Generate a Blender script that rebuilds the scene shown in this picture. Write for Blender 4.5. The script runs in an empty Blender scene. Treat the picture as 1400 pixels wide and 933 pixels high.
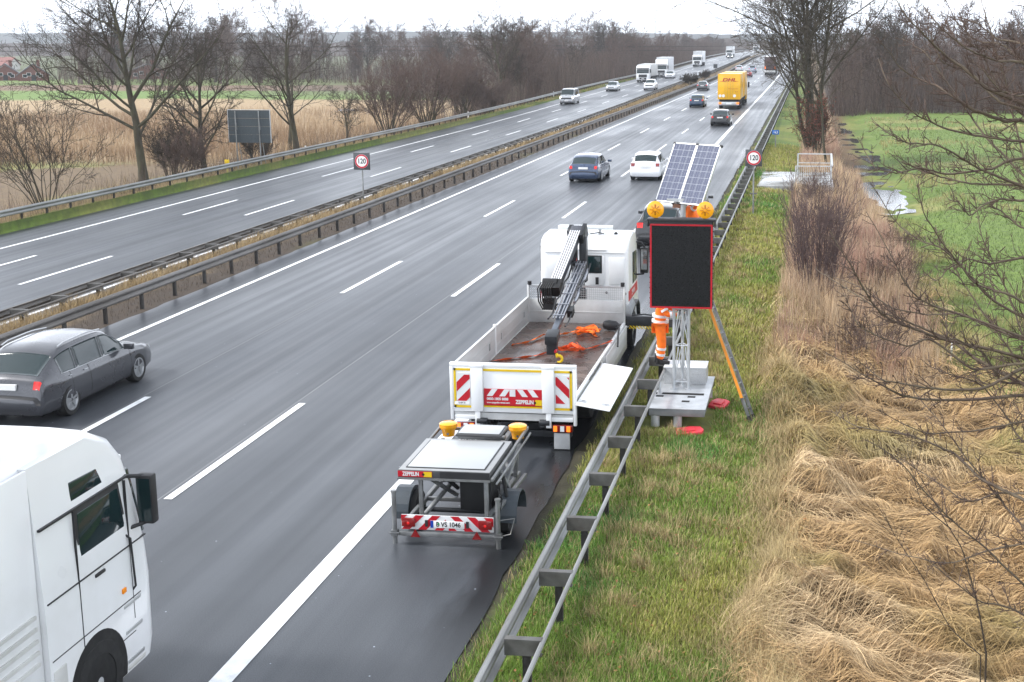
import bpy, bmesh, math, random
import numpy as np
from mathutils import Vector, Matrix, Euler
R = math.radians
sc = bpy.context.scene
COL = sc.collection

# ------------------------------------------------------------------ camera, sky, sun, exposure
cam_d = bpy.data.cameras.new('camera')
cam = bpy.data.objects.new('camera', cam_d); COL.objects.link(cam)
cam.location = (0, 0, 7.6)
cam.rotation_euler = (R(90 - 10.538), 0, R(6.548))
cam_d.sensor_width = 36.0
cam_d.lens = 1790 / 1400 * 36
cam_d.shift_x = -200 / 1400
cam_d.shift_y = -76.5 / 1400
cam_d.clip_start = 0.1; cam_d.clip_end = 12000
sc.camera = cam

SUN_EL, SUN_AZ = 46, -104          # degrees; azimuth from +Y (up the road) towards +X
wd = bpy.data.worlds.new('World'); sc.world = wd; wd.use_nodes = True
nt = wd.node_tree; nt.nodes.clear()
sky = nt.nodes.new('ShaderNodeTexSky'); sky.sky_type = 'NISHITA'
sky.sun_disc = False; sky.sun_elevation = R(SUN_EL); sky.sun_rotation = R(SUN_AZ)
sky.air_density = 1.0; sky.dust_density = 6.0; sky.ozone_density = 1.0
hs = nt.nodes.new('ShaderNodeHueSaturation'); hs.inputs['Saturation'].default_value = 0.22
mx = nt.nodes.new('ShaderNodeMix'); mx.data_type = 'RGBA'
mx.inputs[0].default_value = 0.75
mx.inputs[7].default_value = (10.1, 10.8, 12.0, 1)     # even overcast cloud layer over the clear-sky model
bg = nt.nodes.new('ShaderNodeBackground'); bg.inputs[1].default_value = 0.1
ow = nt.nodes.new('ShaderNodeOutputWorld')
nt.links.new(sky.outputs[0], hs.inputs['Color']); nt.links.new(hs.outputs[0], mx.inputs[6])
# overcast with a bright band low over the horizon and heavier cloud overhead
gc = nt.nodes.new('ShaderNodeTexCoord'); sx = nt.nodes.new('ShaderNodeSeparateXYZ'); gm = nt.nodes.new('ShaderNodeMapRange'); gm.interpolation_type = 'SMOOTHSTEP'
gm.inputs['From Min'].default_value = .06; gm.inputs['From Max'].default_value = .60; gm.inputs['To Min'].default_value = 1.2; gm.inputs['To Max'].default_value = .62
vm = nt.nodes.new('ShaderNodeVectorMath'); vm.operation = 'SCALE'
nt.links.new(gc.outputs['Generated'], sx.inputs[0]); nt.links.new(sx.outputs['Z'], gm.inputs['Value']); nt.links.new(mx.outputs[2], vm.inputs[0]); nt.links.new(gm.outputs[0], vm.inputs['Scale'])
nt.links.new(vm.outputs[0], bg.inputs[0]); nt.links.new(bg.outputs[0], ow.inputs[0])

sl = bpy.data.lights.new('sun', 'SUN'); sl.energy = 1.5; sl.angle = R(11); sl.color = (1, .97, .93)
so = bpy.data.objects.new('sun', sl); COL.objects.link(so)
az, el = R(SUN_AZ), R(SUN_EL)
so.rotation_euler = Vector((math.sin(az)*math.cos(el), math.cos(az)*math.cos(el), math.sin(el))).to_track_quat('Z', 'Y').to_euler()
vs = sc.view_settings
vs.view_transform = 'Standard'; vs.look = 'None'; vs.gamma = 1; vs.use_curve_mapping = False
vs.exposure = 1.38
sc.render.engine = 'CYCLES'
sc.cycles.max_bounces = 6; sc.cycles.volume_bounces = 0; sc.cycles.transparent_max_bounces = 8
sc.cycles.use_denoising = True
sc.cycles.sample_clamp_indirect = 6

# ------------------------------------------------------------------ helpers
rnd = random.Random(7)

def lin(c):
    """sRGB 0-255 triple to linear"""
    return tuple(((v/255)/12.92 if v/255 <= .04045 else ((v/255+.055)/1.055)**2.4) for v in c)

MATS = {}
def pm(name, col, rough=.5, metal=0., var=.12, scale=6., bump=0., bscale=60., coat=0., attr=None, emit=0., spec=.32, stretch=(1, 1, 1), rvar=.1, col2=None, thresh=(.35, .65), alpha=None, trans=0.):
    """procedural principled material: noise-varied colour and roughness, optional second colour in patches, optional bump"""
    if name in MATS: return MATS[name]
    m = bpy.data.materials.new(name); MATS[name] = m; m.use_nodes = True
    t = m.node_tree; N = t.nodes; L = t.links
    b = N['Principled BSDF']
    tc = N.new('ShaderNodeTexCoord'); mp = N.new('ShaderNodeMapping'); mp.inputs['Scale'].default_value = stretch
    L.new(tc.outputs['Object'], mp.inputs[0])
    nz = N.new('ShaderNodeTexNoise'); nz.inputs['Scale'].default_value = scale; nz.inputs['Detail'].default_value = 5
    L.new(mp.outputs[0], nz.inputs['Vector'])
    mr = N.new('ShaderNodeMapRange'); mr.inputs['From Min'].default_value = .25; mr.inputs['From Max'].default_value = .75
    mr.inputs['To Min'].default_value = 1-var; mr.inputs['To Max'].default_value = 1+var
    L.new(nz.outputs['Fac'], mr.inputs['Value'])
    base = None
    if attr:
        at = N.new('ShaderNodeAttribute'); at.attribute_name = attr; base = at.outputs['Color']
    elif col2 is not None:
        rp = N.new('ShaderNodeMapRange'); rp.inputs['From Min'].default_value = thresh[0]; rp.inputs['From Max'].default_value = thresh[1]
        n2 = N.new('ShaderNodeTexNoise'); n2.inputs['Scale'].default_value = scale*.37; n2.inputs['Detail'].default_value = 6; n2.inputs['Roughness'].default_value = .65
        L.new(mp.outputs[0], n2.inputs['Vector']); L.new(n2.outputs['Fac'], rp.inputs['Value'])
        mc = N.new('ShaderNodeMix'); mc.data_type = 'RGBA'
        mc.inputs[6].default_value = (*col, 1); mc.inputs[7].default_value = (*col2, 1)
        L.new(rp.outputs[0], mc.inputs[0]); base = mc.outputs[2]
    mul = N.new('ShaderNodeVectorMath'); mul.operation = 'SCALE'
    if base is not None: L.new(base, mul.inputs[0])
    else: mul.inputs[0].default_value = col
    L.new(mr.outputs[0], mul.inputs['Scale'])
    L.new(mul.outputs[0], b.inputs['Base Color'])
    rr = N.new('ShaderNodeMapRange'); rr.inputs['From Min'].default_value = .3; rr.inputs['From Max'].default_value = .7
    rr.inputs['To Min'].default_value = max(.02, rough-rvar*rough*2); rr.inputs['To Max'].default_value = min(1, rough+rvar*rough*2)
    L.new(nz.outputs['Fac'], rr.inputs['Value']); L.new(rr.outputs[0], b.inputs['Roughness'])
    b.inputs['Metallic'].default_value = metal
    b.inputs['Specular IOR Level'].default_value = spec
    b.inputs['Coat Weight'].default_value = coat; b.inputs['Coat Roughness'].default_value = .04
    b.inputs['Transmission Weight'].default_value = trans
    if emit: 
        b.inputs['Emission Color'].default_value = (*col, 1); b.inputs['Emission Strength'].default_value = emit
    if bump:
        bz = N.new('ShaderNodeTexNoise'); bz.inputs['Scale'].default_value = bscale; bz.inputs['Detail'].default_value = 4
        L.new(mp.outputs[0], bz.inputs['Vector'])
        bp = N.new('ShaderNodeBump'); bp.inputs['Strength'].default_value = bump; bp.inputs['Distance'].default_value = .02
        L.new(bz.outputs['Fac'], bp.inputs['Height']); L.new(bp.outputs[0], b.inputs['Normal'])
    return m

class MB:
    """collects shapes into one bmesh, then links them as ONE mesh object"""
    def __init__(s): s.bm = bmesh.new()
    def face(s, pts):
        return s.bm.faces.new([s.bm.verts.new(p) for p in pts])
    def hexa(s, p):            # p: 4 bottom (ccw), 4 top
        v = [s.bm.verts.new(q) for q in p]
        for f in ((3,2,1,0),(4,5,6,7),(0,1,5,4),(1,2,6,5),(2,3,7,6),(3,0,4,7)): s.bm.faces.new([v[i] for i in f])
        return s
    def box(s, x0, x1, y0, y1, z0, z1):
        return s.hexa([(x0,y0,z0),(x1,y0,z0),(x1,y1,z0),(x0,y1,z0),(x0,y0,z1),(x1,y0,z1),(x1,y1,z1),(x0,y1,z1)])
    def obox(s, c, ax, ay, az, hx, hy, hz):     # oriented box: centre, unit axes, half sizes
        c, ax, ay, az = Vector(c), Vector(ax), Vector(ay), Vector(az)
        q = lambda i, j, k: c + ax*hx*i + ay*hy*j + az*hz*k
        return s.hexa([q(-1,-1,-1),q(1,-1,-1),q(1,1,-1),q(-1,1,-1),q(-1,-1,1),q(1,-1,1),q(1,1,1),q(-1,1,1)])
    def beam(s, p0, p1, w, h, up=(0,0,1)):       # rectangular bar from p0 to p1
        p0, p1 = Vector(p0), Vector(p1); d = p1-p0; l = d.length; d.normalize(); u = Vector(up)
        x = d.cross(u)
        if x.length < 1e-4: x = d.cross(Vector((1,0,0)))
        x.normalize(); z = x.cross(d)
        return s.obox((p0+p1)/2, x, d, z, w/2, l/2, h/2)
    def tube(s, pts, r, n=8, cap=True):
        pts = [Vector(p) for p in pts]; k = len(pts)
        rs = r if isinstance(r, (list, tuple)) else [r]*k
        rings = []; ref = None
        for i in range(k):
            t = (pts[min(i+1,k-1)] - pts[max(i-1,0)]).normalized()
            if ref is None:
                ref = Vector((0,0,1)) if abs(t.z) < .9 else Vector((1,0,0))
            a = t.cross(ref).normalized(); b = a.cross(t).normalized(); ref = b
            rings.append([s.bm.verts.new(pts[i] + (a*math.cos(2*math.pi*j/n)+b*math.sin(2*math.pi*j/n))*rs[i]) for j in range(n)])
        for i in range(k-1):
            for j in range(n):
                s.bm.faces.new([rings[i][j], rings[i][(j+1)%n], rings[i+1][(j+1)%n], rings[i+1][j]])
        if cap: s.bm.faces.new(rings[0][::-1]); s.bm.faces.new(rings[-1])
        return s
    def cyl(s, p0, p1, r0, r1=None, n=16): return s.tube([p0, p1], [r0, r0 if r1 is None else r1], n)
    def lathe(s, prof, o, axis=(0,0,1), n=20):     # prof: [(radius, height)]
        o = Vector(o); ax = Vector(axis).normalized()
        a = ax.cross(Vector((1,0,0)) if abs(ax.x) < .9 else Vector((0,1,0))).normalized(); b = ax.cross(a)
        rings = [[s.bm.verts.new(o+ax*h+(a*math.cos(2*math.pi*j/n)+b*math.sin(2*math.pi*j/n))*max(r,1e-4)) for j in range(n)] for r, h in prof]
        for i in range(len(rings)-1):
            for j in range(n): s.bm.faces.new([rings[i][j], rings[i][(j+1)%n], rings[i+1][(j+1)%n], rings[i+1][j]])
        s.bm.faces.new(rings[0][::-1]); s.bm.faces.new(rings[-1])
        return s
    def prism(s, poly, o, u, v, t):                 # polygon in plane (u,v) at o, extruded by vector t
        o, u, v, t = Vector(o), Vector(u), Vector(v), Vector(t)
        a = [s.bm.verts.new(o+u*x+v*y) for x, y in poly]; b = [s.bm.verts.new(o+u*x+v*y+t) for x, y in poly]
        s.bm.faces.new(a[::-1]); s.bm.faces.new(b); n = len(poly)
        for i in range(n): s.bm.faces.new([a[i], a[(i+1)%n], b[(i+1)%n], b[i]])
        return s
    def build(s, name, mat, parent=None, bevel=0, seg=2, smooth=40, loc=None):
        bmesh.ops.recalc_face_normals(s.bm, faces=s.bm.faces)
        if bevel:
            es = [e for e in s.bm.edges if len(e.link_faces) == 2 and e.calc_face_angle(0) > .5]
            bmesh.ops.bevel(s.bm, geom=es, offset=bevel, segments=seg, profile=.5, affect='EDGES', clamp_overlap=True)
        me = bpy.data.meshes.new(name); s.bm.to_mesh(me); s.bm.free()
        return link(name, me, mat, parent, smooth, loc)

def link(name, me, mat, parent=None, smooth=40, loc=None):
    if mat is not None: me.materials.append(mat)
    if smooth:
        me.polygons.foreach_set('use_smooth', [True]*len(me.polygons))
        me.set_sharp_from_angle(angle=R(smooth))
    o = bpy.data.objects.new(name, me); COL.objects.link(o)
    if parent: o.parent = parent
    if loc: o.location = loc
    return o

def fast(name, V, F, mat, col=None, parent=None, smooth=False):
    """mesh from numpy arrays; F is (n,k)"""
    me = bpy.data.meshes.new(name)
    V = np.asarray(V, np.float32); F = np.asarray(F, np.int32); n, k = F.shape
    me.vertices.add(len(V)); me.vertices.foreach_set('co', V.ravel())
    me.loops.add(n*k); me.loops.foreach_set('vertex_index', F.ravel())
    me.polygons.add(n); me.polygons.foreach_set('loop_start', np.arange(0, n*k, k, dtype=np.int32))
    if smooth: me.polygons.foreach_set('use_smooth', np.ones(n, bool))
    me.update(calc_edges=True)
    if col is not None:
        a = me.color_attributes.new('Col', 'FLOAT_COLOR', 'POINT')
        c4 = np.ones((len(V), 4), np.float32); c4[:, :3] = col
        a.data.foreach_set('color', c4.ravel())
    me.materials.append(mat)
    o = bpy.data.objects.new(name, me); COL.objects.link(o)
    if parent: o.parent = parent
    return o

def empty(name, loc=(0,0,0), rz=0., label=None, cat=None, group=None):
    o = bpy.data.objects.new(name, None); COL.objects.link(o)
    o.location = loc; o.rotation_euler = (0, 0, rz); o.empty_display_size = .2
    return tag(o, label, cat, group)

def tag(o, label=None, cat=None, group=None, kind=None):
    if label: o['label'] = label
    if cat: o['category'] = cat
    if group: o['group'] = group
    if kind: o['kind'] = kind
    return o

def copy_tree(o, parent=None):
    c = o.copy(); COL.objects.link(c)
    if parent: c.parent = parent
    for ch in o.children: copy_tree(ch, c)
    return c

def text(s, size, mat, parent, loc, rot, name='lettering', align='CENTER', ext=.001, sx=1., shear=0., bold=0.):
    cu = bpy.data.curves.new(name, 'FONT'); cu.body = s; cu.size = size; cu.extrude = ext
    cu.align_x = align; cu.align_y = 'CENTER'; cu.shear = shear; cu.offset = bold
    t = bpy.data.objects.new(name, cu); COL.objects.link(t)
    dg = bpy.context.evaluated_depsgraph_get()
    me = bpy.data.meshes.new_from_object(t.evaluated_get(dg)); bpy.data.objects.remove(t)
    o = link(name, me, mat, parent, 0); o.location = loc; o.rotation_euler = rot; o.scale = (sx, 1, 1)
    return o

def _h(ix, iy, s):
    n = (ix.astype(np.int64)*374761393 + iy.astype(np.int64)*668265263 + s*974711) & 0x7fffffff
    n = ((n ^ (n >> 13))*1274126177) & 0x7fffffff
    return ((n ^ (n >> 16)) & 0xffff)/65535.
def vn(x, y, s=0):
    """smooth value noise, 0..1"""
    x = np.asarray(x, float); y = np.asarray(y, float)
    ix, iy = np.floor(x), np.floor(y); fx, fy = x-ix, y-iy
    fx = fx*fx*(3-2*fx); fy = fy*fy*(3-2*fy)
    a, b, c, d = _h(ix,iy,s), _h(ix+1,iy,s), _h(ix,iy+1,s), _h(ix+1,iy+1,s)
    return (a*(1-fx)+b*fx)*(1-fy)+(c*(1-fx)+d*fx)*fy
def fbm(x, y, s=0, o=4):
    x = np.asarray(x, float); y = np.asarray(y, float)
    r = 0; a = .5; t = 0
    for i in range(o): r = r+a*vn(x*2**i, y*2**i, s+i*17); t += a; a *= .5
    return r/t
def sstep(a, b, x):
    t = np.clip((np.asarray(x, float)-a)/(b-a), 0, 1); return t*t*(3-2*t)

# ------------------------------------------------------------------ the lie of the land
ZR = np.array([(0,0),(243,0),(290,.18),(325,.45),(385,1.3),(460,2.0),(560,2.35),(640,2.4),(4000,2.4)], float)
ZL = np.array([(0,-.45),(120,-.45),(154,-.3),(183,-.05),(219,.18),(300,.5),(385,1.3),(460,2.0),(560,2.35),(640,2.4),(4000,2.4)], float)
def zr(y): return np.interp(y, ZR[:,0], ZR[:,1])
def zl(y): return np.interp(y, ZL[:,0], ZL[:,1])
XR0, XR1 = -18.75, -4.3         # right carriageway, asphalt edges
XL0, XL1 = -34.0, -22.5         # left carriageway
def mound(x, y):
    """swells of flattened dead grass on the right bank"""
    w = sstep(-.9, -.2, x+.5*(vn(y*.55, x*0+3, 5)-.5)*2) * (1-sstep(4.6, 6.5, x)) * (1-sstep(44, 60, y))
    u = x*.50+1.2*vn(x*.7, y*.6, 11); v = y*1.05+1.5*vn(x*.6, y*.5, 12)+.18*x
    r = 1-np.abs(2*vn(u, v, 13)-1)
    return w*(.50*r**1.2+.26*vn(x*1.9, y*2.4, 14))
def T(x, y):
    x = np.asarray(x, float); y = np.asarray(y, float)
    R0, L0 = zr(y), zl(y)
    far = sstep(160, 420, y)
    # right bank
    px = [-4.3, -3.3, -2.2, -.7, 1.5, 3.2, 5.2, 7.0, 12, 40]
    pz = [-.02, -.04, -.10, -.32, -.85, -1.1, -1.15, -.9, -.8, -.8]
    zrb = np.interp(x, px, pz) + R0*(1-sstep(0, 40, x)) 
    # median
    t = np.clip((x-XL1)/(XR0-XL1), 0, 1)
    zm = L0*(1-t)+R0*t - .02 + .16*np.sin(np.pi*t)
    # left bank
    zlb = np.interp(x, [-80, -43, -36.6, -35.4, -34.0], [-1.4, -1.4, -.55, -.12, -.03])
    zlb = np.where(x < -34, L0*np.interp(x, [-60, -36, -34], [0, 1, 1]) + zlb + .45*np.interp(x, [-43, -36], [0, .0]), 0)
    z = np.where(x > XR1, zrb, np.where(x > XR0, R0-.08, np.where(x > XL1, zm, np.where(x > XL0, L0-.08, zlb))))
    off = ((x > XR1) | ((x > XL1) & (x < XR0)) | (x < XL0))
    z = z + off*(fbm(x*.5, y*.5, 3, 3)-.5)*.12*np.minimum(1, np.abs(x-XR1)+.15)
    z = z + sstep(2.2, 3.2, x)*(1-sstep(6, 7.5, x))*(y > 60)*(fbm(x*.9, y*.45, 19, 3)-.52)*.34
    z = z + np.where(x < -43, (fbm(x*.02, y*.02, 8, 3)-.5)*.8, 0)
    return z
def TM(x, y): return T(x, y)+mound(x, y)

G_GREEN, G_DARK, G_YEL, G_TAN, G_BRN = (.085,.125,.025), (.050,.085,.018), (.20,.19,.055), (.36,.26,.135), (.10,.075,.042)
def mixc(a, b, t): return a*(1-t)[:, None]+np.array(b)[None]*t[:, None]
def ground_colour(x, y):
    n = fbm(x*.8, y*.8, 21, 4); n2 = fbm(x*.17, y*.17, 31, 3)
    c = np.tile(np.array(G_GREEN), (len(x), 1))*(.75+.5*n)[:, None]
    c = mixc(c, G_YEL, sstep(.45, .7, n2)*.6)
    # right: dead grass and reeds
    tan = sstep(-.75, -.2, x+.8*(n-.5))*(1-sstep(3.2, 4.6, x+1.6*(n2-.5)+np.where(y < 34, -2.2, 0)))
    c = mixc(c, (.115,.075,.040), tan)
    fg = sstep(4.5, 6.5, x+2*(n-.5))*(y > 33)                        # meadow beyond the ditch
    c = mixc(c, (.115,.165,.042), fg*(.55+.45*sstep(.3, .6, n2)))
    c = mixc(c, (.30,.25,.11), fg*sstep(.6, .75, fbm(x*.1, y*.16, 77, 3))*.6)
    c = mixc(c, (.060,.045,.035), sstep(155, 172, y+6*(n2-.5))*(x > 2.5))   # leaf litter of the wood
    # verge wear next to the asphalt
    c = mixc(c, (.040,.034,.026), (1-sstep(.15, .55, x-XR1+.5*(n-.5)))*(x > XR1)*.95)
    md = ((x > XL1) & (x < XR0))
    c[md] = mixc(mixc(np.tile(np.array((.15,.11,.065)), (len(x), 1)), (.055,.042,.032), sstep(-20.9, -19.9, x+1.0*(n-.5))), (.12,.12,.04), sstep(.6,.75,n2)*.4)[md]
    # left bank and fields
    d = .9935*y-.114*x
    lf = x < -34
    f = np.tile(np.array((.105,.105,.040)), (len(x), 1))*(.55+.9*n)[:, None]
    f = mixc(f, (.145,.105,.065), sstep(-35.3, -36.2, x+1.0*(n-.5)))
    f = mixc(f, (.20,.20,.07), sstep(.55,.65,fbm(x*.12,y*.12,55,3))*(1-sstep(93, 108, d)))
    f = mixc(f, (.32,.24,.15), sstep(96, 108, d+14*(n2-.5)))
    e = 178+np.clip(-x-60, 0, 200)*0+6*(n2-.5)
    f = mixc(f, (.30,.22,.13), sstep(178, 182, d)); f = mixc(f, (.125,.185,.05), sstep(204, 208, d+5*(n2-.5)))
    f = mixc(f, (.17,.115,.08), sstep(246, 250, d+5*(n2-.5)))
    f = mixc(f, (.14,.18,.06), sstep(276, 280, d+5*(n2-.5)))
    f = mixc(f, (.09,.10,.045), sstep(318, 330, d))
    wl = sstep(-118, -60, x+.25*(y-200)+10*(n2-.5))*sstep(190, 240, y)*0.8   # woodland floor beside the road
    f = mixc(f, (.075,.06,.045), wl)
    c[lf] = f[lf]
    return c

def axis(parts):
    out = []
    for a, b, n in parts: out += list(np.linspace(a, b, n, endpoint=False))
    return np.array(out+[parts[-1][1]])
gx = axis([(-5000,-400,24),(-400,-120,30),(-120,-44,50),(-44,-34.05,26),(-34.05,-33.95,2),(-33.95,-22.55,4),(-22.55,-22.45,2),(-22.45,-18.8,14),(-18.8,-18.7,2),(-18.7,-4.32,5),(-4.32,-4.2,3),(-4.2,8,75),(8,40,40),(40,400,24),(400,5000,20)])
gy = axis([(-60,6,6),(6,60,200),(60,130,120),(130,330,90),(330,700,40),(700,5000,30)])
X, Y = np.meshgrid(gx, gy); x, y = X.ravel(), Y.ravel()
z = T(x, y)+mound(x, y)*.55
nx, ny = len(gx), len(gy)
i = np.arange((ny-1)*nx).reshape(ny-1, nx)[:, :-1].ravel()
F = np.stack([i, i+1, i+nx+1, i+nx], 1)
M_ground = pm('soil_and_turf', (.1,.1,.05), rough=.95, var=.35, scale=3.1, bump=.6, bscale=25, attr='Col', spec=.2)
tag(fast('ground', np.stack([x, y, z], 1), F, M_ground, ground_colour(x, y), smooth=True), kind='structure')

# ------------------------------------------------------------------ carriageways and their paint
def asphalt(name, wet):
    m = bpy.data.materials.new(name); m.use_nodes = True; t = m.node_tree; N = t.nodes; L = t.links; b = N['Principled BSDF']
    tc = N.new('ShaderNodeTexCoord')
    def noise(sc3, scale, det=4):
        mp = N.new('ShaderNodeMapping'); mp.inputs['Scale'].default_value = sc3
        nz = N.new('ShaderNodeTexNoise'); nz.inputs['Scale'].default_value = scale; nz.inputs['Detail'].default_value = det
        L.new(tc.outputs['Object'], mp.inputs[0]); L.new(mp.outputs[0], nz.inputs['Vector']); return nz.outputs['Fac']
    def rng(v, a, b_, c, d):
        r = N.new('ShaderNodeMapRange'); r.inputs['From Min'].default_value = a; r.inputs['From Max'].default_value = b_
        r.inputs['To Min'].default_value = c; r.inputs['To Max'].default_value = d; L.new(v, r.inputs['Value']); return r.outputs[0]
    def math_(op, a, c):
        k = N.new('ShaderNodeMath'); k.operation = op
        for i_, q in ((0, a), (1, c)):
            if isinstance(q, float): k.inputs[i_].default_value = q
            else: L.new(q, k.inputs[i_])
        return k.outputs[0]
    streak = noise((1.1, .012, 1), 1.0, 5); streak2 = noise((3.5, .03, 1), 1.0, 3)
    patch = noise((.22, .05, 1), 1.0, 4); grain = noise((1, 1, 1), 70, 2); blot = noise((.6, .5, 1), 1.5, 5)
    v = math_('MULTIPLY', rng(streak, .3, .7, .88, 1.12), rng(patch, .3, .7, .85, 1.15))
    v = math_('MULTIPLY', v, rng(grain, .35, .65, .72, 1.28))
    v = math_('MULTIPLY', v, rng(blot, .3, .7, .92, 1.08))
    sp_ = N.new('ShaderNodeSeparateXYZ'); L.new(tc.outputs['Object'], sp_.inputs[0])
    # dark outer edge of the hard shoulder: wet silt plus painted vehicle shadow
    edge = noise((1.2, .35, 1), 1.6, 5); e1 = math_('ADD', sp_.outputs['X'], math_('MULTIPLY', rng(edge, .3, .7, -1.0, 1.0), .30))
    wet_shade = math_('MULTIPLY', rng(e1, -5.0, -4.55, 0., 1.), math_('MULTIPLY', rng(sp_.outputs['Y'], 14.2, 16.5, .25, 1.), rng(sp_.outputs['Y'], 27., 60., 1., .25)))
    v = math_('MULTIPLY', v, rng(wet_shade, 0., 1., 1., .22))
    # small pale flecks of grit
    vo = N.new('ShaderNodeTexVoronoi'); vo.inputs['Scale'].default_value = 2.2; L.new(tc.outputs['Object'], vo.inputs['Vector'])
    v = math_('ADD', v, rng(vo.outputs['Distance'], .02, .035, 6., 0.))
    # paler tyre tracks, two to a lane
    tr = N.new('ShaderNodeMath'); tr.operation = 'SINE'; L.new(math_('MULTIPLY', sp_.outputs['X'], 3.55), tr.inputs[0])
    v = math_('MULTIPLY', v, rng(tr.outputs[0], -1., 1., .92, 1.08))
    mu = N.new('ShaderNodeVectorMath'); mu.operation = 'SCALE'; mu.inputs[0].default_value = (.047, .0515, .059); L.new(v, mu.inputs['Scale'])
    L.new(mu.outputs[0], b.inputs['Base Color'])
    r1 = rng(streak2, .3, .7, wet[0], wet[1]); r2 = rng(patch, .35, .65, -.08, .08); 
    L.new(math_('ADD', math_('ADD', r1, r2), rng(wet_shade, 0., 1., 0., -.12)), b.inputs['Roughness'])
    b.inputs['Specular IOR Level'].default_value = .24
    bp = N.new('ShaderNodeBump'); bp.inputs['Strength'].default_value = .14; bp.inputs['Distance'].default_value = .005
    L.new(grain, bp.inputs['Height']); L.new(bp.outputs[0], b.inputs['Normal'])
    return m
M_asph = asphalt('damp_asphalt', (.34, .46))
sy = np.unique(np.concatenate([np.arange(-40, 240, 10.), np.arange(240, 660, 10.), np.arange(700, 4001, 300.)]))
def strip(name, x0, x1, zf, mat, lift, ys=sy, jit=0., thick=0.):
    """a sheet following the road's long profile"""
    k = len(ys); z_ = zf(ys)+lift
    V = np.concatenate([np.stack([np.full(k, x0)-(jit*vn(ys*1.3, ys*0, 4) if jit else 0), ys, z_], 1), np.stack([np.full(k, x1)+(jit*vn(ys*1.7, ys*0, 9) if jit else 0), ys, z_], 1)])
    i_ = np.arange(k-1)
    return fast(name, V, np.stack([i_, i_+k, i_+k+1, i_+1], 1), mat)
fy = np.unique(np.concatenate([np.arange(0, 120, .5), sy]))
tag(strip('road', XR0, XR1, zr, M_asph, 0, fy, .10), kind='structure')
tag(strip('opposite_road', XL0, XL1, zl, M_asph, 0, fy, .10), kind='structure')
M_paint = pm('road_paint', (.74,.75,.76), rough=.5, var=.14, scale=5, bump=.2, bscale=80, col2=(.50,.51,.52), thresh=(.48,.72))
def dashes(xc, w, zf, y0, lift=.008, n=40):
    ys = y0+18*np.arange(-2, n); V = []; F_ = []
    for a in ys:
        b_ = len(V)
        for yy in (a, a+6):
            V += [(xc-w/2, yy, float(zf(yy))+lift), (xc+w/2, yy, float(zf(yy))+lift)]
        F_.append((b_, b_+1, b_+3, b_+2))
    return V, F_
V, F = [], []
def addm(v, f):
    o = len(V); V.extend(v); F.extend([tuple(i_+o for i_ in q) for q in f])
def solid(xc, w, zf, lift=.008):
    k = len(sy); b_ = [(xc-w/2, float(a), float(zf(a))+lift) for a in sy]+[(xc+w/2, float(a), float(zf(a))+lift) for a in sy]
    addm(b_, [(j, j+k, j+k+1, j+1) for j in range(k-1)])
solid(-6.92, .28, zr); solid(-17.66, .15, zr)
addm(*dashes(-10.63, .15, zr, 19.98)); addm(*dashes(-14.16, .15, zr, 20.1))
solid(-23.1, .15, zl); solid(-31.65, .15, zl)
addm(*dashes(-26.32, .15, zl, 40.6)); addm(*dashes(-29.28, .15, zl, 40.4))
tag(fast('road_markings', np.array(V), np.array(F), M_paint), kind='structure')
# darker joint running just beside the lane line, and the dark drainage seam at the hard shoulder's edge
M_seam = pm('bitumen_seam', (.018,.018,.02), rough=.25, var=.4, scale=4)
V, F = [], []; solid(-10.78, .03, zr, .004); solid(-14.3, .02, zr, .004)
tag(fast('road_seams', np.array(V), np.array(F), pm('pale_joint', (.17,.175,.18), rough=.5, var=.3, scale=2)), kind='structure')

# ------------------------------------------------------------------ standing water
def pool(name, pts, zz, mat=None, seed=0):
    m = MB(); P = []
    if zz is None:      # level that floods the lower part of the hollow
        a_ = np.array(pts, float); rg_ = np.random.default_rng(seed); q_ = rg_.dirichlet(np.ones(len(a_)), 400)@a_; zz = float(np.percentile(T(q_[:,0], q_[:,1]), 14))
    n = len(pts)
    for a in range(n):
        p, q = np.array(pts[a], float), np.array(pts[(a+1) % n], float)
        for t_ in np.linspace(0, 1, 7, endpoint=False):
            w = p+(q-p)*t_; L_ = np.linalg.norm(q-p)
            w = w+(np.array([vn(w[0]*.9, w[1]*.9, seed), vn(w[0]*.9, w[1]*.9, seed+5)]).ravel()-.5)*min(L_*.10,.5)
            P.append((float(w[0]), float(w[1]), zz))
    m.face(P)
    return tag(m.build(name, mat or M_water, smooth=0), kind='structure')
M_water = pm('still_water', (.03,.035,.035), rough=.06, var=.3, scale=.4, bump=.08, bscale=8)
pool('ditch_water', [(2.0,69.5),(4.2,67.5),(6.4,69.5),(6.8,76),(6.0,81.5),(4.4,84),(2.2,82)], -1.135, seed=2)
pool('ditch_water', [(2.0,89),(4.0,87),(6.8,90),(6.6,96),(5.4,104),(4.4,114),(3.8,146),(2.3,147),(2.0,112),(1.8,96)], -1.115, seed=5)
pool('flood_water', [(-54,92),(-46,95.5),(-43.5,100),(-44,103.5),(-47,102),(-55,96)], None, seed=4)
pool('flood_water', [(-62,167),(-46,174),(-47,180),(-63,173)], None, seed=8)

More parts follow.
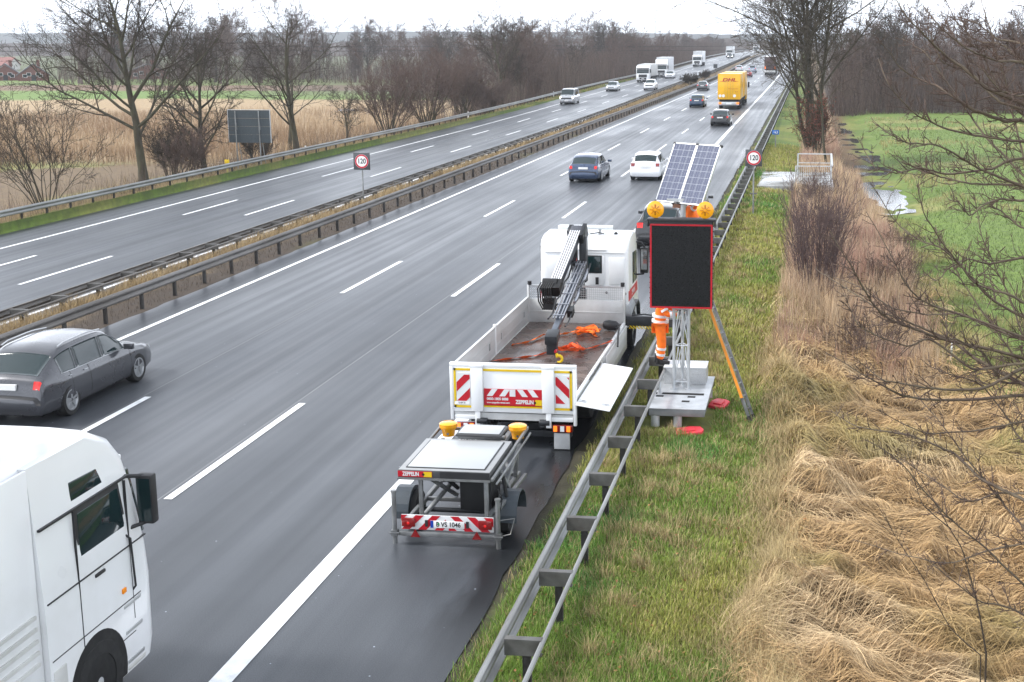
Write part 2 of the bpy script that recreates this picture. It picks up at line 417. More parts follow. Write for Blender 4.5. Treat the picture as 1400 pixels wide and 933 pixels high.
# ------------------------------------------------------------------ crash barriers
M_galv = pm('weathered_galvanised_steel', (.30,.31,.31), rough=.5, metal=.55, var=.25, scale=3, col2=(.19,.19,.185), bump=.08, bscale=20, stretch=(1,.25,1))
M_galvd = pm('dirty_galvanised_steel', (.135,.135,.13), rough=.6, metal=.3, var=.3, scale=4, col2=(.075,.07,.065), stretch=(1,.4,1))
M_post = pm('rusty_steel_post', (.060,.059,.057), rough=.75, metal=.2, var=.35, scale=5, col2=(.034,.028,.024))
def wprof(s):     # cross-section of the rail, s = +1 faces +x
    return [(.0,.15),(.028,.165),(.05,.14),(.085,.115),(.085,.05),(.03,.025),(.03,-.025),(.085,-.05),(.085,-.115),(.05,-.14),(.0,-.15)]
def rail_mesh(x0, s, zf, zc, ys):
    P = wprof(s); V = []; n = len(P)
    for a in ys:
        for px_, pz_ in P: V.append((x0+s*px_, a, float(zf(a))+zc+pz_))
        for px_, pz_ in P[::-1]: V.append((x0+s*(px_-.006), a, float(zf(a))+zc+pz_*.97))
    V = np.array(V); m_ = 2*n; F_ = []
    for r in range(len(ys)-1):
        for c in range(m_):
            a = r*m_+c; b_ = r*m_+(c+1) % m_; F_.append((a, b_, b_+m_, a+m_))
    return V, np.array(F_)
def barrier(label, xr, s, zf, y0, spacer=None, mat=M_galv, y1=900, postx=0., step=2., sp_mat=None):
    """xr rail back plane, s the side the rail faces, spacer: x of the rear tube (double sided barrier)"""
    root = empty('crash_barrier', (xr, y0, 0), 0, label, 'crash barrier')
    ys = np.unique(np.concatenate([np.arange(y0-8, 240, 4.), np.arange(240, 660, 10), np.arange(660, y1+1, 60)]))
    V, F_ = rail_mesh(0, s, zf, .60, ys); V[:, 1] -= y0
    fast('rail', V, F_, mat, parent=root, smooth=False)
    px_ = postx
    if spacer is not None:
        tx = spacer-xr
        m = MB(); m.tube([(tx, a-y0, float(zf(a))+.70) for a in ys], .032, 8); m.build('rear_tube', mat, root)
    def postgeo(a, m):
        zz = float(zf(a)); zb = float(T(np.array([xr+px_]), np.array([a]))[0])-.05
        m.box(px_-.05, px_-.042, a-y0-.03, a-y0+.03, zb, zz+.66); m.box(px_+.042, px_+.05, a-y0-.03, a-y0+.03, zb, zz+.66); m.box(px_-.042, px_+.042, a-y0-.004, a-y0+.004, zb, zz+.66)
    def spgeo(a, m):
        zz = float(zf(a))
        tx = spacer-xr; a_ = a-y0
        m.box(min(0,tx)+.02, max(0,tx)-.01, a_-.045, a_-.04, zz+.535, zz+.735)
        m.box(min(0,tx)+.02, max(0,tx)-.01, a_-.0395, a_+.055, zz+.72, zz+.735)
        m.box(min(0,tx)+.02, max(0,tx)-.01, a_-.0395, a_+.03, zz+.535, zz+.545)
    st = np.arange(y0, 480, step); rest = MB()
    for i_, a in enumerate(st):
        if i_ < 100:
            m = MB(); postgeo(a, m); m.build('post', M_post, root, smooth=0)
            if spacer is not None:
                m = MB(); spgeo(a, m); m.build('spacer_bracket', sp_mat or M_galvd, root, smooth=0)
        else:
            postgeo(a, rest)
            if spacer is not None: spgeo(a, rest)
    tag(rest.build('post', M_post, root, smooth=0), kind='stuff')
    for a in np.arange(y0+.6, y0+84, 4.):      # overlapping joints with bolt heads
        V_, F2 = rail_mesh(.004*s, s*1.0, zf, .60, np.array([a-.16, a+.16])); V_[:, 1] -= y0
        j = fast('rail_joint', V_, F2, mat, parent=root)
    if spacer is None:                 # short brackets between post and rail
        m = MB()
        for a in st[:100]: m.box(min(0, px_*.3), max(0, px_*.3)+.01, a-y0-.05, a-y0+.05, float(zf(a))+.5, float(zf(a))+.70)
        m.build('rail_mounts', M_galvd, root, smooth=0)
    return root
barrier('grey steel crash barrier with ladder-like brackets between hard shoulder and grass verge', -3.44, -1, zr, 10.03, spacer=-2.97, postx=.28)
barrier('steel crash barrier of the central strip beside the near carriageway', -19.0, 1, zr, 27.2, mat=pm('sooty_galvanised_steel', (.20,.19,.18), rough=.55, metal=.45, var=.3, scale=3, col2=(.12,.11,.10), stretch=(1,.25,1)), postx=-.08)
barrier('bracketed steel crash barrier of the central strip beside the opposite carriageway', -22.0, -1, zl, 29.4, spacer=-21.45, mat=pm('sooty_galvanised_steel', (.2,.19,.18)), postx=.33)
barrier('outer crash barrier on the far side of the opposite carriageway below the bare trees', -35.15, 1, zl, 45.0, postx=-.08)

# ------------------------------------------------------------------ vehicles
M_glass = pm('car_glass', (.008,.020,.022), rough=.04, var=.05, coat=.15, spec=.45, rvar=0)
M_tyre = pm('tyre_rubber', (.018,.018,.018), rough=.8, var=.2, scale=9)
M_rim = pm('alloy_rim', (.42,.43,.44), rough=.35, metal=.8, var=.1)
M_black = pm('black_plastic', (.022,.022,.024), rough=.5, var=.2)
M_dark = pm('dark_underside', (.012,.012,.012), rough=.8)
M_plate = pm('plate_white', (.75,.75,.74), rough=.4, var=.04)
M_ink = pm('black_lettering', (.015,.015,.015), rough=.5)
M_blue = pm('plate_blue', (.01,.05,.35), rough=.4)
M_tail = pm('red_lens', (.20,.004,.004), rough=.15, coat=1, var=.1)
M_taillit = pm('lit_red_lens', (.50,.008,.006), rough=.2, coat=.6, emit=.22, var=.1)
M_ambl = pm('lit_orange_lens', (1.0,.20,.02), rough=.2, coat=.6, emit=.5, var=.1)
M_head = pm('clear_lens', (.75,.77,.8), rough=.12, coat=1, var=.1)
M_headlit = pm('lit_headlamp', (1,.98,.92), rough=.2, emit=2.0)
def paint(name, c, metal=.0): return pm('car_paint_'+name, c, rough=.30, metal=metal, coat=.8, var=.05, scale=2)

def spline(P, u):
    """Catmull-Rom through rows of P (tension softened) at parameters u"""
    P = np.asarray(P, float); n = len(P)
    u = np.clip(np.asarray(u, float), 0, n-1-1e-9); i = u.astype(int); t = (u-i)
    sh = (len(u),)+(1,)*(P.ndim-1); t = t.reshape(sh)
    p0, p1, p2, p3 = P[np.maximum(i-1,0)], P[i], P[i+1], P[np.minimum(i+2,n-1)]
    k = .30
    m1, m2 = k*(p2-p0), k*(p3-p1)
    return (2*t**3-3*t**2+1)*p1+(t**3-2*t**2+t)*m1+(-2*t**3+3*t**2)*p2+(t**3-t**2)*m2

# station: y, half width, z bottom, z belt, z roof (== belt where there is no cabin), roof half width
CARS = {
 'hatch': dict(L=4.25, W=1.80, wr=.315, ax=(.80,3.40), st=[(0,.72,.40,.56,.57,.60),(.03,.82,.26,.62,.63,.66),(.10,.86,.22,.98,1.00,.62),(.52,.89,.20,.96,1.42,.58),(.95,.90,.18,.95,1.48,.61),(1.9,.90,.18,.93,1.49,.62),(2.45,.90,.18,.92,1.42,.60),(3.20,.90,.18,.93,.95,.66),(3.75,.87,.19,.80,.84,.62),(4.15,.78,.22,.66,.70,.56),(4.25,.66,.30,.52,.54,.50)]),
 'estate': dict(L=4.70, W=1.80, wr=.33, ax=(.95,3.70), st=[(0,.60,.36,.52,.53,.50),(.05,.77,.24,.60,.61,.64),(.16,.83,.20,.91,.93,.66),(.82,.895,.18,.92,1.35,.60),(1.25,.905,.17,.91,1.44,.63),(2.1,.905,.17,.90,1.46,.64),(2.75,.905,.17,.89,1.40,.61),(3.55,.90,.17,.86,.89,.70),(4.1,.875,.19,.78,.82,.62),(4.50,.78,.22,.68,.71,.54),(4.66,.62,.26,.58,.60,.46),(4.72,.42,.32,.48,.50,.36)]),
 'saloon': dict(L=4.60, W=1.80, wr=.32, ax=(.98,3.62), st=[(0,.74,.38,.54,.55,.60),(.03,.84,.26,.62,.63,.66),(.10,.86,.22,.90,.93,.64),(.55,.88,.20,.93,.97,.66),(1.25,.90,.18,.94,1.37,.54),(1.9,.90,.18,.94,1.43,.57),(2.6,.90,.18,.93,1.38,.55),(3.35,.90,.18,.90,.93,.66),(3.95,.87,.19,.78,.82,.62),(4.45,.78,.22,.66,.69,.56),(4.60,.66,.30,.52,.54,.50)]),
 'suv': dict(L=4.60, W=1.86, wr=.36, ax=(.85,3.55), st=[(0,.76,.48,.64,.65,.62),(.03,.86,.34,.72,.73,.68),(.12,.90,.28,1.10,1.12,.65),(.50,.92,.26,1.10,1.58,.57),(1.0,.93,.24,1.09,1.65,.60),(2.1,.93,.24,1.07,1.66,.60),(2.6,.93,.24,1.06,1.60,.58),(3.30,.93,.24,1.05,1.08,.70),(3.95,.90,.25,.98,1.02,.66),(4.45,.82,.28,.82,.86,.60),(4.60,.70,.36,.62,.64,.54)]),
 'van': dict(L=4.90, W=1.90, wr=.34, ax=(1.0,3.95), st=[(0,.80,.36,.56,.57,.70),(.03,.90,.26,.70,.71,.76),(.08,.93,.24,1.10,1.12,.78),(.22,.94,.22,1.12,1.80,.70),(.9,.95,.20,1.12,1.93,.74),(2.6,.95,.20,1.10,1.95,.74),(3.45,.95,.20,1.09,1.86,.71),(4.15,.95,.20,1.08,1.12,.80),(4.55,.92,.20,.98,1.02,.76),(4.80,.84,.22,.80,.84,.70),(4.90,.74,.30,.58,.60,.64)]),
}
def car(kind, pt, label, loc, group=None, facing=0., lit=True, plate=True, detail=8, rim=None, trim=False, headlit=False, cat='car', name=None, rails=False):
    C = CARS[kind]; S = C['st']; root = empty(name or ('van' if kind == 'van' else 'car'), loc, facing, label, cat, group)
    yc = C['L']/2*0
    rings = []
    for (y, w, zb, zt, zrf, wr_) in S:
        h = zt-zb
        half = [(0,zb),(.80*w,zb),(.955*w,zb+.10*h),(w,zb+.45*h),(w*.975,zb+.80*h),(w*.905,zt)]
        if zrf-zt > .15: half += [(wr_*1.06+.02,zrf-.085),(wr_*.86,zrf-.015),(0,zrf+.025)]
        else: half += [(wr_,zt+(zrf-zt)*.8),(wr_*.72,zrf+.01),(0,zrf+.03)]
        full = [(-px_, y, pz) for px_, pz in half[:0:-1]] 
        full = [( -p[0], y, p[1]) for p in half] [::1]
        left = [(-p[0], y, p[1]) for p in half]          # bottom centre -> left side -> roof centre
        right = [(p[0], y, p[1]) for p in half[::-1]]    # roof centre -> right side -> bottom centre
        rings.append(left+right[1:])
    rings = np.array(rings); nu, nv = rings.shape[:2]     # nv = 17
    U = np.linspace(0, nu-1, (nu-1)*detail+1); Vv = np.linspace(0, nv-1, (nv-1)*4+1)
    def surf(us, vs_):
        g = spline(rings, us); g = spline(g.transpose(1, 0, 2), vs_).transpose(1, 0, 2); return g
    G = surf(U, Vv); a, b_ = G.shape[:2]
    bm = bmesh.new(); vv = [[bm.verts.new(G[i_, j]) for j in range(b_-1)] for i_ in range(a)]
    for i_ in range(a-1):
        for j in range(b_-1): bm.faces.new([vv[i_][j], vv[i_][(j+1) % (b_-1)], vv[i_+1][(j+1) % (b_-1)], vv[i_+1][j]])
    bm.faces.new(vv[0][::-1]); bm.faces.new(vv[-1])
    bmesh.ops.recalc_face_normals(bm, faces=bm.faces)
    me = bpy.data.meshes.new('body'); bm.to_mesh(me); bm.free()
    body = link('body', me, pt, root, 50)
    # wheel arches cut out of the body
    cut = MB(); wr = C['wr']
    for yy in C['ax']: cut.cyl((-1.3, yy, wr), (1.3, yy, wr), wr+.055, n=28)
    co = cut.build('cutter', M_dark)
    md = body.modifiers.new('b', 'BOOLEAN'); md.object = co; md.solver = 'EXACT'; md.operation = 'DIFFERENCE'
    dg = bpy.context.evaluated_depsgraph_get(); me2 = bpy.data.meshes.new_from_object(body.evaluated_get(dg))
    body.modifiers.clear()
    if len(me2.vertices) > 200: body.data = me2; me2.name = 'body'
    bpy.data.objects.remove(co)
    me_ = body.data
    while len(me_.materials) > 1: me_.materials.pop()
    def patch(nm, u0, u1, v0, v1, mat, off=.006, n=10, slant=None, parent=root, thick=.0):
        us = np.linspace(u0, u1, n); vs_ = np.linspace(v0, v1, n)
        g = surf(us, vs_)
        du = np.gradient(g, axis=0); dv = np.gradient(g, axis=1)
        nn = np.cross(du, dv); nn /= (np.linalg.norm(nn, axis=2, keepdims=True)+1e-9)
        ctr = np.array([0, C['L']/2, .7]); sgn = np.sign(((g-ctr)*nn).sum(2).mean()) or 1
        g2 = g+nn*sgn*off
        V_ = g2.reshape(-1, 3); q = np.arange((n-1)*n).reshape(n-1, n)[:, :-1].ravel()
        # trim rounded corners
        keep = [f for f in q if True]
        F_ = np.stack([q, q+1, q+n+1, q+n], 1)
        back = (g+nn*sgn*(-.01)).reshape(-1, 3)
        Vall = np.concatenate([V_, back]); N_ = n*n
        edge = [i_ for i_ in range(n)]+[i_*n+n-1 for i_ in range(1, n)]+[(n-1)*n+i_ for i_ in range(n-2, -1, -1)]+[i_*n for i_ in range(n-2, 0, -1)]
        sides = [(edge[i_], edge[(i_+1) % len(edge)], edge[(i_+1) % len(edge)]+N_, edge[i_]+N_) for i_ in range(len(edge))]
        return fast(nm, Vall, np.concatenate([F_, np.array(sides)]), mat, parent=parent, smooth=True)
    iw = [k for k in range(nu-1) if S[k][4]-S[k][3] > .15]        # cabin stations
    i0, i1 = iw[0], iw[-1]
    c = (nv-1)/2
    patch('rear_window', i0-.80, i0-.12, c-1.75, c+1.75, M_glass)
    patch('windscreen', i1+.10, i1+.88, c-1.9, c+1.9, M_glass)
    nwin = 3 if kind in ('estate', 'van', 'suv') else 2
    lo, hi = i0-.12, i1+.62
    for sgn in (-1, 1):
        va, vb = (5.06, 5.93) if sgn < 0 else (nv-1-5.93, nv-1-5.06)
        edges = np.interp(np.linspace(0, 1, nwin+1), [0, 1], [lo, hi])
        for k in range(nwin): patch('side_window', edges[k]+.03, edges[k+1]-.03, va, vb, M_glass)
        a_, b2 = (4.75, 6.35) if sgn < 0 else (nv-1-6.35, nv-1-4.75)
        if kind == 'van': a_, b2 = (4.3, 5.2) if sgn < 0 else (nv-1-5.2, nv-1-4.3)
        patch('tail_light', 1.5, 1.93, a_, b2, M_taillit if lit else M_tail, off=.012)
        a_, b2 = (4.35, 6.2) if sgn < 0 else (nv-1-6.2, nv-1-4.35)
        patch('headlight', nu-2.85, nu-1.95, a_, b2, M_headlit if headlit else M_head, off=.012)
        m = MB(); yy = S[i1+1][0]-.42; x0 = S[i1][1]; zt = S[i1][3]
        m.box(sgn*x0-.02, sgn*x0+.02+sgn*.0, yy-.03, yy+.03, zt+.0, zt+.05); m.obox((sgn*(x0+.10), yy, zt+.07), (1,0,0), (0,1,0), (0,0,1), .11, .05, .065)
        m.build('wing_mirror', pt if kind not in ('van',) else M_black, root, bevel=.02)
    patch('rear_bumper_trim', .25, .85, c-5.2, c+5.2, M_black, off=.010) if kind in ('suv',) else None
    patch('grille', nu-1.95, nu-1.25, c-2.2, c+2.2, M_black, off=.012)
    m = MB(); m.box(-.62, .62, .3, C['L']-.3, S[4][2]-.03, S[4][2]+.25); m.build('underbody', M_dark, root)
    m = MB(); y0 = -.018; zpl = .80 if kind != 'van' else .78
    if kind == 'saloon': zpl = .76
    yb = S[1][0]+.02
    if plate:
        p = MB(); p.box(-.26, .26, yb-.035, yb+.03, zpl-.055, zpl+.055); p.build('number_plate', M_plate, root)
        p = MB(); p.box(-.26, .26, C['L']-.03, C['L']+.012, .42, .53); p.build('number_plate', M_plate, root)
    for yy in C['ax']:
        for sgn in (-1, 1):
            xo = sgn*(S[5][1]-.025)
            m = MB(); m.lathe([(wr*.62,-.11),(wr*.93,-.115),(wr,-.08),(wr,.08),(wr*.93,.115),(wr*.66,.115),(wr*.64,.06),(.01,.06)], (xo-sgn*.10, yy, wr), (sgn,0,0), 28)
            w_ = m.build('wheel', M_tyre, root)
            r = MB(); r.lathe([(wr*.68,0),(wr*.68,.02),(wr*.60,.02),(wr*.56,-.02),(wr*.10,-.02),(wr*.08,.0)], (xo+sgn*.0, yy, wr), (sgn,0,0), 24)
            for k in range(5):
                an = 2*math.pi*k/5+.3; d = Vector((0, math.cos(an), math.sin(an))); q = Vector((0, -math.sin(an), math.cos(an)))
                r.obox(Vector((xo+sgn*.004, yy, wr))+d*wr*.36, (1,0,0), d, q, .012, wr*.27, wr*.075)
            r.build('rim', rim or M_rim, w_)
    if rails:
        for sgn in (-1, 1):
            m = MB(); m.tube([(sgn*S[6][5]*1.0, y_, np.interp(y_, [s[0] for s in S], [s[4] for s in S])+.03) for y_ in np.linspace(S[i0][0]+.2, S[i1][0]-.1, 8)], .016, 6); m.build('roof_rail', M_rim, root)
    if trim:       # door joints, handles, sill strip and lamp details of the nearest car
        for sgn in (-1, 1):
            f = (lambda a_, b_: (a_, b_)) if sgn < 0 else (lambda a_, b_: (nv-1-b_, nv-1-a_))
            for u_ in (i0+.55, i0+1.55, i1+.75): patch('door_joint', u_, u_+.018, *f(2.1, 4.95), M_ink, off=.002, n=8)
            patch('sill_strip', 3.1, nu-3.6, *f(1.35, 1.75), M_black, off=.006, n=12); patch('chrome_line', i0-.1, i1+.6, *f(4.99, 5.035), M_rim, off=.008, n=14)
            for u_ in (i0+.40, i0+1.35): patch('door_handle', u_, u_+.16, *f(4.42, 4.52), M_rim, off=.02, n=4)
        patch('rear_bumper_trim', .5, 1.0, c-4.6, c+4.6, M_black, off=.006, n=12)
    return root

GR = 'cars driving away on the near carriageway'; GL = 'vehicles approaching on the opposite carriageway'
p_white = paint('white', (.72,.73,.75)); p_blue = paint('slate_blue', (.040,.062,.115), .3); p_blk = paint('black', (.010,.010,.012)); p_grey = paint('grey', (.050,.052,.060), .35)
p_silver = paint('silver', (.42,.43,.45), .6); p_red = paint('red', (.16,.008,.012)); p_navy = paint('navy', (.015,.04,.085), .2); p_dgrey = paint('dark_grey', (.05,.052,.056), .4)
p_lblue = paint('pale_blue', (.30,.34,.42), .5)
car('estate', p_grey, 'dark grey estate car with red tail light passing just beyond the white lorry', (-15.9, 23.65, 0), GR, rails=True, detail=10, trim=True)
car('estate', p_blue, 'slate blue estate car with glowing tail lights left of the white hatchback', (-12.22, 70.4, 0), GR, trim=True)
car('hatch', p_white, 'white hatchback driving away beside the solar panels', (-8.98, 71.8, 0), GR, lit=False)
car('estate', p_blk, 'black estate car close behind the yellow box lorry', (-8.1, 119.6, 0), GR)
car('estate', p_navy, 'dark blue estate car left of the yellow lorry, in the middle lane', (-13.2, 154.2, 0), GR)
car('saloon', p_dgrey, 'dark saloon car with pale roof in the fast lane by the central barrier', (-16.9, 207.6, 0), GR)
car('saloon', p_red, 'dark red car half hidden in front of the yellow lorry', (-13.35, 284, float(zr(284))), GR)
car('suv', p_lblue, 'grey blue car in the middle lane left of the dark coach-like lorry', (-13.6, 312, float(zr(312))), GR)
car('hatch', p_silver, 'pale silver car with red lights just above the yellow lorry roof', (-17.3, 322, float(zr(322))), GR)
car('suv', p_blk, 'black off-roader parked on the hard shoulder in front of the crane lorry', (-5.35, 46.9, 0), None, lit=True)
car('estate', p_dgrey, 'dark car parked ahead on the hard shoulder, mostly hidden behind the solar panels', (-5.2, 53.4, 0), None, lit=False)
def onc(kind, p, label, x, y, **k): 
    return car(kind, p, label, (x, y+CARS[kind]['L'], float(zl(y))), GL, facing=math.pi, lit=False, **k)
onc('van', p_silver, 'silver minivan approaching in the outer lane of the opposite carriageway', -30.5, 164, headlit=True)
onc('estate', p_silver, 'pale silver car approaching between the silver minivan and the white lorries', -30.4, 201, headlit=False)
onc('suv', p_white, 'white off-roader approaching in front of the nearest oncoming lorry', -25.0, 205)
onc('hatch', paint('pale_grey', (.55,.56,.58), .3), 'pale grey hatchback approaching below the second white lorry', -27.9, 262)
onc('saloon', p_dgrey, 'dark car with red and white lights in front of a far white lorry', -27.3, 452, headlit=True)
onc('hatch', p_white, 'white car far up the opposite carriageway in front of the farthest lorry', -24.9, 565)

# ------------------------------------------------------------------ lorries
M_white = pm('white_lorry_paint', (.72,.73,.74), rough=.3, coat=.5, var=.04, scale=.8, rvar=.05, col2=(.60,.60,.59), thresh=(.52,.72))
M_whited = pm('road_grimed_white', (.60,.60,.59), rough=.45, var=.16, scale=1.5, col2=(.42,.42,.40))
M_tarp = pm('white_tarpaulin', (.76,.77,.78), rough=.55, var=.05, scale=1)
M_yel = pm('yellow_box_panel', (.80,.43,.012), rough=.4, coat=.3, var=.07, scale=.8)
M_redp = pm('red_film', (.42,.010,.020), rough=.4, var=.1)
M_alu = pm('brushed_aluminium', (.52,.53,.54), rough=.38, metal=.7, var=.15, scale=3, stretch=(1,.3,1))
def wheel(root, x, y, r=.48, w=.30, sgn=1, rim=None):
    m = MB(); m.lathe([(r*.6,-w/2),(r*.95,-w/2),(r,-w/2+.04),(r,w/2-.04),(r*.95,w/2),(r*.66,w/2),(r*.62,w/2-.10),(.02,w/2-.10)], (x-sgn*w/2, y, r), (sgn,0,0), 28)
    o = m.build('wheel', M_tyre, root)
    q = MB(); q.lathe([(r*.63,-.03),(r*.63,.0),(r*.5,.0),(r*.45,-.06),(r*.26,-.06),(r*.22,.03),(.05,.05)], (x-sgn*.055, y, r), (sgn,0,0), 20)
    for k in range(10):
        an = 2*math.pi*k/10; q.cyl((x-sgn*.115, y+math.cos(an)*r*.34, r+math.sin(an)*r*.34), (x-sgn*.09, y+math.cos(an)*r*.34, r+math.sin(an)*r*.34), .018, n=6)
    q.build('rim', rim or M_alu, o)
def lorry_cab(root, yf, w, h, mat, depth=2.2, grille=M_black, hi=True, stripes=True):
    """front faces -y (towards the viewer) at y=yf; local"""
    m = MB(); hw = w/2; s = 1
    P = [(0,.42),(0,1.15),(.05,1.5),(.22,2.45),(.42,h-.25),(.75,h),(depth,h+.03),(depth,.9),(1.75,.9),(1.6,.6),(.9,.42)]
    m.prism([(a, b) for a, b in P], (-hw, yf, 0), (0,1,0), (0,0,1), (w,0,0))
    m.build('cab', mat, root, bevel=.06)
    nrm = Vector((0,-.95,.17)).normalized()
    def slab(nm, x0, x1, z0, z1, y0, y1, mt, t=.03, bv=.0):
        k = MB(); k.hexa([(x0,y0-t,z0),(x1,y0-t,z0),(x1,y0+.02,z0),(x0,y0+.02,z0),(x0,y1-t,z1),(x1,y1-t,z1),(x1,y1+.02,z1),(x0,y1+.02,z1)]); return k.build(nm, mt, root, bevel=bv)
    slab('windscreen', -hw+.12, hw-.12, 1.62, 2.38, yf+.075, yf+.205, M_glass, .02, .008)
    slab('sun_visor', -hw+.1, hw-.1, 2.46, 2.60, yf+.10, yf+.15, M_black, .05)
    slab('grille', -hw*.62, hw*.62, .92, 1.42, yf, yf+.03, grille, .02, .008)
    slab('grille', -hw*.5, hw*.5, .52, .84, yf, yf, grille, .02, .008)
    slab('number_plate', -.26, .26, .60, .71, yf-.02, yf-.02, M_plate, .012)
    for sg in (-1, 1):
        a, b = sorted((sg*hw*.95, sg*hw*.64)); slab('headlight', a, b, .62, .84, yf, yf, M_head, .02, .008)
        k = MB(); k.box(min(sg*hw,sg*(hw+.004)), max(sg*hw,sg*(hw+.004)), yf+.30, yf+1.15, 1.65, 2.35); k.build('side_window', M_glass, root)
        k = MB(); k.box(sg*(hw+.20)-.09, sg*(hw+.20)+.09, yf-.02, yf+.06, 1.75, 2.35); k.beam((sg*hw, yf+.12, 2.4), (sg*(hw+.2), yf+.02, 2.33), .04, .04); k.build('wing_mirror', M_black, root, bevel=.02)
def oncoming_lorry(label, x, y, h_cab=3.2, boxmat=None, h_box=4.0, grille=M_black, L=13.0, w=2.5):
    root = empty('lorry', (x, y, float(zl(y))), 0, label, 'lorry', 'white lorries approaching on the opposite carriageway')
    lorry_cab(root, 0, w-.05, h_cab, M_white, grille=grille)
    m = MB(); m.box(-w/2, w/2, 2.6, L, 1.05, h_box); m.build('cargo_box', boxmat or M_tarp, root, bevel=.03)
    m = MB(); m.box(-w/2-.004, w/2+.004, 2.55, 2.62, 1.0, h_box+.01); m.build('box_front_frame', M_alu, root)
    m = MB(); m.box(-.5, .5, 1.0, L-.3, .55, 1.0); m.box(-w/2+.1, w/2-.1, 4.5, L-4.5, .45, 1.0); m.build('chassis', M_dark, root)
    for yy in (1.35, 4.6, L-4.2, L-2.9, L-1.6):
        for sg in (-1, 1): wheel(root, sg*(w/2-.05), yy, .48, .3, sg)
    return root
GLL = GL
oncoming_lorry('nearest oncoming white lorry with double dark grille behind the white off-roader', -30.4, 240, 3.0, M_whited, 3.2)
oncoming_lorry('second oncoming white lorry with large black grille and tall grey-white box', -30.4, 270, 3.6, pm('pale_grey_tarpaulin', (.62,.63,.65), rough=.5), 4.0)
oncoming_lorry('third oncoming white lorry with plain white box standing apart up the road', -30.4, 356, 3.0, M_tarp, 4.0)
oncoming_lorry('fourth oncoming lorry, white box over a low cab, far up the road', -29.2, 478, 2.7, M_tarp, 3.9)
oncoming_lorry('farthest oncoming white lorry partly behind the branches of the roadside tree', -26.3, 640, 3.4, M_tarp, 4.0)

# yellow parcel lorry with trailer, driving away
def yellow_lorry():
    x0, y0 = -9.12, 149.6
    root = empty('lorry', (x0, y0, 0), 0, 'yellow box lorry with trailer and red lettering on its rear doors', 'lorry')
    for (a, b) in ((0, 7.4), (8.2, 15.6)):
        m = MB(); m.box(-1.26, 1.26, a, b, 1.15, 3.98); o = m.build('cargo_box', M_yel, root, bevel=.03)
        m = MB(); m.box(-1.27, 1.27, a-.01, a+.08, 3.90, 4.0); m.box(-1.275, -1.20, a-.012, a+.05, 1.15, 3.9); m.box(1.20, 1.275, a-.012, a+.05, 1.15, 3.9); m.build('door_frame', pm('yellow_box_panel', None), o)
        m = MB(); m.box(-1.1, 1.1, a+.1, b-.1, .7, 1.15); m.build('chassis', M_dark, root)
        for yy in ((a+3.2, a+4.5) if a == 0 else (a+1.6, a+2.9)):
            for sg in (-1, 1): wheel(root, sg*1.22, yy, .46, .3, sg)
    m = MB()
    for xx in (-.45, -.15, .15, .45): m.cyl((xx, -.035, 1.25), (xx, -.035, 3.85), .014, n=6)
    m.build('door_locking_bars', pm('zinc_bars', (.45,.30,.05), rough=.5, metal=.2), root)
    m = MB(); m.box(-1.2, 1.2, 16.0, 18.1, .5, 3.1); m.build('cab', pm('yellow_box_panel', None), root, bevel=.06)
    m = MB(); m.box(1.3, 1.5, 17.6, 17.7, 1.9, 2.6); m.build('wing_mirror', M_black, root)
    for sg in (-1, 1): wheel(root, sg*1.2, 17.2, .48, .3, sg); wheel(root, sg*1.2, 1.6+.3, .46, .3, sg)
    m = MB(); m.box(-1.15, 1.15, -.02, .12, .48, .86); m.build('rear_bumper', M_alu, root, bevel=.01)
    for sg in (-1, 1):
        m = MB(); m.box(sg*1.0-.16, sg*1.0+.16, -.05, -.02, .62, .84); m.build('tail_light', M_ambl, root)
    m = MB(); m.box(-.3, .3, -.034, -.02, .6, .74); m.build('number_plate', M_plate, root)
    for xx in (-1.0, -.62, .62):
        m = MB(); m.lathe([(.17,0),(.17,.008)], (xx, -.022, 1.55), (0,-1,0), 20); m.build('round_sticker', M_plate, root)
    text('DHL', .52, M_redp, root, (0, -.02, 3.32), (R(90),0,0), sx=1.55, shear=.25, bold=.014)
    m = MB(); m.box(-1.05, -.68, -.018, -.012, 3.16, 3.19); m.box(.70, 1.05, -.018, -.012, 3.16, 3.19); m.build('lettering_bars', M_redp, root)
    text('Deutsche Post DHL', .13, M_redp, root, (.45, -.02, 2.35), (R(90),0,0)); text('dhl.de', .13, M_redp, root, (.85, -.02, 2.02), (R(90),0,0))
yellow_lorry()
def dark_lorry():
    y0 = 297.5; x0 = -9.0
    root = empty('lorry', (x0, y0, float(zr(y0))), 0, 'dark lorry with orange side lamps in the slow lane seen from behind', 'lorry')
    mb_ = pm('dark_curtain', (.030,.026,.028), rough=.4, var=.4, scale=2, col2=(.10,.05,.05))
    m = MB(); m.box(-1.27, 1.27, 0, 13.4, 1.1, 4.0); m.build('cargo_box', mb_, root, bevel=.04)
    m = MB(); m.box(-1.28, 1.28, .02, 13.38, 4.003, 4.03); m.build('roof_tarpaulin', M_tarp, root)
    m = MB(); m.box(-1.2, 1.2, 0, .1, .55, 1.0); m.build('rear_bumper', M_whited, root, bevel=.02)
    m = MB(); m.box(-1.0, 1.0, .1, 13, .4, 1.08); m.build('chassis', M_dark, root)
    for sg in (-1, 1):
        m = MB(); m.box(sg*1.08-.1, sg*1.08+.1, -.03, 0.0, 1.35, 1.85); m.build('side_lamp', M_ambl, root)
        for yy in (1.6, 2.9, 4.2, 12): wheel(root, sg*1.2, yy, .48, .3, sg)
        m = MB(); m.box(sg*.6-.3, sg*.6+.3, -.012, -.002, 2.6, 2.7); m.build('pale_marking', M_plate, root)
dark_lorry()

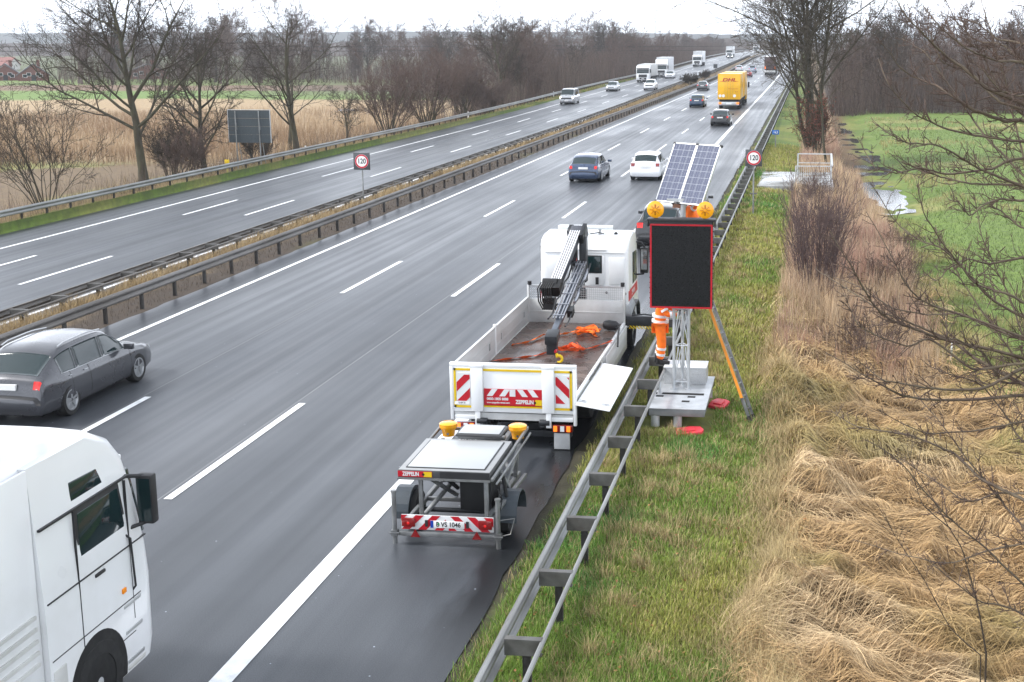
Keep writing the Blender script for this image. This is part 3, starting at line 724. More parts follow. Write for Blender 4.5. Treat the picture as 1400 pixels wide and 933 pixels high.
# the white lorry at the lower left, driving away; only the front of its cab is in the frame
M_amberl = pm('amber_marker', (.8,.25,.01), rough=.3)
def near_lorry():
    xr, yf = -7.80, 14.32; w = 2.5; hw = w/2
    root = empty('lorry', (xr-hw, yf, 0), 0, 'big white lorry cab at the lower left edge seen from above its right side', 'lorry')
    g = MB()
    def prof(z):   # nose position (y, negative back) at height z
        return float(np.interp(z, [.3,.5,1.3,1.7,2.5,2.85,3.1,3.3,3.45,3.55], [-.10,-.02,0,-.05,-.22,-.34,-.55,-.95,-1.6,-2.4]))
    def ring(z):
        y1 = prof(z); r = .32; hwz = hw-(.0 if z < 1.8 else (z-1.8)*.055)
        pts = [(-hwz,-2.35)]
        pts += [(-hwz+r-r*math.cos(a), y1-r+r*math.sin(a)) for a in np.linspace(0, math.pi/2, 7)]
        bow = [(x_, y1+.06*(1-(x_/hwz)**2)) for x_ in np.linspace(-hwz+r, hwz-r, 7)[1:-1]]
        pts += bow
        pts += [(hwz-r+r*math.sin(a), y1-r+r*math.cos(a)) for a in np.linspace(0, math.pi/2, 7)]
        pts += [(hwz,-2.35)]
        return [(p[0], max(p[1], -2.3) if 0 < k < len(pts)-1 else p[1], z) for k, p in enumerate(pts)]
    zs = [.32,.5,.9,1.3,1.7,2.1,2.5,2.7,2.85,3.0,3.1,3.2,3.3]
    rings = [[g.bm.verts.new(p) for p in ring(z)] for z in zs]; n = len(rings[0])
    for i_ in range(len(rings)-1):
        for j in range(n-1): g.bm.faces.new([rings[i_][j], rings[i_][j+1], rings[i_+1][j+1], rings[i_+1][j]])
        g.bm.faces.new([rings[i_][-1], rings[i_][0], rings[i_+1][0], rings[i_+1][-1]])
    g.bm.faces.new(rings[0][::-1]); g.bm.faces.new(rings[-1])
    cab = g.build('cab', M_white, root, bevel=0, smooth=60)
    # roof fairing sweeping up to the rear
    f = MB()
    P = [(-hw+.10,0),(-hw+.22,.14),(-hw+.5,.2),(hw-.5,.2),(hw-.22,.14),(hw-.10,0)]
    prev = None
    for (yy, zz, sc_) in ((-1.0,3.20,.82),(-1.35,3.32,.95),(-1.8,3.48,1.0),(-2.4,3.60,1.0),(-3.5,3.70,1.0)):
        r_ = [f.bm.verts.new((px_*sc_, yy, 3.2+(zz-3.2)*(.25+pz/.2*.75) if pz else 3.0)) for px_, pz in P]
        if prev:
            for j in range(5): f.bm.faces.new([prev[j], prev[j+1], r_[j+1], r_[j]])
        else: f.bm.faces.new(r_)
        prev = r_
    f.bm.faces.new(prev[::-1])
    f.build('roof_fairing', M_white, root, smooth=60)
    X = hw
    m = MB(); m.prism([(-1.60,1.93),(-.70,1.93),(-.66,2.10),(-.76,2.56),(-1.60,2.56)], (X-.055,0,0), (0,1,0), (0,0,1), (.04,0,0)); m.build('side_window', M_glass, root, bevel=.012)
    m = MB(); m.prism([(-1.65,2.68),(-.98,2.68),(-1.10,2.90),(-1.65,2.92)], (X-.095,0,0), (0,1,0), (0,0,1), (.045,0,0)); m.build('side_window', M_glass, root, bevel=.012)
    m = MB()
    for zz in (2.62,): m.box(X-.06, X-.015, -2.3, -.50, zz-.012, zz+.012)
    m.box(X-.02, X+.006, -2.3, -.25, 1.80, 1.815); m.box(X-.02, X+.005, -1.70, -1.688, .7, 2.62); m.build('body_seams', M_black, root)
    m = MB(); m.hexa([(-hw+.15,.02,1.75),(hw-.15,.02,1.75),(hw-.15,-.08,1.75),(-hw+.15,-.08,1.75),(-hw+.2,-.16,2.6),(hw-.2,-.16,2.6),(hw-.2,-.28,2.6),(-hw+.2,-.28,2.6)]); m.build('windscreen', M_glass, root, bevel=.02)
    m = MB(); m.box(-hw+.25, hw-.25, -.42, -.20, 2.72, 2.78); m.build('sun_visor', M_white, root, bevel=.02)
    for sg in (-1, 1):
        m = MB(); m.obox((sg*(X+.12), -.36, 2.30), (1,0,0), (0,1,0), (0,0,1), .10, .07, .30); m.beam((sg*(X-.1), -.55, 2.62), (sg*(X+.12), -.37, 2.58), .05, .05); m.beam((sg*(X-.05), -.55, 1.98), (sg*(X+.12), -.37, 2.02), .05, .05)
        o = m.build('wing_mirror', M_black, root, bevel=.03)
        m = MB(); m.box(sg*(X+.12)-.08, sg*(X+.12)+.08, -.436, -.432, 2.04, 2.56); m.build('mirror_glass', M_glass, o)
        for k, zz in enumerate((.42, .78, 1.10)):
            m = MB(); m.box(min(sg*(X-.3), sg*(X+.008)), max(sg*(X-.3), sg*(X+.008)), -.84, -.46, zz, zz+.05); m.build('cab_step', M_alu, root, bevel=.01)
        wheel(root, sg*(X+.016), -1.45, .50, .32, sg)
        m = MB(); m.prism([(-1.45+.60*math.cos(t_), .50+.60*math.sin(t_)) for t_ in np.linspace(-.3, math.pi+.3, 24)], (min(sg*(X-.3), sg*(X+.006)),0,0), (0,1,0), (0,0,1), (.306,0,0)); m.build('wheel_arch', M_dark, root, bevel=.01)
        m = MB(); m.box(min(sg*(X-.1),sg*(X+.012)), max(sg*(X-.1),sg*(X+.012)), -.86, -.44, .33, .40); m.build('corner_bumper', M_whited, root, bevel=.03)
        m = MB(); m.box(min(sg*(X-.02),sg*(X+.018)), max(sg*(X-.02),sg*(X+.018)), -1.38, -1.18, 1.72, 1.76); m.build('door_handle', M_black, root, bevel=.01)
    for z0_, z1_, P_ in ((1.93, 2.56, [(-1.64,1.89),(-.66,1.89),(-.61,2.10),(-.72,2.61),(-1.64,2.61)]),):
        m = MB(); m.prism(P_, (X-.058,0,0), (0,1,0), (0,0,1), (.036,0,0)); m.build('window_seal', M_black, root, bevel=.012)
    m = MB(); m.box(X-.03, X+.004, -.62, -.612, .9, 2.6); m.box(X-.03, X+.004, -2.3, -.45, 1.16, 1.172); m.box(X-.03, X+.004, -1.68, -.62, .74, .75); m.build('panel_gaps', M_black, root)
    m = MB(); m.box(X-.01, X+.02, -.86, -.78, 1.30, 1.36); m.build('marker_lamp', M_amberl, root, bevel=.008)
    m = MB(); m.tube([(X-.02,-.66,1.95),(X+.03,-.64,1.9),(X+.03,-.60,1.3),(X-.01,-.60,1.25)], .014, 6); m.build('grab_handle', M_black, root)
    m = MB(); m.box(X-.02, X+.010, -2.3, -2.06, .34, 1.05); m.build('lower_skirt', M_whited, root, bevel=.01)
    for sg in (-1, 1):
        m = MB(); m.box(min(sg*(hw-.10), sg*(hw-.06)), max(sg*(hw-.10), sg*(hw-.06)), -3.5, -2.36, .9, 3.3); m.build('side_deflector', M_white, root, bevel=.015)
        m = MB()
        for k in range(5): m.box(min(sg*(hw-.062), sg*(hw-.035)), max(sg*(hw-.062), sg*(hw-.035)), -3.4, -2.45, 1.2+k*.13, 1.24+k*.13)
        m.build('deflector_ribs', M_whited, root)
    m = MB(); m.box(-hw+.15, hw-.15, -2.2, -.2, .3, .5); m.box(-.5, .5, -6.5, -2.0, .5, .95); m.build('chassis', M_dark, root)
    m = MB(); m.box(-1.27, 1.27, -17, -4.1, 1.1, 3.95); m.build('cargo_box', M_tarp, root, bevel=.03)
    for yy in (-4.7, -12, -13.3, -14.6):
        for sg in (-1, 1): wheel(root, sg*1.22, yy, .5, .3, sg)
near_lorry()

# ------------------------------------------------------------------ flatbed lorry with loading crane
M_board = pm('aluminium_drop_side', (.60,.61,.61), rough=.42, metal=.25, var=.12, scale=2.5, col2=(.47,.47,.46), stretch=(1,.3,1))
M_ply = pm('wet_brown_plywood', (.060,.040,.034), rough=.28, var=.4, scale=2.2, col2=(.12,.085,.07), bump=.1, rvar=.4)
M_crane = pm('crane_grey_steel', (.33,.34,.36), rough=.4, metal=.5, var=.2, scale=4)
M_craned = pm('crane_dark_steel', (.028,.030,.034), rough=.4, metal=.2, var=.3)
M_hose = pm('hydraulic_hose', (.012,.012,.013), rough=.45)
M_yellow = pm('safety_yellow', (.75,.50,.01), rough=.45, var=.1)
M_ylw_tape = pm('reflective_yellow_tape', (.62,.43,.01), rough=.35, var=.08)
M_amber = pm('amber_plastic', (.86,.36,.005), rough=.25, coat=.7, var=.08)
M_strap = pm('orange_strap_webbing', (.80,.16,.015), rough=.7, var=.2, scale=20)
M_refl = pm('silver_reflective_tape', (.62,.63,.64), rough=.35, var=.06)
def chevrons(root, x0, x1, z0, z1, y, n, d, mat_r=None, name='warning_stripes', w=None):
    """slanting red bars on a white plate, clipped to the rectangle; d=+1 leans right, -1 leans left"""
    m = MB(); h = z1-z0; w = w or (x1-x0)/(2*n); s = h*d
    for k in range(-n*3, n*3):
        a = x0+2*k*w
        q = [(a, z0), (a+w, z0), (a+w+s, z1), (a+s, z1)]
        def clip(P, f):
            o = []
            for i_ in range(len(P)):
                p, r = P[i_], P[(i_+1) % len(P)]; fp, fr = f(p), f(r)
                if fp >= 0: o.append(p)
                if fp*fr < 0: t_ = fp/(fp-fr); o.append((p[0]+(r[0]-p[0])*t_, p[1]+(r[1]-p[1])*t_))
            return o
        q = clip(q, lambda p: p[0]-x0)
        if len(q) > 2: q = clip(q, lambda p: x1-p[0])
        if len(q) > 2: m.prism(q, (0, y, 0), (1,0,0), (0,0,1), (0,-.003,0))
    return m.build(name, mat_r or M_redp, root, smooth=0)
def crane_lorry():
    ox, oy = -5.43, 23.35
    root = empty('crane_lorry', (ox, oy, 0), 0, 'white flatbed lorry with folded loading crane, parked on the hard shoulder', 'lorry')
    B = lambda nm, m, mat, bv=0., par=root, **k: m.build(nm, mat, par, bevel=bv, **k)
    W = 1.18; LB = 6.8
    m = MB(); m.box(-W, W, .12, LB, .90, .985); f = B('bed_frame', m, M_board)
    m = MB(); m.box(-W+.05, W-.06, .13, LB-.02, .985, 1.0); B('bed_floor', m, M_ply)
    m = MB(); m.box(W-.058, W+.0, .13, LB-.02, .985, 1.03)
    for k in range(14): m.box(W-.045, W-.012, .35+k*.46, .43+k*.46, 1.03, 1.045)
    B('bed_edge_rail', m, M_white)
    # head board and mesh guard
    m = MB(); m.box(-W, W, LB, LB+.05, .98, 1.56); m.box(-W, W, LB-.012, LB, 1.25, 1.275); m.box(-W, -W+.05, LB-.03, LB+.06, .98, 1.9); m.box(W-.05, W, LB-.03, LB+.06, .98, 1.9); B('head_board', m, M_board, .008)
    m = MB()
    for k in range(47): m.cyl((-W+.05+k*.05, LB+.02, 1.56), (-W+.05+k*.05, LB+.02, 1.86), .005, n=5)
    for k in range(6): m.cyl((-W+.03, LB+.02, 1.58+k*.055), (W-.03, LB+.02, 1.58+k*.055), .005, n=5)
    m.box(-W, W, LB, LB+.04, 1.86, 1.90); m.box(-.02, .02, LB, LB+.04, 1.56, 1.86)
    B('mesh_guard', m, M_alu)
    for sg in (-1, 1):
        m = MB(); m.cyl((sg*(W-.06), LB+.0, 1.90), (sg*(W-.06), LB+.0, 1.99), .05, n=12); B('work_lamp', m, M_black)
    # left drop sides up, in two boards with a post
    for a, b in ((.16, 3.38), (3.46, 6.76)):
        m = MB(); m.box(-W, -W+.03, a, b, 1.0, 1.60)
        for zz in (1.18, 1.38): m.box(-W+.03, -W+.036, a+.02, b-.02, zz, zz+.02)
        m.box(-W-.01, -W+.045, a, b, 1.585, 1.615)
        B('drop_side', m, M_board, .006)
        for yy in (a+.5, b-.5): 
            m = MB(); m.box(-W+.036, -W+.05, yy-.04, yy+.04, 1.22, 1.36); B('side_latch', m, M_alu)
    m = MB(); m.box(-W-.015, -W+.05, 3.38, 3.46, .9, 1.66); B('side_post', m, M_white, .01)
    m = MB(); m.box(W-.03, W+.015, 3.50, 3.57, .6, 1.0); B('side_post', m, M_alu, .01)
    # right front board hanging down, right rear board swung out over the barrier
    m = MB(); m.box(W+.01, W+.04, 3.6, 6.76, .42, .97)
    for zz in (.58, .78): m.box(W+.04, W+.046, 3.62, 6.74, zz, zz+.02)
    B('drop_side', m, M_board, .006)
    m = MB(); m.hexa([(W+.03,-.10,.93),(W+.68,-.16,.845),(W+.68,3.08,.845),(W+.03,3.1,.93),(W+.03,-.10,.958),(W+.68,-.16,.873),(W+.68,3.08,.873),(W+.03,3.1,.958)])
    sd = B('drop_side', m, pm('drop_side_white_face', (.76,.77,.78), rough=.4, var=.05), .006); sd['label'] = 'white drop side folded out flat over the crash barrier'
    for (xx, yy) in ((W+.12, .14), (W+.56, .12)):
        k = MB(); zz = .958-(xx-W-.03)/.65*.085; k.obox((xx, yy, zz+.008), (1,0,-.13), (0,1,0), (.13,0,1), .07, .06, .008); k.obox((xx+.02, yy, zz+.02), (1,0,-.13), (0,1,0), (.13,0,1), .03, .02, .008); B('side_latch', k, M_alu, par=sd)
    # tail lift platform, upright
    m = MB(); m.box(-W-.02, W+.02, 0, .07, .72, 1.66); m.box(-W-.03, W+.03, -.012, .08, 1.60, 1.665); m.box(-W-.03, -W+.03, -.012, .08, .56, 1.6); m.box(W-.03, W+.03, -.012, .08, .50, 1.6)
    tl = B('tail_lift', m, M_white, .008)
    m = MB(); m.box(-W+.04, W-.04, .02, .09, .57, .70); B('lower_panel', m, M_board, par=tl)
    for a, b in ((-W+.04, -.66), (.70, W-.04)):
        m = MB(); m.box(a, b, .0, .06, .57, .65); B('corner_flap', m, M_white, .01, par=tl)
    yl = -.012
    m = MB(); z0, z1 = .80, 1.56
    for a, b in ((-W+.05, -.80), (-.56, .56), (.80, W-.05)):
        if a < -.6: m.box(a, b, yl-.003, 0, z1-.04, z1); m.box(a, a+.04, yl-.003, 0, z0, z1); m.box(a, b, yl-.003, 0, z0, z0+.04)
        elif a > .6: m.box(a, b, yl-.003, 0, z1-.04, z1); m.box(b-.04, b, yl-.003, 0, z0, z1); m.box(a, b, yl-.003, 0, z0, z0+.04)
        else: m.box(a, b, yl-.003, 0, z1-.04, z1); m.box(a, b, yl-.003, 0, z0+.02, z0+.06)
    B('yellow_outline_tape', m, M_ylw_tape, par=tl, smooth=0)
    for sg in (-1, 1):
        m = MB(); m.box(sg*.68-.115, sg*.68+.115, -.055, 0, .74, 1.63); m.box(sg*.68-.125, sg*.68+.125, -.06, .0, 1.585, 1.655); B('lift_post', m, M_white, .012, par=tl)
        a, b = (-W+.10, -.815) if sg < 0 else (.815, W-.10)
        m = MB(); m.box(a, b, yl-.004, 0, .86 if sg < 0 else .85, 1.47); B('marker_board', m, M_refl, par=tl, smooth=0)
        chevrons(tl, a+.005, b-.005, .93, 1.44, yl-.005, 1, 1 if sg < 0 else -1, name='marker_stripes', w=.18)
        m = MB(); m.box(sg*.68-.05, sg*.68+.05, -.04, .03, .45, .74); B('lift_bracket', m, M_white, .01)
        m = MB(); m.beam((sg*.55, .0, .52), (sg*.48, .5, .30), .09, .14); m.cyl((sg*.60-.1, -.01, .55), (sg*.60+.1, -.01, .55), .06, n=12); m.tube([(sg*.5, .06, .62), (sg*.45, .3, .38), (sg*.42, .7, .42)], .035); B('lift_arm', m, M_craned, .01)
        m = MB(); m.box(sg*.93-.19, sg*.93+.19, .02, .12, .36, .50); tl2 = B('tail_light', m, M_tail, .015)
        m = MB(); m.box(sg*.93-.04, sg*.93+.035, .012, .02, .375, .485); B('reversing_lamp', m, M_head, par=tl2)
        for q in (-.15, .10):
            m = MB(); m.box(sg*.93+q-.02, sg*.93+q+.05, .011, .02, .375, .485); B('lit_lamp', m, M_ambl, par=tl2)
    m = MB(); m.box(-.555, .555, yl-.003, 0, .85, 1.18); B('info_band', m, M_redp, par=tl, smooth=0)
    m = MB()
    for a, s in ((-.50,1),(-.26,1),(-.06,0),(.18,-1),(.38,-1)):
        wd_ = .11; z0_, z1_ = 1.04, 1.178; sh = .10*s
        m.prism([(a, z0_), (a+wd_, z0_), (a+wd_+sh, z1_), (a+sh, z1_)], (0, yl-.003, 0), (1,0,0), (0,0,1), (0,-.003,0))
    B('silver_stripes', m, M_refl, par=tl, smooth=0)
    ry = (R(90), 0, 0)
    text('0800-1805 8888', .068, M_refl, tl, (-.50, yl-.006, .985), ry, align='LEFT', bold=.002, sx=.92)
    text('www.zeppelin-rental.com', .05, M_refl, tl, (-.50, yl-.006, .915), ry, align='LEFT', bold=.001, sx=.85)
    text('ZEPPELIN', .105, M_refl, tl, (.055, yl-.006, .935), ry, align='LEFT', bold=.004, sx=.78)
    m = MB(); m.box(.43, .555, yl-.007, yl-.003, .875, .985); B('yellow_badge', m, M_ylw_tape, par=tl, smooth=0)
    m = MB(); m.lathe([(.022,0),(.022,.003)], (.425, yl-.006, .93), (0,-1,0), 16); B('badge_disc', m, M_ink, par=tl)
    m = MB(); m.box(-W+.06, -.84, yl-.006, yl-.003, .86, .92); B('marker_label', m, M_plate, par=tl, smooth=0)
    text('D-BM 70', .05, M_ink, tl, (-W+.20, yl-.007, .89), ry, sx=.7)
    # number plate
    m = MB(); m.box(-1.08, -.74, .03, .05, .10, .335); pl = B('number_plate', m, M_plate, .004)
    text('B', .105, M_ink, pl, (-.90, .027, .275), ry, bold=.002); text('VS 4150', .10, M_ink, pl, (-.905, .027, .16), ry, sx=.85, bold=.002)
    m = MB(); m.box(-1.08, -1.035, .026, .03, .225, .335); B('plate_band', m, M_blue, par=pl)
    m = MB(); m.lathe([(.02,0),(.02,.003)], (-.80, .03, .30), (0,-1,0), 12); m.lathe([(.018,0),(.018,.003)], (-.80, .03, .25), (0,-1,0), 12); B('plate_seal', m, M_alu, par=pl)
    m = MB(); m.box(.76, 1.06, .06, .10, .02, .33); B('blank_plate', m, pm('grey_plate', (.40,.41,.42), rough=.5), .005)
    m = MB(); m.box(-1.05, 1.05, .30, .42, .18, .30); m.box(-.6, .6, .25, .32, .52, .60); m.box(-.3, .1, .24, .28, .22, .46); B('rear_underrun_bar', m, M_craned, .01)
    m = MB(); m.lathe([(.07,0),(.075,.10),(.05,.15),(.01,.16)], (-.44, .18, .14), n=14); B('beacon', m, pm('dull_orange_plastic', (.5,.12,.02), rough=.4))
    m = MB(); m.box(-.42, -.30, .2, 9.6, .52, .80); m.box(.30, .42, .2, 9.6, .52, .80); m.box(-1.0, 1.0, .6, 6.7, .80, .90); m.box(-.95, .95, .5, 8.6, .38, .52); B('chassis', m, M_dark)
    for sg in (-1, 1):
        m = MB(); m.prism([(4.4,.35),(5.9,.35),(5.9,.82),(4.4,.82)], (sg*.98,0,0), (0,1,0), (0,0,1), (.03*sg,0,0)); B('side_guard', m, M_alu, .01)
        for yy, w_ in ((2.3, .5), (8.85, .3)): wheel(root, sg*(W-.06), yy, .45, w_, sg)
        m = MB(); m.prism([(8.2,.62),(8.3,.92),(8.55,1.06),(9.15,1.06),(9.4,.92),(9.5,.62),(9.58,.62),(9.48,1.0),(9.2,1.13),(8.5,1.13),(8.22,1.0),(8.12,.62)], (sg*(W-.30),0,0), (0,1,0), (0,0,1), (sg*.31,0,0)); B('wheel_arch', m, M_black, .01)
        m = MB(); m.box(sg*W-.02, sg*W+.02, 1.6, 3.0, .98, .995); B('mudguard', m, M_black)
    m = MB(); m.hexa([(W-.32,7.85,.98),(W+.02,7.85,.98),(W+.02,8.6,1.12),(W-.32,8.6,1.12),(W-.3,7.95,1.3),(W-.06,7.95,1.2),(W-.02,8.5,1.3),(W-.3,8.5,1.36)]); B('air_filter_cover', m, pm('mid_grey_plastic', (.22,.23,.24), rough=.5), .03)
    # cab
    m = MB(); hw = 1.10; y0 = 7.98
    P = [(0,.62),(0,2.55),(.05,2.72),(.16,2.83),(.42,2.90),(1.1,2.92),(1.42,2.84),(1.58,2.6),(1.82,1.75),(1.9,1.2),(1.92,.45),(1.45,.45),(1.35,.95),(1.1,1.15),(.6,1.15),(.35,.95),(.25,.62)]
    m.prism(P, (-hw, y0, 0), (0,1,0), (0,0,1), (2*hw,0,0)); B('cab', m, M_white, .07, seg=3)
    m = MB()          # pressed panels, groove and ledges of the cab's rear wall
    m.box(-.98, -.42, y0-.018, y0+.01, 1.72, 2.40); m.box(.62, 1.0, y0-.018, y0+.01, 1.72, 2.40); m.box(-.98, 1.0, y0-.022, y0+.01, 2.50, 2.53); m.box(-.55, .55, y0-.03, y0+.01, 2.56, 2.60); m.box(.10, .50, y0-.014, y0+.01, 1.70, 2.45)
    B('rear_wall_pressing', m, M_white, .012)
    m = MB(); m.box(.06, .42, y0-.03, y0, 2.02, 2.42); rw = B('rear_window', m, M_glass, .05)
    m = MB(); m.box(.035, .445, y0-.024, y0+.002, 1.995, 2.445); B('window_seal', m, M_black, .05, par=rw)
    m = MB(); m.box(.28, .36, y0-.03, y0, 1.72, 1.90); m.cyl((.55, y0-.03, 1.52), (.55, y0, 1.52), .03, n=10); m.cyl((1.0, y0-.03, 1.50), (1.0, y0, 1.50), .045, n=10); B('rear_wall_fittings', m, M_black, .01)
    for sg in (-1, 1):
        xx = sg*hw
        m = MB(); m.prism([(.72,1.62),(1.5,1.62),(1.40,2.38),(.72,2.42)], (xx-.012 if sg < 0 else xx-.012, y0, 0), (0,1,0), (0,0,1), (.024,0,0)); B('side_window', m, M_glass, .008)
        m = MB(); m.box(min(xx-.01*sg,xx+.006*sg), max(xx-.01*sg,xx+.006*sg), y0+.04, y0+1.6, 1.30, 1.55); rb = B('red_side_band', m, M_redp, smooth=0)
        if sg > 0: text('ZEPPELIN', .17, M_refl, rb, (xx+.008, y0+.82, 1.425), (R(90),0,R(90)), sx=.85)
        m = MB(); m.box(min(xx,xx+.02*sg), max(xx,xx+.02*sg), y0+.66, y0+.78, 1.22, 1.26); m.box(min(xx,xx+.012*sg), max(xx,xx+.012*sg), y0+.25, y0+.42, 1.02, 1.20); B('door_handle', m, M_black, .006)
        m = MB(); m.obox((sg*(hw+.20), y0+1.50, 2.10), (1,0,0), (0,1,0), (0,0,1), .10, .06, .33); m.tube([(xx, y0+1.45, 2.58), (sg*(hw+.12), y0+1.52, 2.55), (sg*(hw+.22), y0+1.5, 2.42)], .025, 6); m.tube([(xx, y0+1.5, 1.72), (sg*(hw+.18), y0+1.5, 1.74), (sg*(hw+.2), y0+1.5, 1.8)], .025, 6)
        mi = B('wing_mirror', m, M_black, .025)
        m = MB(); m.box(sg*(hw+.20)-.075, sg*(hw+.20)+.075, y0+1.434, y0+1.438, 1.86, 2.38); B('mirror_glass', m, pm('mirror_glass', (.35,.37,.38), rough=.05, metal=.9, var=.05), par=mi)
        m = MB(); m.box(xx-.05, xx+.02*sg+.02, y0+.35, y0+1.35, .5, .56); B('cab_step', m, M_black)
    m = MB(); m.hexa([(-hw+.06,y0+1.83,1.7),(hw-.06,y0+1.83,1.7),(hw-.06,y0+1.85,1.7),(-hw+.06,y0+1.85,1.7),(-hw+.1,y0+1.60,2.6),(hw-.1,y0+1.60,2.6),(hw-.1,y0+1.62,2.6),(-hw+.1,y0+1.62,2.6)]); B('windscreen', m, M_glass)
    m = MB(); m.box(-.72, .66, y0+.36, y0+.56, 3.02, 3.12); bb = B('beacon_bar', m, pm('pale_beacon_lens', (.66,.70,.72), rough=.2, coat=.6), .035)
    m = MB(); m.box(-.40, -.34, y0+.4, y0+.52, 2.88, 3.03); B('bar_foot', m, M_alu, par=bb)
    m = MB(); m.box(.30, .36, y0+.4, y0+.52, 2.88, 3.03); B('bar_foot', m, M_alu, par=bb)
    m = MB(); m.tube([(.1,y0+.3,2.93),(.3,y0+.34,2.96),(.45,y0+.35,2.93)], .014, 6); B('roof_aerial', m, M_black)
    m = MB(); m.lathe([(.05,0),(.04,.05),(.0,.06)], (.72,y0+.5,2.90), n=12); B('roof_cap', m, M_black)
    # loading crane folded behind the cab, jib hanging over the bed
    Cx, Cy = -.04, 7.35
    m = MB(); m.box(Cx-.28, Cx+.28, Cy-.22, Cy+.22, .85, 1.25); m.lathe([(.20,0),(.20,.5),(.16,.55),(.16,1.1)], (Cx, Cy, 1.2), n=20); m.box(Cx+.05, Cx+.22, Cy-.14, Cy+.14, 1.9, 3.0); m.box(Cx-.17, Cx-.02, Cy-.10, Cy+.12, 2.2, 2.95)
    B('crane_column', m, M_craned, .015)
    A = Vector((Cx-.02, Cy-.05, 3.10)); Bp = Vector((Cx-.30, 5.95, 2.02))
    m = MB(); d = (Bp-A).normalized(); m.beam(A, Bp, .235, .20); m.obox(A, (1,0,0), d, Vector((1,0,0)).cross(d), .14, .13, .13)
    b1 = B('main_boom', m, pm('crane_mid_grey', (.09,.095,.11), rough=.4, metal=.3), .02)
    up = Vector((1,0,0)).cross(d).normalized()
    if up.z < 0: up = -up
    m = MB()
    for k in range(5): m.beam(A+up*.115+Vector((-.105+.0525*k,0,0))+d*.05, Bp+up*.115+Vector((-.105+.0525*k,0,0)), .028, .03)
    B('boom_pipes', m, pm('pale_hydraulic_pipe', (.66,.67,.69), rough=.35, metal=.15), par=b1)
    m = MB(); m.obox(A+Vector((.17,.0,-.05)), (1,0,0), d, up, .05, .2, .2); m.obox(A+Vector((-.15,.05,.02)), (1,0,0), d, up, .06, .12, .12); m.cyl(A+Vector((-.2,0,0)), A+Vector((.22,0,0)), .12, n=16); B('boom_head', m, M_craned, .02, par=b1)
    m = MB(); m.cyl(Vector((Cx+.14, Cy-.12, 2.0)), A+d*.8+Vector((.14,0,-.12)), .05, n=12); m.cyl(Vector((Cx+.14, Cy-.12, 2.0)), A+d*.5+Vector((.14,0,-.35)), .08, n=12); B('boom_ram', m, M_craned)
    m = MB()           # hose bundle and valve block at the knuckle
    m.obox(Bp+Vector((-.06,0,-.02)), (1,0,0), d, up, .22, .14, .16); m.cyl(Bp+Vector((-.28,0,.08)), Bp+Vector((.06,0,.08)), .12, n=16)
    for k in range(7):
        x_ = -.30+.05*k; m.tube([Bp+Vector((x_,-.1,.12)), Bp+Vector((x_-.06,-.22,.0)), Bp+Vector((x_-.05,-.20,-.30)), Bp+Vector((x_+.02,-.08,-.52)), Bp+Vector((x_+.10,.05,-.40))], .017, 6)
    m.obox(Bp+Vector((-.12,-.05,-.38)), (1,0,0), (0,1,0), (0,0,1), .13, .12, .13)
    B('hose_bundle', m, M_hose, par=b1)
    m = MB(); m.box(Cx+.12,Cx+.125,Cy-.9,Cy-.86,2.55,2.62); B('red_tag', m, M_redp, par=b1)
    J0 = Vector((Cx+.18, 6.90, 2.35)); J1 = Vector((.18, 2.95, 1.52)); d2 = (J1-J0).normalized(); side = Vector((1,0,0)); up2 = side.cross(d2).normalized()
    if up2.z < 0: up2 = -up2
    m = MB(); m.beam(J0, J0+d2*2.6, .16, .18, up=up2); m.beam(J0+d2*2.3, J0+d2*3.3, .13, .15, up=up2); m.beam(J0+d2*3.2, J1, .13, .14, up=up2)
    j = B('jib', m, pm('crane_slate', (.10,.115,.14), rough=.35, metal=.4), .012)
    m = MB()
    for s_ in (-.10, -.04, .04, .10): m.beam(J0+side*s_+up2*.12, J0+side*s_+up2*.12+d2*3.35, .026, .03, up=up2)
    for k in range(6): m.beam(J0+up2*.135+d2*(.2+k*.6)-side*.13, J0+up2*.135+d2*(.2+k*.6)+side*.13, .03, .03, up=up2)
    m.cyl(J0+side*.17+d2*.2, J0+side*.17+d2*2.2, .035, n=10)
    B('jib_rams', m, pm('chromed_ram', (.30,.31,.34), rough=.3, metal=.7), par=j)
    m = MB(); m.tube([J0+side*(-.2)+d2*t_+up2*(.08+.05*math.sin(t_*6)) for t_ in np.linspace(0,3.4,14)], .02, 6); m.tube([J0+side*(.2)+d2*t_+up2*(.02+.05*math.cos(t_*5)) for t_ in np.linspace(0,3.6,14)], .018, 6); m.obox(J0+d2*2.7+side*.17, side, d2, up2, .06, .14, .08); B('jib_hoses', m, M_hose, par=j)
    m = MB(); m.obox(J1+d2*.0, side, d2, up2, .13, .20, .10); m.obox(J1+Vector((0,-.02,-.16)), (1,0,0), (0,1,0), (0,0,1), .11, .09, .20); B('jib_head', m, M_craned, .02, par=j)
    m = MB(); m.lathe([(.03,0),(.03,.12)], J1+Vector((.10,-.09,-.26)), (0,-1,0), 12); B('red_tag', m, M_redp, par=j)
    hk = J1+Vector((.12,-.1,-.40)); m = MB(); m.tube([hk+Vector((-.02,0,.08)), hk+Vector((0,0,.03))]+[hk+Vector((.07*math.sin(t_)+.03,0,-.04+.07*math.cos(t_))) for t_ in np.linspace(-.8,3.6,9)], [.03,.035,.034,.034,.034,.034,.03,.03,.028,.024,.018], 8); B('load_hook', m, M_yellow, par=j)
    # outrigger beam and its jack on the right
    m = MB(); m.box(-W, W+.72, 7.18, 7.42, .86, 1.10); B('outrigger_beam', m, M_craned, .01)
    chevrons(root, W+.04, W+.66, .80, .875, 7.176, 8, -1, M_ylw_tape, 'hazard_tape')
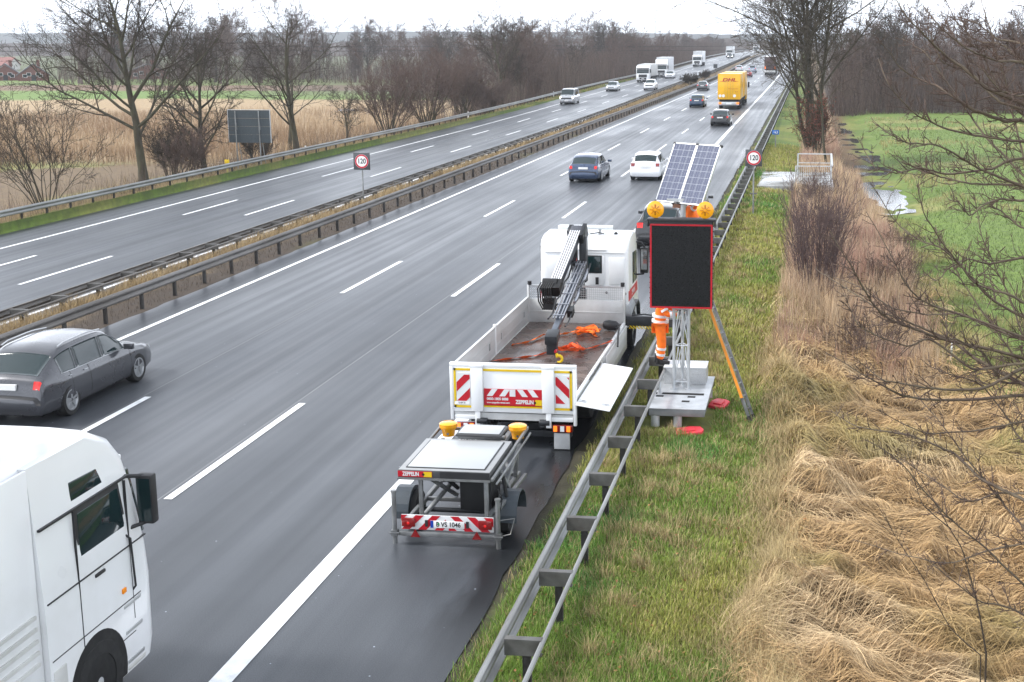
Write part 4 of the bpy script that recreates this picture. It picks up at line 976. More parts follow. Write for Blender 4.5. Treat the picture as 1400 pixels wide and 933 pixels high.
    m = MB(); m.box(W+.68, W+.86, 7.16, 7.42, .72, 1.34); m.cyl((W+.77,7.29,.08), (W+.77,7.29,.8), .055, n=14); m.tube([(W+.1,7.2,1.12),(W+.4,7.2,1.16),(W+.7,7.22,1.12)], .02, 6); B('outrigger_jack', m, M_craned, .015)
    m = MB(); m.lathe([(.14,0),(.14,.05),(.05,.09)], (W+.77,7.29,.005), n=18); B('jack_foot', m, M_alu)
    m = MB(); m.box(W+.66, W+.70, 7.12, 7.15, .10, .62); mk = B('marker_board', m, M_refl)
    chevrons(mk, W+.66, W+.70, .10, .62, 7.12, 1, 1, name='marker_stripes', w=.12)
    return root
crane_lorry()

# orange straps and the rubber bag lying on the bed
def ribbon(name, pts, w, label, seed=0, mat=None):
    r_ = random.Random(seed); m = MB(); P = [Vector(p) for p in pts]
    Q = []
    for i_ in range(len(P)-1):
        for t_ in np.linspace(0, 1, 6, endpoint=False): Q.append(P[i_].lerp(P[i_+1], t_))
    Q.append(P[-1])
    for k in range(len(Q)-1):
        a, b = Q[k], Q[k+1]; d = (b-a).normalized()
        def fr(i_):
            tw = .9*math.sin(i_*.55+seed); dd = (Q[min(i_+1,len(Q)-1)]-Q[max(i_-1,0)]).normalized()
            s_ = dd.cross(Vector((0,0,1))).normalized(); return s_*math.cos(tw)*w/2+Vector((0,0,abs(math.sin(tw))*w/2))
        q0, q1 = fr(k), fr(k+1); up = Vector((0,0,.006))
        m.hexa([a-q0, a+q0, b+q1, b-q1, a-q0+up, a+q0+up, b+q1+up, b-q1+up])
    o = m.build(name, mat or M_strap, None, smooth=60); return o
def heap(c, rx, ry_, n, seed, z0=1.02, h=.12):
    r_ = random.Random(seed); return [(c[0]+rx*math.sin(i_*1.9+r_.uniform(-.5,.5)), c[1]+ry_*math.cos(i_*2.6+r_.uniform(-.5,.5)), z0+r_.uniform(0,h)) for i_ in range(n)]
st = [(-6.42,27.6,1.02),(-6.1,27.9,1.03),(-5.9,28.5,1.06),(-5.6,28.7,1.03),(-5.35,28.8,1.05)]+heap((-4.95,29.0),.28,.45,16,3)
tag(ribbon('lashing_strap', st, .07, '', 2), 'orange lashing strap crumpled in a heap nearer to the head board of the bed', 'strap', 'orange straps on the lorry bed')
st = [(-6.5,26.1,1.02),(-6.1,26.4,1.02),(-5.7,26.6,1.03),(-5.45,27.0,1.03)]+heap((-5.0,27.3),.30,.30,12,5)+[(-4.75,27.3,1.03),(-4.5,27.7,1.03),(-4.25,28.1,1.06)]
tag(ribbon('lashing_strap', st, .07, '', 9, pm('faded_red_orange_webbing', (.72,.10,.02), rough=.7, var=.25, scale=20)), 'red orange lashing strap stretched across the bed and over its right edge', 'strap', 'orange straps on the lorry bed')
m = MB(); m.lathe([(.02,0),(.10,.04),(.12,.16),(.11,.34),(.06,.42),(.02,.44)], (-4.66,29.45,1.12), (1,-.5,.05), 14); m.tube([(-4.3,29.2,1.14),(-4.2,28.8,1.2),(-4.17,28.4,1.1),(-4.15,28.2,.9)], .022, 8)
tag(m.build('cable_lamp', M_black, smooth=60), 'black bulky work lamp with a cable lying at the front right corner of the bed', 'work lamp')
m = MB(); rr_ = random.Random(3)
for k in range(26):
    a = rr_.uniform(0, 6.28); r_ = rr_.uniform(0, .16); m.obox((-4.92+r_*math.cos(a)*1.2, 25.85+r_*math.sin(a), 1.02+rr_.uniform(0,.05)), (math.cos(a),math.sin(a),0), (-math.sin(a),math.cos(a),0), (0,0,1), .035, .02, .012)
tag(m.build('bark_debris', pm('wet_bark', (.045,.030,.022), rough=.8, var=.5, scale=15), smooth=0), 'small heap of brown bark and leaves on the bed beneath the yellow hook', 'debris')

# ------------------------------------------------------------------ warning trailer, folded down
def warning_trailer():
    M_alu = pm('dull_zinc_tube', (.25,.26,.265), rough=.45, metal=.5, var=.25, scale=5, col2=(.15,.15,.148))
    root = empty('warning_trailer', (-5.36, 18.5, 0), 0, 'small grey two-wheeled trailer with folded warning board and yellow lamps behind the crane lorry', 'trailer')
    B = lambda nm, m, mat, bv=0., par=root, **k: m.build(nm, mat, par, bevel=bv, **k)
    # folded board: sloping tray, higher at the rear edge
    def slab(nm, x0, x1, y0, z0, y1, z1, t, mat, bv, par=root, x0b=None, x1b=None):
        m = MB(); a = x0 if x0b is None else x0b; b = x1 if x1b is None else x1b
        m.hexa([(x0,y0,z0-t),(x1,y0,z0-t),(b,y1,z1-t),(a,y1,z1-t),(x0,y0,z0),(x1,y0,z0),(b,y1,z1),(a,y1,z1)]); return m.build(nm, mat, par, bevel=bv)
    M_edge = pm('dark_grey_frame', (.055,.056,.058), rough=.45, var=.15)
    br = slab('folded_board', -.76, .68, .0, 1.19, 1.52, 1.22, .12, M_edge, .012)
    slab('board_skin', -.75, .67, .012, 1.196, 1.51, 1.226, .006, pm('grey_board_border', (.26,.265,.27), rough=.4, var=.12), .003, br)
    slab('board_panel', -.64, .56, .12, 1.216, 1.40, 1.243, .018, pm('matt_pale_panel', (.36,.375,.38), rough=.35, var=.06, scale=1.5), .016, br)
    slab('panel_gasket', -.66, .58, .10, 1.209, 1.42, 1.235, .010, M_black, .004, br)
    b2 = slab('upper_panel', -.26, .50, 1.50, 1.32, 2.02, 1.33, .05, M_edge, .02)
    slab('panel_glass', -.22, .46, 1.53, 1.335, 1.98, 1.345, .012, pm('matt_pale_panel', None), .03, b2)
    m = MB(); m.box(-.755, -.22, -.006, 0, 1.09, 1.18); nb = B('name_strip', m, M_redp, par=br, smooth=0)
    text('ZEPPELIN', .085, M_refl, nb, (-.68, -.008, 1.135), (R(90),0,0), align='LEFT', bold=.003, sx=.72)
    m = MB(); m.box(-.35, -.225, -.010, -.006, 1.095, 1.175); B('yellow_badge', m, M_ylw_tape, par=nb, smooth=0)
    m = MB(); m.lathe([(.02,0),(.02,.003)], (-.355, -.009, 1.135), (0,-1,0), 14); B('badge_disc', m, M_ink, par=nb)
    m = MB(); m.box(-.10, .665, -.004, 0, 1.085, 1.185); B('black_strip', m, M_black, par=br, smooth=0)
    m = MB(); m.beam((-.76, -.01, 1.062), (.68, -.01, 1.062), .03, .03); B('edge_rail', m, M_alu, par=br)
    for sx_ in (-.62, .58):
        m = MB(); m.lathe([(.10,0),(.115,.10),(.15,.15),(.155,.17),(.15,.20),(.155,.215),(.12,.235),(.0,.24)], (sx_, 2.36, 1.02), n=22); lm = B('warning_lamp', m, M_amber, smooth=30)
        m = MB(); m.cyl((sx_+.02, 2.25, 1.08), (sx_+.02, 2.235, 1.08), .02, n=10); B('lamp_screw', m, M_alu, par=lm)
    # side rail tubes along the right of the tray
    m = MB(); m.beam((.72,-.06,1.10),(.72,2.5,1.16), .04,.05); m.beam((.79,-.05,1.04),(.79,2.4,1.10), .03,.03); m.beam((-.80,.9,1.05),(-.80,2.5,1.12), .04,.05); m.beam((-.8,2.48,1.1),(.72,2.48,1.14), .05,.05); m.beam((-.4,2.2,1.06),(.4,2.2,1.06), .1,.06); B('lift_frame', m, M_alu, .006)
    # chassis and uprights
    m = MB(); m.beam((-.60,.1,.42),(-.60,2.3,.42), .06,.08); m.beam((.60,.1,.42),(.60,2.3,.42), .06,.08); m.beam((-.6,.9,.42),(.6,.9,.42), .05,.06); m.beam((-.6,1.8,.42),(.6,1.8,.42), .05,.06); m.beam((0,2.2,.45),(0,4.3,.52), .08,.08); m.beam((-.5,2.2,.42),(0,3.3,.48), .06,.06); m.beam((.5,2.2,.42),(0,3.3,.48), .06,.06)
    B('chassis', m, M_alu, .006)
    for p, q in (((-.42,.06,.38),(-.42,.06,1.07)),((.60,.06,.38),(.60,.06,1.07)),((.60,2.0,.4),(.66,2.0,1.08)),((-.60,2.0,.4),(-.62,2.0,1.08))):
        m = MB(); m.beam(p, q, .06, .06); B('upright', m, M_alu, .005)
    for p, q in (((-.40,.08,.44),(.1,1.5,1.02)),((-.30,.10,1.05),(-.12,1.0,.46)),((.66,.3,.45),(.72,1.9,1.05)),((.72,.5,1.05),(.68,1.3,.45)),((.78,.1,.6),(.78,2.0,.5))):
        m = MB(); m.beam(p, q, .055, .055); B('brace', m, M_alu, .005)
    m = MB(); m.cyl((-.05,.15,1.04), (-.08,.9,.62), .035, n=10); B('lift_ram', m, M_black)
    m = MB(); m.cyl((.76,.5,.98),(.8,.55,.6), .03, n=10); B('lift_ram', m, M_black)
    m = MB(); m.tube([(.8,-.02,.95),(.86,.0,.8),(.82,.02,.6),(.74,.02,.5)], .008, 6); B('lamp_cable', m, M_black)
    m = MB(); m.box(.08,.58,.45,1.05,.42,.90); m.box(.06,.60,.43,1.07,.90,.92); bx = B('battery_box', m, pm('matt_black_steel', (.012,.012,.013), rough=.6), .012)
    # rear bumper board
    m = MB(); m.box(-.72,.72,-.03,0,.26,.49); bp = B('bumper_board', m, M_refl, .004)
    chevrons(bp, -.72, -.02, .26, .49, -.031, 3, 1, w=.13); chevrons(bp, .02, .72, .26, .49, -.031, 3, -1, w=.13)
    m = MB(); m.box(-.26,.27,-.040,-.034,.30,.415); pl = B('number_plate', m, M_plate, .003)
    text('B VS 1046', .105, M_ink, pl, (.02,-.042,.356), (R(90),0,0), sx=.88, bold=.002)
    m = MB(); m.box(-.26,-.215,-.0425,-.040,.30,.415); B('plate_band', m, M_blue, par=pl, smooth=0)
    m = MB(); m.lathe([(.016,0),(.016,.003)], (-.132,-.041,.365), (0,-1,0), 12); B('plate_seal', m, pm('green_seal', (.02,.25,.08), rough=.4), par=pl)
    for sg in (-1, 1):
        m = MB(); m.box(sg*.60-.105,sg*.60+.105,-.07,-.035,.31,.45); tl = B('tail_light', m, M_tail, .012)
        m = MB(); m.lathe([(.022,0),(.018,.006)], (sg*.60+.0,-.071,.37), (0,-1,0), 12); B('lit_bulb', m, M_taillit, par=tl)
        m = MB(); m.box(sg*.32-.02,sg*.32+.02,-.06,-.035,.32,.42); B('bumper_clamp', m, M_black)
        m = MB(); m.prism([(-.075,0),(.075,0),(0,.13)], (sg*.48-.01,-.072,.155), (1,0,0), (0,0,1), (0,-.012,0)); B('triangle_reflector', m, M_tail)
        wheel(root, sg*.83, .72, .31, .19, sg, M_rim)
        m = MB(); an = np.linspace(R(-5), R(185), 12); rr = .36
        for k in range(11):
            a, b = an[k], an[k+1]
            m.prism([(.72+rr*math.cos(a), .31+rr*math.sin(a)), (.72+rr*math.cos(b), .31+rr*math.sin(b)), (.72+(rr+.02)*math.cos(b), .31+(rr+.02)*math.sin(b)), (.72+(rr+.02)*math.cos(a), .31+(rr+.02)*math.sin(a))], (sg*.86-.13, 0, 0), (0,1,0), (0,0,1), (.26,0,0))
        m.prism([(.72+rr*math.cos(t_), .31+rr*math.sin(t_)) for t_ in np.linspace(0, math.pi, 14)], (sg*.73-.01,0,0), (0,1,0), (0,0,1), (.012,0,0))
        B('mudguard', m, pm('slate_plastic', (.045,.055,.065), rough=.4), .0)
    m = MB(); m.cyl((-.8,.72,.31),(.8,.72,.31), .04, n=12); B('axle', m, M_craned)
    m = MB(); m.box(-.76,.78,-.05,.0,.155,.225); B('bumper_tube', m, M_alu, .008)
    for sx_ in (-.83, .79):
        m = MB(); m.cyl((sx_,-.02,.02 if sx_<0 else .0),(sx_,-.02,.86 if sx_<0 else .78), .036, n=12); m.box(sx_-.05,sx_+.05,-.07,.03,.15,.24); m.cyl((sx_-.08,-.06,.20),(sx_+.08,-.06,.20), .014, n=8); m.lathe([(.045,0),(.045,.03)], (sx_,-.02,.84 if sx_<0 else .77), n=14); B('prop_stand', m, M_alu)
    m = MB(); m.tube([(.80,.0,.44),(1.02,.1,.45),(.98,-.02,.24),(.82,-.03,.2)], .010, 6); B('lock_wire', m, M_alu)
    return root
warning_trailer()

# ------------------------------------------------------------------ mobile variable message sign on the verge
def message_sign():
    ox, oy = -2.56, 26.5; gz = -.06
    root = empty('message_sign', (ox, oy, gz), 0, 'mobile message sign with black screen, red rim, solar panels and two amber lamps', 'message sign')
    B = lambda nm, m, mat, bv=0., par=root, **k: m.build(nm, mat, par, bevel=bv, **k)
    M_zinc = pm('zinc_plated_steel', (.50,.52,.54), rough=.4, metal=.45, var=.18, scale=4, col2=(.40,.42,.44))
    m = MB(); m.hexa([(-.52,-1.34,.28),(.60,-1.34,.28),(.60,1.28,.28),(-.52,1.28,.28),(-.52,-1.34,.43),(.60,-1.34,.43),(.60,1.28,.43),(-.52,1.28,.43)]); base = B('base_frame', m, pm('grey_painted_frame', (.22,.23,.24), rough=.45, metal=.3, var=.15), .01)
    m = MB(); m.box(-.54,.62,-1.36,1.30,.431,.445); B('base_deck', m, M_zinc, .004, par=base)
    m = MB()
    for xx, yy in ((-.42,-.45),(.24,-.45),(.15,-.8)): m.box(xx-.06,xx+.1,yy-.05,yy+.06,.446,.45)
    m.box(-.5,.5,-.30,-.16,.446,.45); B('deck_opening', m, M_dark, par=base, smooth=0)
    m = MB(); m.box(-.42,.48,.55,1.15,.446,.80); bx = B('storage_box', m, pm('diamond_plate', (.45,.46,.47), rough=.45, metal=.6, var=.3, scale=60, bump=.6, bscale=90), .01)
    m = MB(); m.box(-.43,.49,.54,1.16,.80,.825); B('box_lid', m, pm('pale_aluminium_lid', (.72,.73,.74), rough=.4, metal=.2), .006, par=bx)
    m = MB(); m.lathe([(.03,0),(.03,.3)], (-.42,-.25,.44), n=10); m.box(-.47,-.37,-.3,-.2,.44,.46); B('jack_post', m, M_zinc)
    # triangular lattice mast
    hz = 4.05; Lg = [(-.17,.18),(.14,.18),(-.01,.42)]
    for xx, yy in Lg:
        m = MB(); m.cyl((xx,yy,.44),(xx,yy,hz if yy > .3 else 3.9), .032, n=12); m.box(xx-.07,xx+.07,yy-.07,yy+.07,.446,.46); B('mast_leg', m, M_zinc)
    m = MB(); zz = .60; k = 0
    while zz < 3.7:
        for a in range(3):
            p, q = Lg[a], Lg[(a+1) % 3]
            m.cyl((p[0],p[1],zz),(q[0],q[1],zz), .012, n=6); m.cyl((p[0],p[1],zz),((p[0]+q[0])/2,(p[1]+q[1])/2,zz+.72), .012, n=6); m.cyl((q[0],q[1],zz),((p[0]+q[0])/2,(p[1]+q[1])/2,zz+.72), .012, n=6)
        zz += .78
    B('mast_lattice', m, M_zinc)
    # display
    x0, x1, z0, z1 = -.635, .65, 2.25, 4.06
    m = MB(); m.box(x0,x1,-.16,.10,z0,z1); ds = B('display_case', m, pm('matt_black_case', (.018,.018,.019), rough=.5), .012)
    m = MB(); w = .035
    m.box(x0,x1,-.175,-.16,z0,z0+w); m.box(x0,x1,-.175,-.16,z1-w-.06,z1-.06); m.box(x0,x0+w,-.1749,-.16,z0+w,z1-w-.06); m.box(x1-w,x1,-.1749,-.16,z0+w,z1-w-.06); B('red_rim', m, pm('red_rim', (.40,.008,.018), rough=.35, var=.08), par=ds)
    m = MB(); m.box(x0+w,x1-w,-.166,-.159,z0+w,z1-w-.06); B('screen', m, pm('dark_led_screen', (.009,.0092,.010), rough=.3, var=.5, scale=40, spec=.22), par=ds, smooth=0)
    m = MB(); m.box(x0-.06,x1+.06,-.20,.12,z1,z1+.045); m.box(x0-.06,x0-.03,-.20,.05,z1-.12,z1); m.box(x1+.03,x1+.06,-.20,.05,z1-.12,z1); B('hood', m, M_black, .006, par=ds)
    m = MB()
    for k in range(16):
        zz = z0+.08+k*.108
        for xx in (x0-.008, x1+.008): m.box(xx-.012,xx+.012,-.12,-.09,zz,zz+.02)
    for k in range(12): m.box(x0+.1+k*.105,x0+.12+k*.105,-.12,-.09,z0-.014,z0)
    B('case_clips', m, M_black, par=ds)
    for sx_ in (-.53, .49):
        m = MB(); m.lathe([(.14,.10),(.155,.09),(.165,.0),(.175,-.02),(.175,-.035),(.15,-.05),(.10,-.062),(.02,-.066)], (sx_,-.06,4.285), (0,1,0), 28); lm = B('flashing_lamp', m, M_amber, smooth=30)
        m = MB()
        for k in range(8):
            an = k*math.pi/4; m.beam((sx_+.03*math.cos(an),-.126,4.285+.03*math.sin(an)),(sx_+.11*math.cos(an),-.120,4.285+.11*math.sin(an)), .03,.01)
        B('lens_facets', m, pm('dark_amber', (.36,.13,.004), rough=.3), par=lm)
        m = MB(); m.cyl((sx_,-.06,4.08),(sx_,-.06,4.14), .04, n=10); B('lamp_foot', m, M_black, par=lm)
    m = MB(); m.cyl((-.01,.42,3.9),(-.01,.42,4.46), .055, n=14); m.lathe([(.08,0),(.08,.1)], (-.01,.42,4.36), n=14); m.beam((-.35,.42,4.42),(.33,.42,4.42), .06,.06); B('panel_mount', m, M_zinc)
    # two framed solar panels turned towards the south and tilted
    yaw = R(-36); c, s = math.cos(yaw), math.sin(yaw)
    ax = Vector((c, s, 0)); back = Vector((-s, c, 0)); tl = R(27)
    up = (Vector((0,0,1))*math.cos(tl)+back*math.sin(tl)).normalized(); nr = ax.cross(up)
    ctr0 = Vector((-.10,.40,4.36)); 
    M_cell = bpy.data.materials.new('solar_cells'); M_cell.use_nodes = True
    b = M_cell.node_tree.nodes['Principled BSDF']; b.inputs['Base Color'].default_value = (.026,.036,.085,1); b.inputs['Roughness'].default_value = .18; b.inputs['Coat Weight'].default_value = .6
    for k, xo in enumerate((-.325, .325)):
        W_, H_ = .31, .66; o = ctr0+ax*xo+up*H_
        m = MB(); m.obox(o, ax, up, nr, W_, H_, .015); pn = B('solar_panel', m, M_cell)
        m = MB()
        for q in (-1, 1): m.obox(o+ax*q*(W_-.004), ax, up, nr, .011, H_+.01, .024); m.obox(o+up*q*(H_-.002), ax, up, nr, W_-.018, .014, .0235)
        B('panel_frame', m, M_alu, .003, par=pn)
        m = MB()
        for i_ in range(1, 4): m.obox(o+ax*(-W_+2*W_*i_/4)+nr*.016, ax, up, nr, .0024, H_-.01, .0006)
        for i_ in range(1, 9): m.obox(o+up*(-H_+2*H_*i_/9)+nr*.0162, ax, up, nr, W_-.01, .0024, .0006)
        B('cell_gaps', m, pm('pale_cell_gap', (.40,.43,.48), rough=.4), par=pn, smooth=0)
        m = MB()
        for i_ in range(12): m.obox(o+ax*(-W_+2*W_*(i_+.5)/12)+nr*.0164, ax, up, nr, .0022, H_-.012, .0004)
        B('bus_bars', m, pm('silver_bus_bar', (.16,.18,.23), rough=.4), par=pn, smooth=0)
        m = MB()
        for q in (-1, 1):
            for r_ in (-1, 1): m.obox(o+ax*q*W_+up*r_*H_, ax, up, nr, .03, .022, .027)
        B('frame_corner', m, M_black, .004, par=pn)
    m = MB(); m.beam(ctr0+up*.3-nr*.04-ax*.6, ctr0+up*.3-nr*.04+ax*.6, .05,.05); m.beam(ctr0+up*1.0-nr*.04-ax*.6, ctr0+up*1.0-nr*.04+ax*.6, .05,.05); m.beam(Vector((-.01,.42,4.3)), ctr0+up*.5-nr*.05, .06,.06); B('panel_rails', m, M_zinc)
    for xx, yy in ((.05,-1.25),(-.4,-1.25),(.5,1.0),(-.4,1.0)):
        m = MB(); m.lathe([(.09,.05),(.09,.30)], (xx,yy,.0), n=14); B('levelling_leg', m, M_zinc)
    return root
message_sign()
def foot(x, y, lab, rz=0):
    z = float(T(np.array([x]), np.array([y]))[0])+.03; m = MB()
    m.prism([(-.28,-.12),(-.2,-.2),(.24,-.17),(.32,-.05),(.30,.14),(.1,.2),(-.24,.16)], (0,0,0), (1,0,0), (0,1,0), (0,0,.07)); m.prism([(-.14,-.1),(.14,-.1),(.14,.1),(-.14,.1)], (0,0,.071), (1,0,0), (0,1,0), (0,0,.03))
    o = m.build('base_plate_foot', pm('red_recycled_plastic', (.62,.045,.06), rough=.5, var=.15), bevel=.02); o.location = (x, y, z); o.rotation_euler = (.06, -.03, rz); tag(o, lab, 'foot plate', 'red foot plates of the message sign')
foot(-2.28, 25.0, 'red plastic foot plate under the front edge of the message sign base', .35)
foot(-1.82, 27.3, 'red plastic foot plate at the right edge of the message sign base', 1.3)

# ------------------------------------------------------------------ ladder leaning behind the sign
def ladder():
    M_alu = pm('dull_zinc_tube', None)
    root = empty('ladder', (-1.07, 26.55, -.2), 0, 'long orange and aluminium ladder leaning up behind the message sign', 'ladder')
    p0 = Vector((0,0,0)); p1 = Vector((-1.28, .75, 3.25)); d = (p1-p0).normalized(); side = Vector((.10,1.0,0)); side = (side-d*side.dot(d)).normalized(); nr = d.cross(side)
    Lx = (p1-p0).length
    for q in (-1, 1):
        m = MB(); m.beam(p0+side*q*.19, p1+side*q*.19, .028, .07, up=nr); r_ = m.build('stile', M_alu, root, bevel=.004)
        m = MB(); m.beam(p0+side*q*.19-d*.02, p0+side*q*.19+d*.1, .04,.08, up=nr); m.build('rubber_foot', M_black, r_)
    for k in range(11):
        a = p0+d*(.25+k*.28); m = MB(); m.beam(a-side*.18, a+side*.18, .03,.03, up=nr); m.build('rung', M_alu, root)
    m = MB()
    for q in (-1, 1): m.beam(p0+side*q*.212+d*.5, p0+side*q*.212+d*(Lx-.1), .006, .06, up=nr)
    m.beam(p0+d*.6+nr*.04, p0+d*(Lx-.2)+nr*.04, .12, .012, up=nr)
    m.build('orange_strip', pm('orange_glassfibre', (.62,.22,.02), rough=.5, var=.15), root)
ladder()

# ------------------------------------------------------------------ trees
def tube_batch(P, Rr, sides):
    """P (B,n,3), Rr (B,n) -> verts, quads"""
    B, n, _ = P.shape
    t = np.gradient(P, axis=1); t /= np.linalg.norm(t, axis=2, keepdims=True)+1e-9
    ref = np.where(np.abs(t[:, :1, 2:3]) < .8, np.array([0., 0, 1]), np.array([1., 0, 0])); ref = np.broadcast_to(ref, t.shape)
    a = np.cross(t, ref); a /= np.linalg.norm(a, axis=2, keepdims=True)+1e-9; b = np.cross(a, t)
    an = np.arange(sides)*2*np.pi/sides
    V = P[:, :, None]+(a[:, :, None]*np.cos(an)[None, None, :, None]+b[:, :, None]*np.sin(an)[None, None, :, None])*Rr[:, :, None, None]
    idx = np.arange(B*n*sides).reshape(B, n, sides); nx_ = np.roll(idx, -1, axis=2)
    F_ = np.stack([idx[:, :-1], nx_[:, :-1], nx_[:, 1:], idx[:, 1:]], -1).reshape(-1, 4)
    return V.reshape(-1, 3), F_
def merge(parts):
    V, F_, o = [], [], 0
    for v, f in parts: V.append(v); F_.append(f+o); o += len(v)
    return np.concatenate(V), np.concatenate(F_)
def march(rg, p, d, L, n, wig, grav):
    B = len(p); P = np.zeros((B, n+1, 3)); P[:, 0] = p; st_ = (L/n)[:, None]
    for i_ in range(n):
        d = d+rg.normal(0, wig, (B, 3)); d[:, 2] += grav; d /= np.linalg.norm(d, axis=1, keepdims=True)
        P[:, i_+1] = P[:, i_]+d*st_
    return P, d
def grow(seed, st, H):
    """returns [(P, R, level)] of a bare tree"""
    rg = np.random.default_rng(seed); out = []
    k = st.get('stems', 1)
    p = np.zeros((k, 3)); d = np.tile(np.array([0., 0, 1]), (k, 1))
    if k > 1:
        a = rg.uniform(0, 6.283, k); sp = st['spread']*np.sqrt(rg.uniform(0, 1, k)); d[:, 0] = np.cos(a)*sp; d[:, 1] = np.sin(a)*sp; d /= np.linalg.norm(d, axis=1, keepdims=True)
        p[:, 0] = np.cos(a)*st.get('base', .3)*rg.uniform(0, 1, k); p[:, 1] = np.sin(a)*st.get('base', .3)*rg.uniform(0, 1, k)
        L = H*rg.uniform(.62, 1.0, k)
    else:
        d[:, 0] += st.get('lean', 0); L = np.array([H*st.get('trunkfrac', .9)])
    r = np.full(k, st['r0'])*(L/L.max())
    for lv in range(st['levels']+1):
        n = st['n'][lv]; P, dl = march(rg, p, d, L, n, st['wig'][lv], st['grav'][lv])
        s_ = np.linspace(0, 1, n+1)[None]
        tipf = st['tip'][lv]
        Rr = np.maximum(r[:, None]*(1-(1-tipf)*s_**st.get('tp', 1.)), st['rmin'])
        if lv == 0: Rr[:, 0] *= 1.35
        Rr[:, -1] = np.minimum(Rr[:, -1], st['rmin']*1.2) if lv == st['levels'] else Rr[:, -1]
        out.append((P, Rr, lv))
        if lv == st['levels']: break
        c = st['nch'][lv]; B = len(P)
        t = st['start'][lv]+(1-st['start'][lv])*(np.arange(c)[None]+rg.uniform(0, 1, (B, c)))/c
        t = np.clip(t, 0, .999)*n; i_ = t.astype(int); f = (t-i_)[..., None]
        bi = np.arange(B)[:, None]
        q = P[bi, i_]*(1-f)+P[bi, i_+1]*f; pd = P[bi, i_+1]-P[bi, i_]; pd /= np.linalg.norm(pd, axis=2, keepdims=True)+1e-9
        pr = Rr[bi, i_]*(1-f[..., 0])+Rr[bi, i_+1]*f[..., 0]
        rv = rg.normal(0, 1, (B, c, 3)); 
        az = (np.arange(c)*2.4)[None]+rg.uniform(0, 6.28, (B, 1))+rg.normal(0, .5, (B, c))
        e1 = np.cross(pd, np.array([.3, .5, .8])); e1 /= np.linalg.norm(e1, axis=2, keepdims=True)+1e-9; e2 = np.cross(pd, e1)
        pe = e1*np.cos(az)[..., None]+e2*np.sin(az)[..., None]
        ang = np.radians(rg.normal(st['ang'][lv], 9, (B, c)))[..., None]
        nd = pd*np.cos(ang)+pe*np.sin(ang)
        tt = (t/n-st['start'][lv])/(1-st['start'][lv])
        Lc = L[:, None]*st['lr'][lv]*(1.1-st.get('cone', .6)*tt)*rg.uniform(.6, 1.25, (B, c))
        rc = np.minimum(pr*.72, st['rr'][lv]*r[:, None]*rg.uniform(.7, 1.2, (B, c)))
        p, d, L, r = q.reshape(-1, 3), nd.reshape(-1, 3), Lc.ravel(), np.maximum(rc.ravel(), st['rmin'])
    return out
OAK = dict(levels=4, r0=.29, rmin=.008, n=[9,7,6,5,3], wig=[.06,.10,.14,.18,.2], grav=[.05,.05,.04,.03,.02], tip=[.12,.15,.2,.3,.6], nch=[19,11,9,6], start=[.22,.2,.15,.12], ang=[50,42,42,40], lr=[.62,.50,.46,.44], rr=[.36,.40,.45,.5], cone=.62)
DENSE = dict(OAK, r0=.22, nch=[20,10,8,4], start=[.12,.15,.15,.1], ang=[48,40,40,40], lr=[.62,.48,.42,.4], grav=[.05,.06,.05,.04,.02])
UPR = dict(OAK, stems=5, spread=.30, base=.38, r0=.26, nch=[12,10,8,4], start=[.28,.2,.15,.1], ang=[46,42,40,40], lr=[.62,.5,.45,.42], grav=[.03,.07,.05,.03,.02], wig=[.05,.09,.13,.16,.2], rr=[.42,.40,.42,.5], cone=.5, rmin=.010)
BUSH = dict(levels=3, stems=14, spread=.62, base=.5, r0=.05, rmin=.008, n=[7,6,5,3], wig=[.08,.12,.15,.2], grav=[.03,.05,.04,.02], tip=[.2,.25,.3,.6], nch=[9,7,4], start=[.25,.2,.1], ang=[32,36,40], lr=[.48,.45,.45], rr=[.5,.5,.6], cone=.5)
WILLOW = dict(levels=2, stems=75, spread=.26, base=.55, r0=.016, rmin=.0045, n=[8,5,3], wig=[.035,.06,.1], grav=[.03,.05,.02], tip=[.3,.4,.6], nch=[7,3], start=[.3,.3], ang=[20,24], lr=[.35,.4], rr=[.6,.6], cone=.4)
WOOD = dict(levels=3, r0=.15, rmin=.022, n=[8,5,4,3], wig=[.05,.12,.16,.2], grav=[.05,.06,.04,.02], tip=[.15,.25,.35,.6], nch=[22,8,5], start=[.18,.15,.1], ang=[42,40,40], lr=[.34,.48,.5], rr=[.34,.5,.6], cone=.55)
WOODB = dict(WOOD, r0=.21, nch=[15,9,6], start=[.30,.15,.1], ang=[50,44,42], lr=[.46,.5,.5])
WOODS = dict(WOOD, stems=5, spread=.25, base=.8, r0=.10, nch=[13,6,4], start=[.15,.15,.1], lr=[.33,.45,.5])
def bark(name, c, c2): return pm(name, c, rough=.9, var=.3, scale=3, col2=c2, bump=.4, bscale=30, spec=.15, stretch=(1,1,.4))
M_bark = bark('grey_brown_bark', (.050,.040,.030), (.075,.072,.045)); M_twig = bark('dark_twigs', (.042,.034,.027), (.066,.052,.040))
M_twr = bark('reddish_twigs', (.098,.064,.052), (.12,.088,.075)); M_twg = bark('purple_grey_twigs', (.095,.066,.056), (.13,.095,.08))
def tree_parts(seed, st, H, split=1, sides=(8,6,4,3,3)):
    br = grow(seed, st, H); A, C_ = [], []
    for P, Rr, lv in br: (A if lv < split else C_).append(tube_batch(P, Rr, sides[lv]))
    return merge(A), merge(C_)
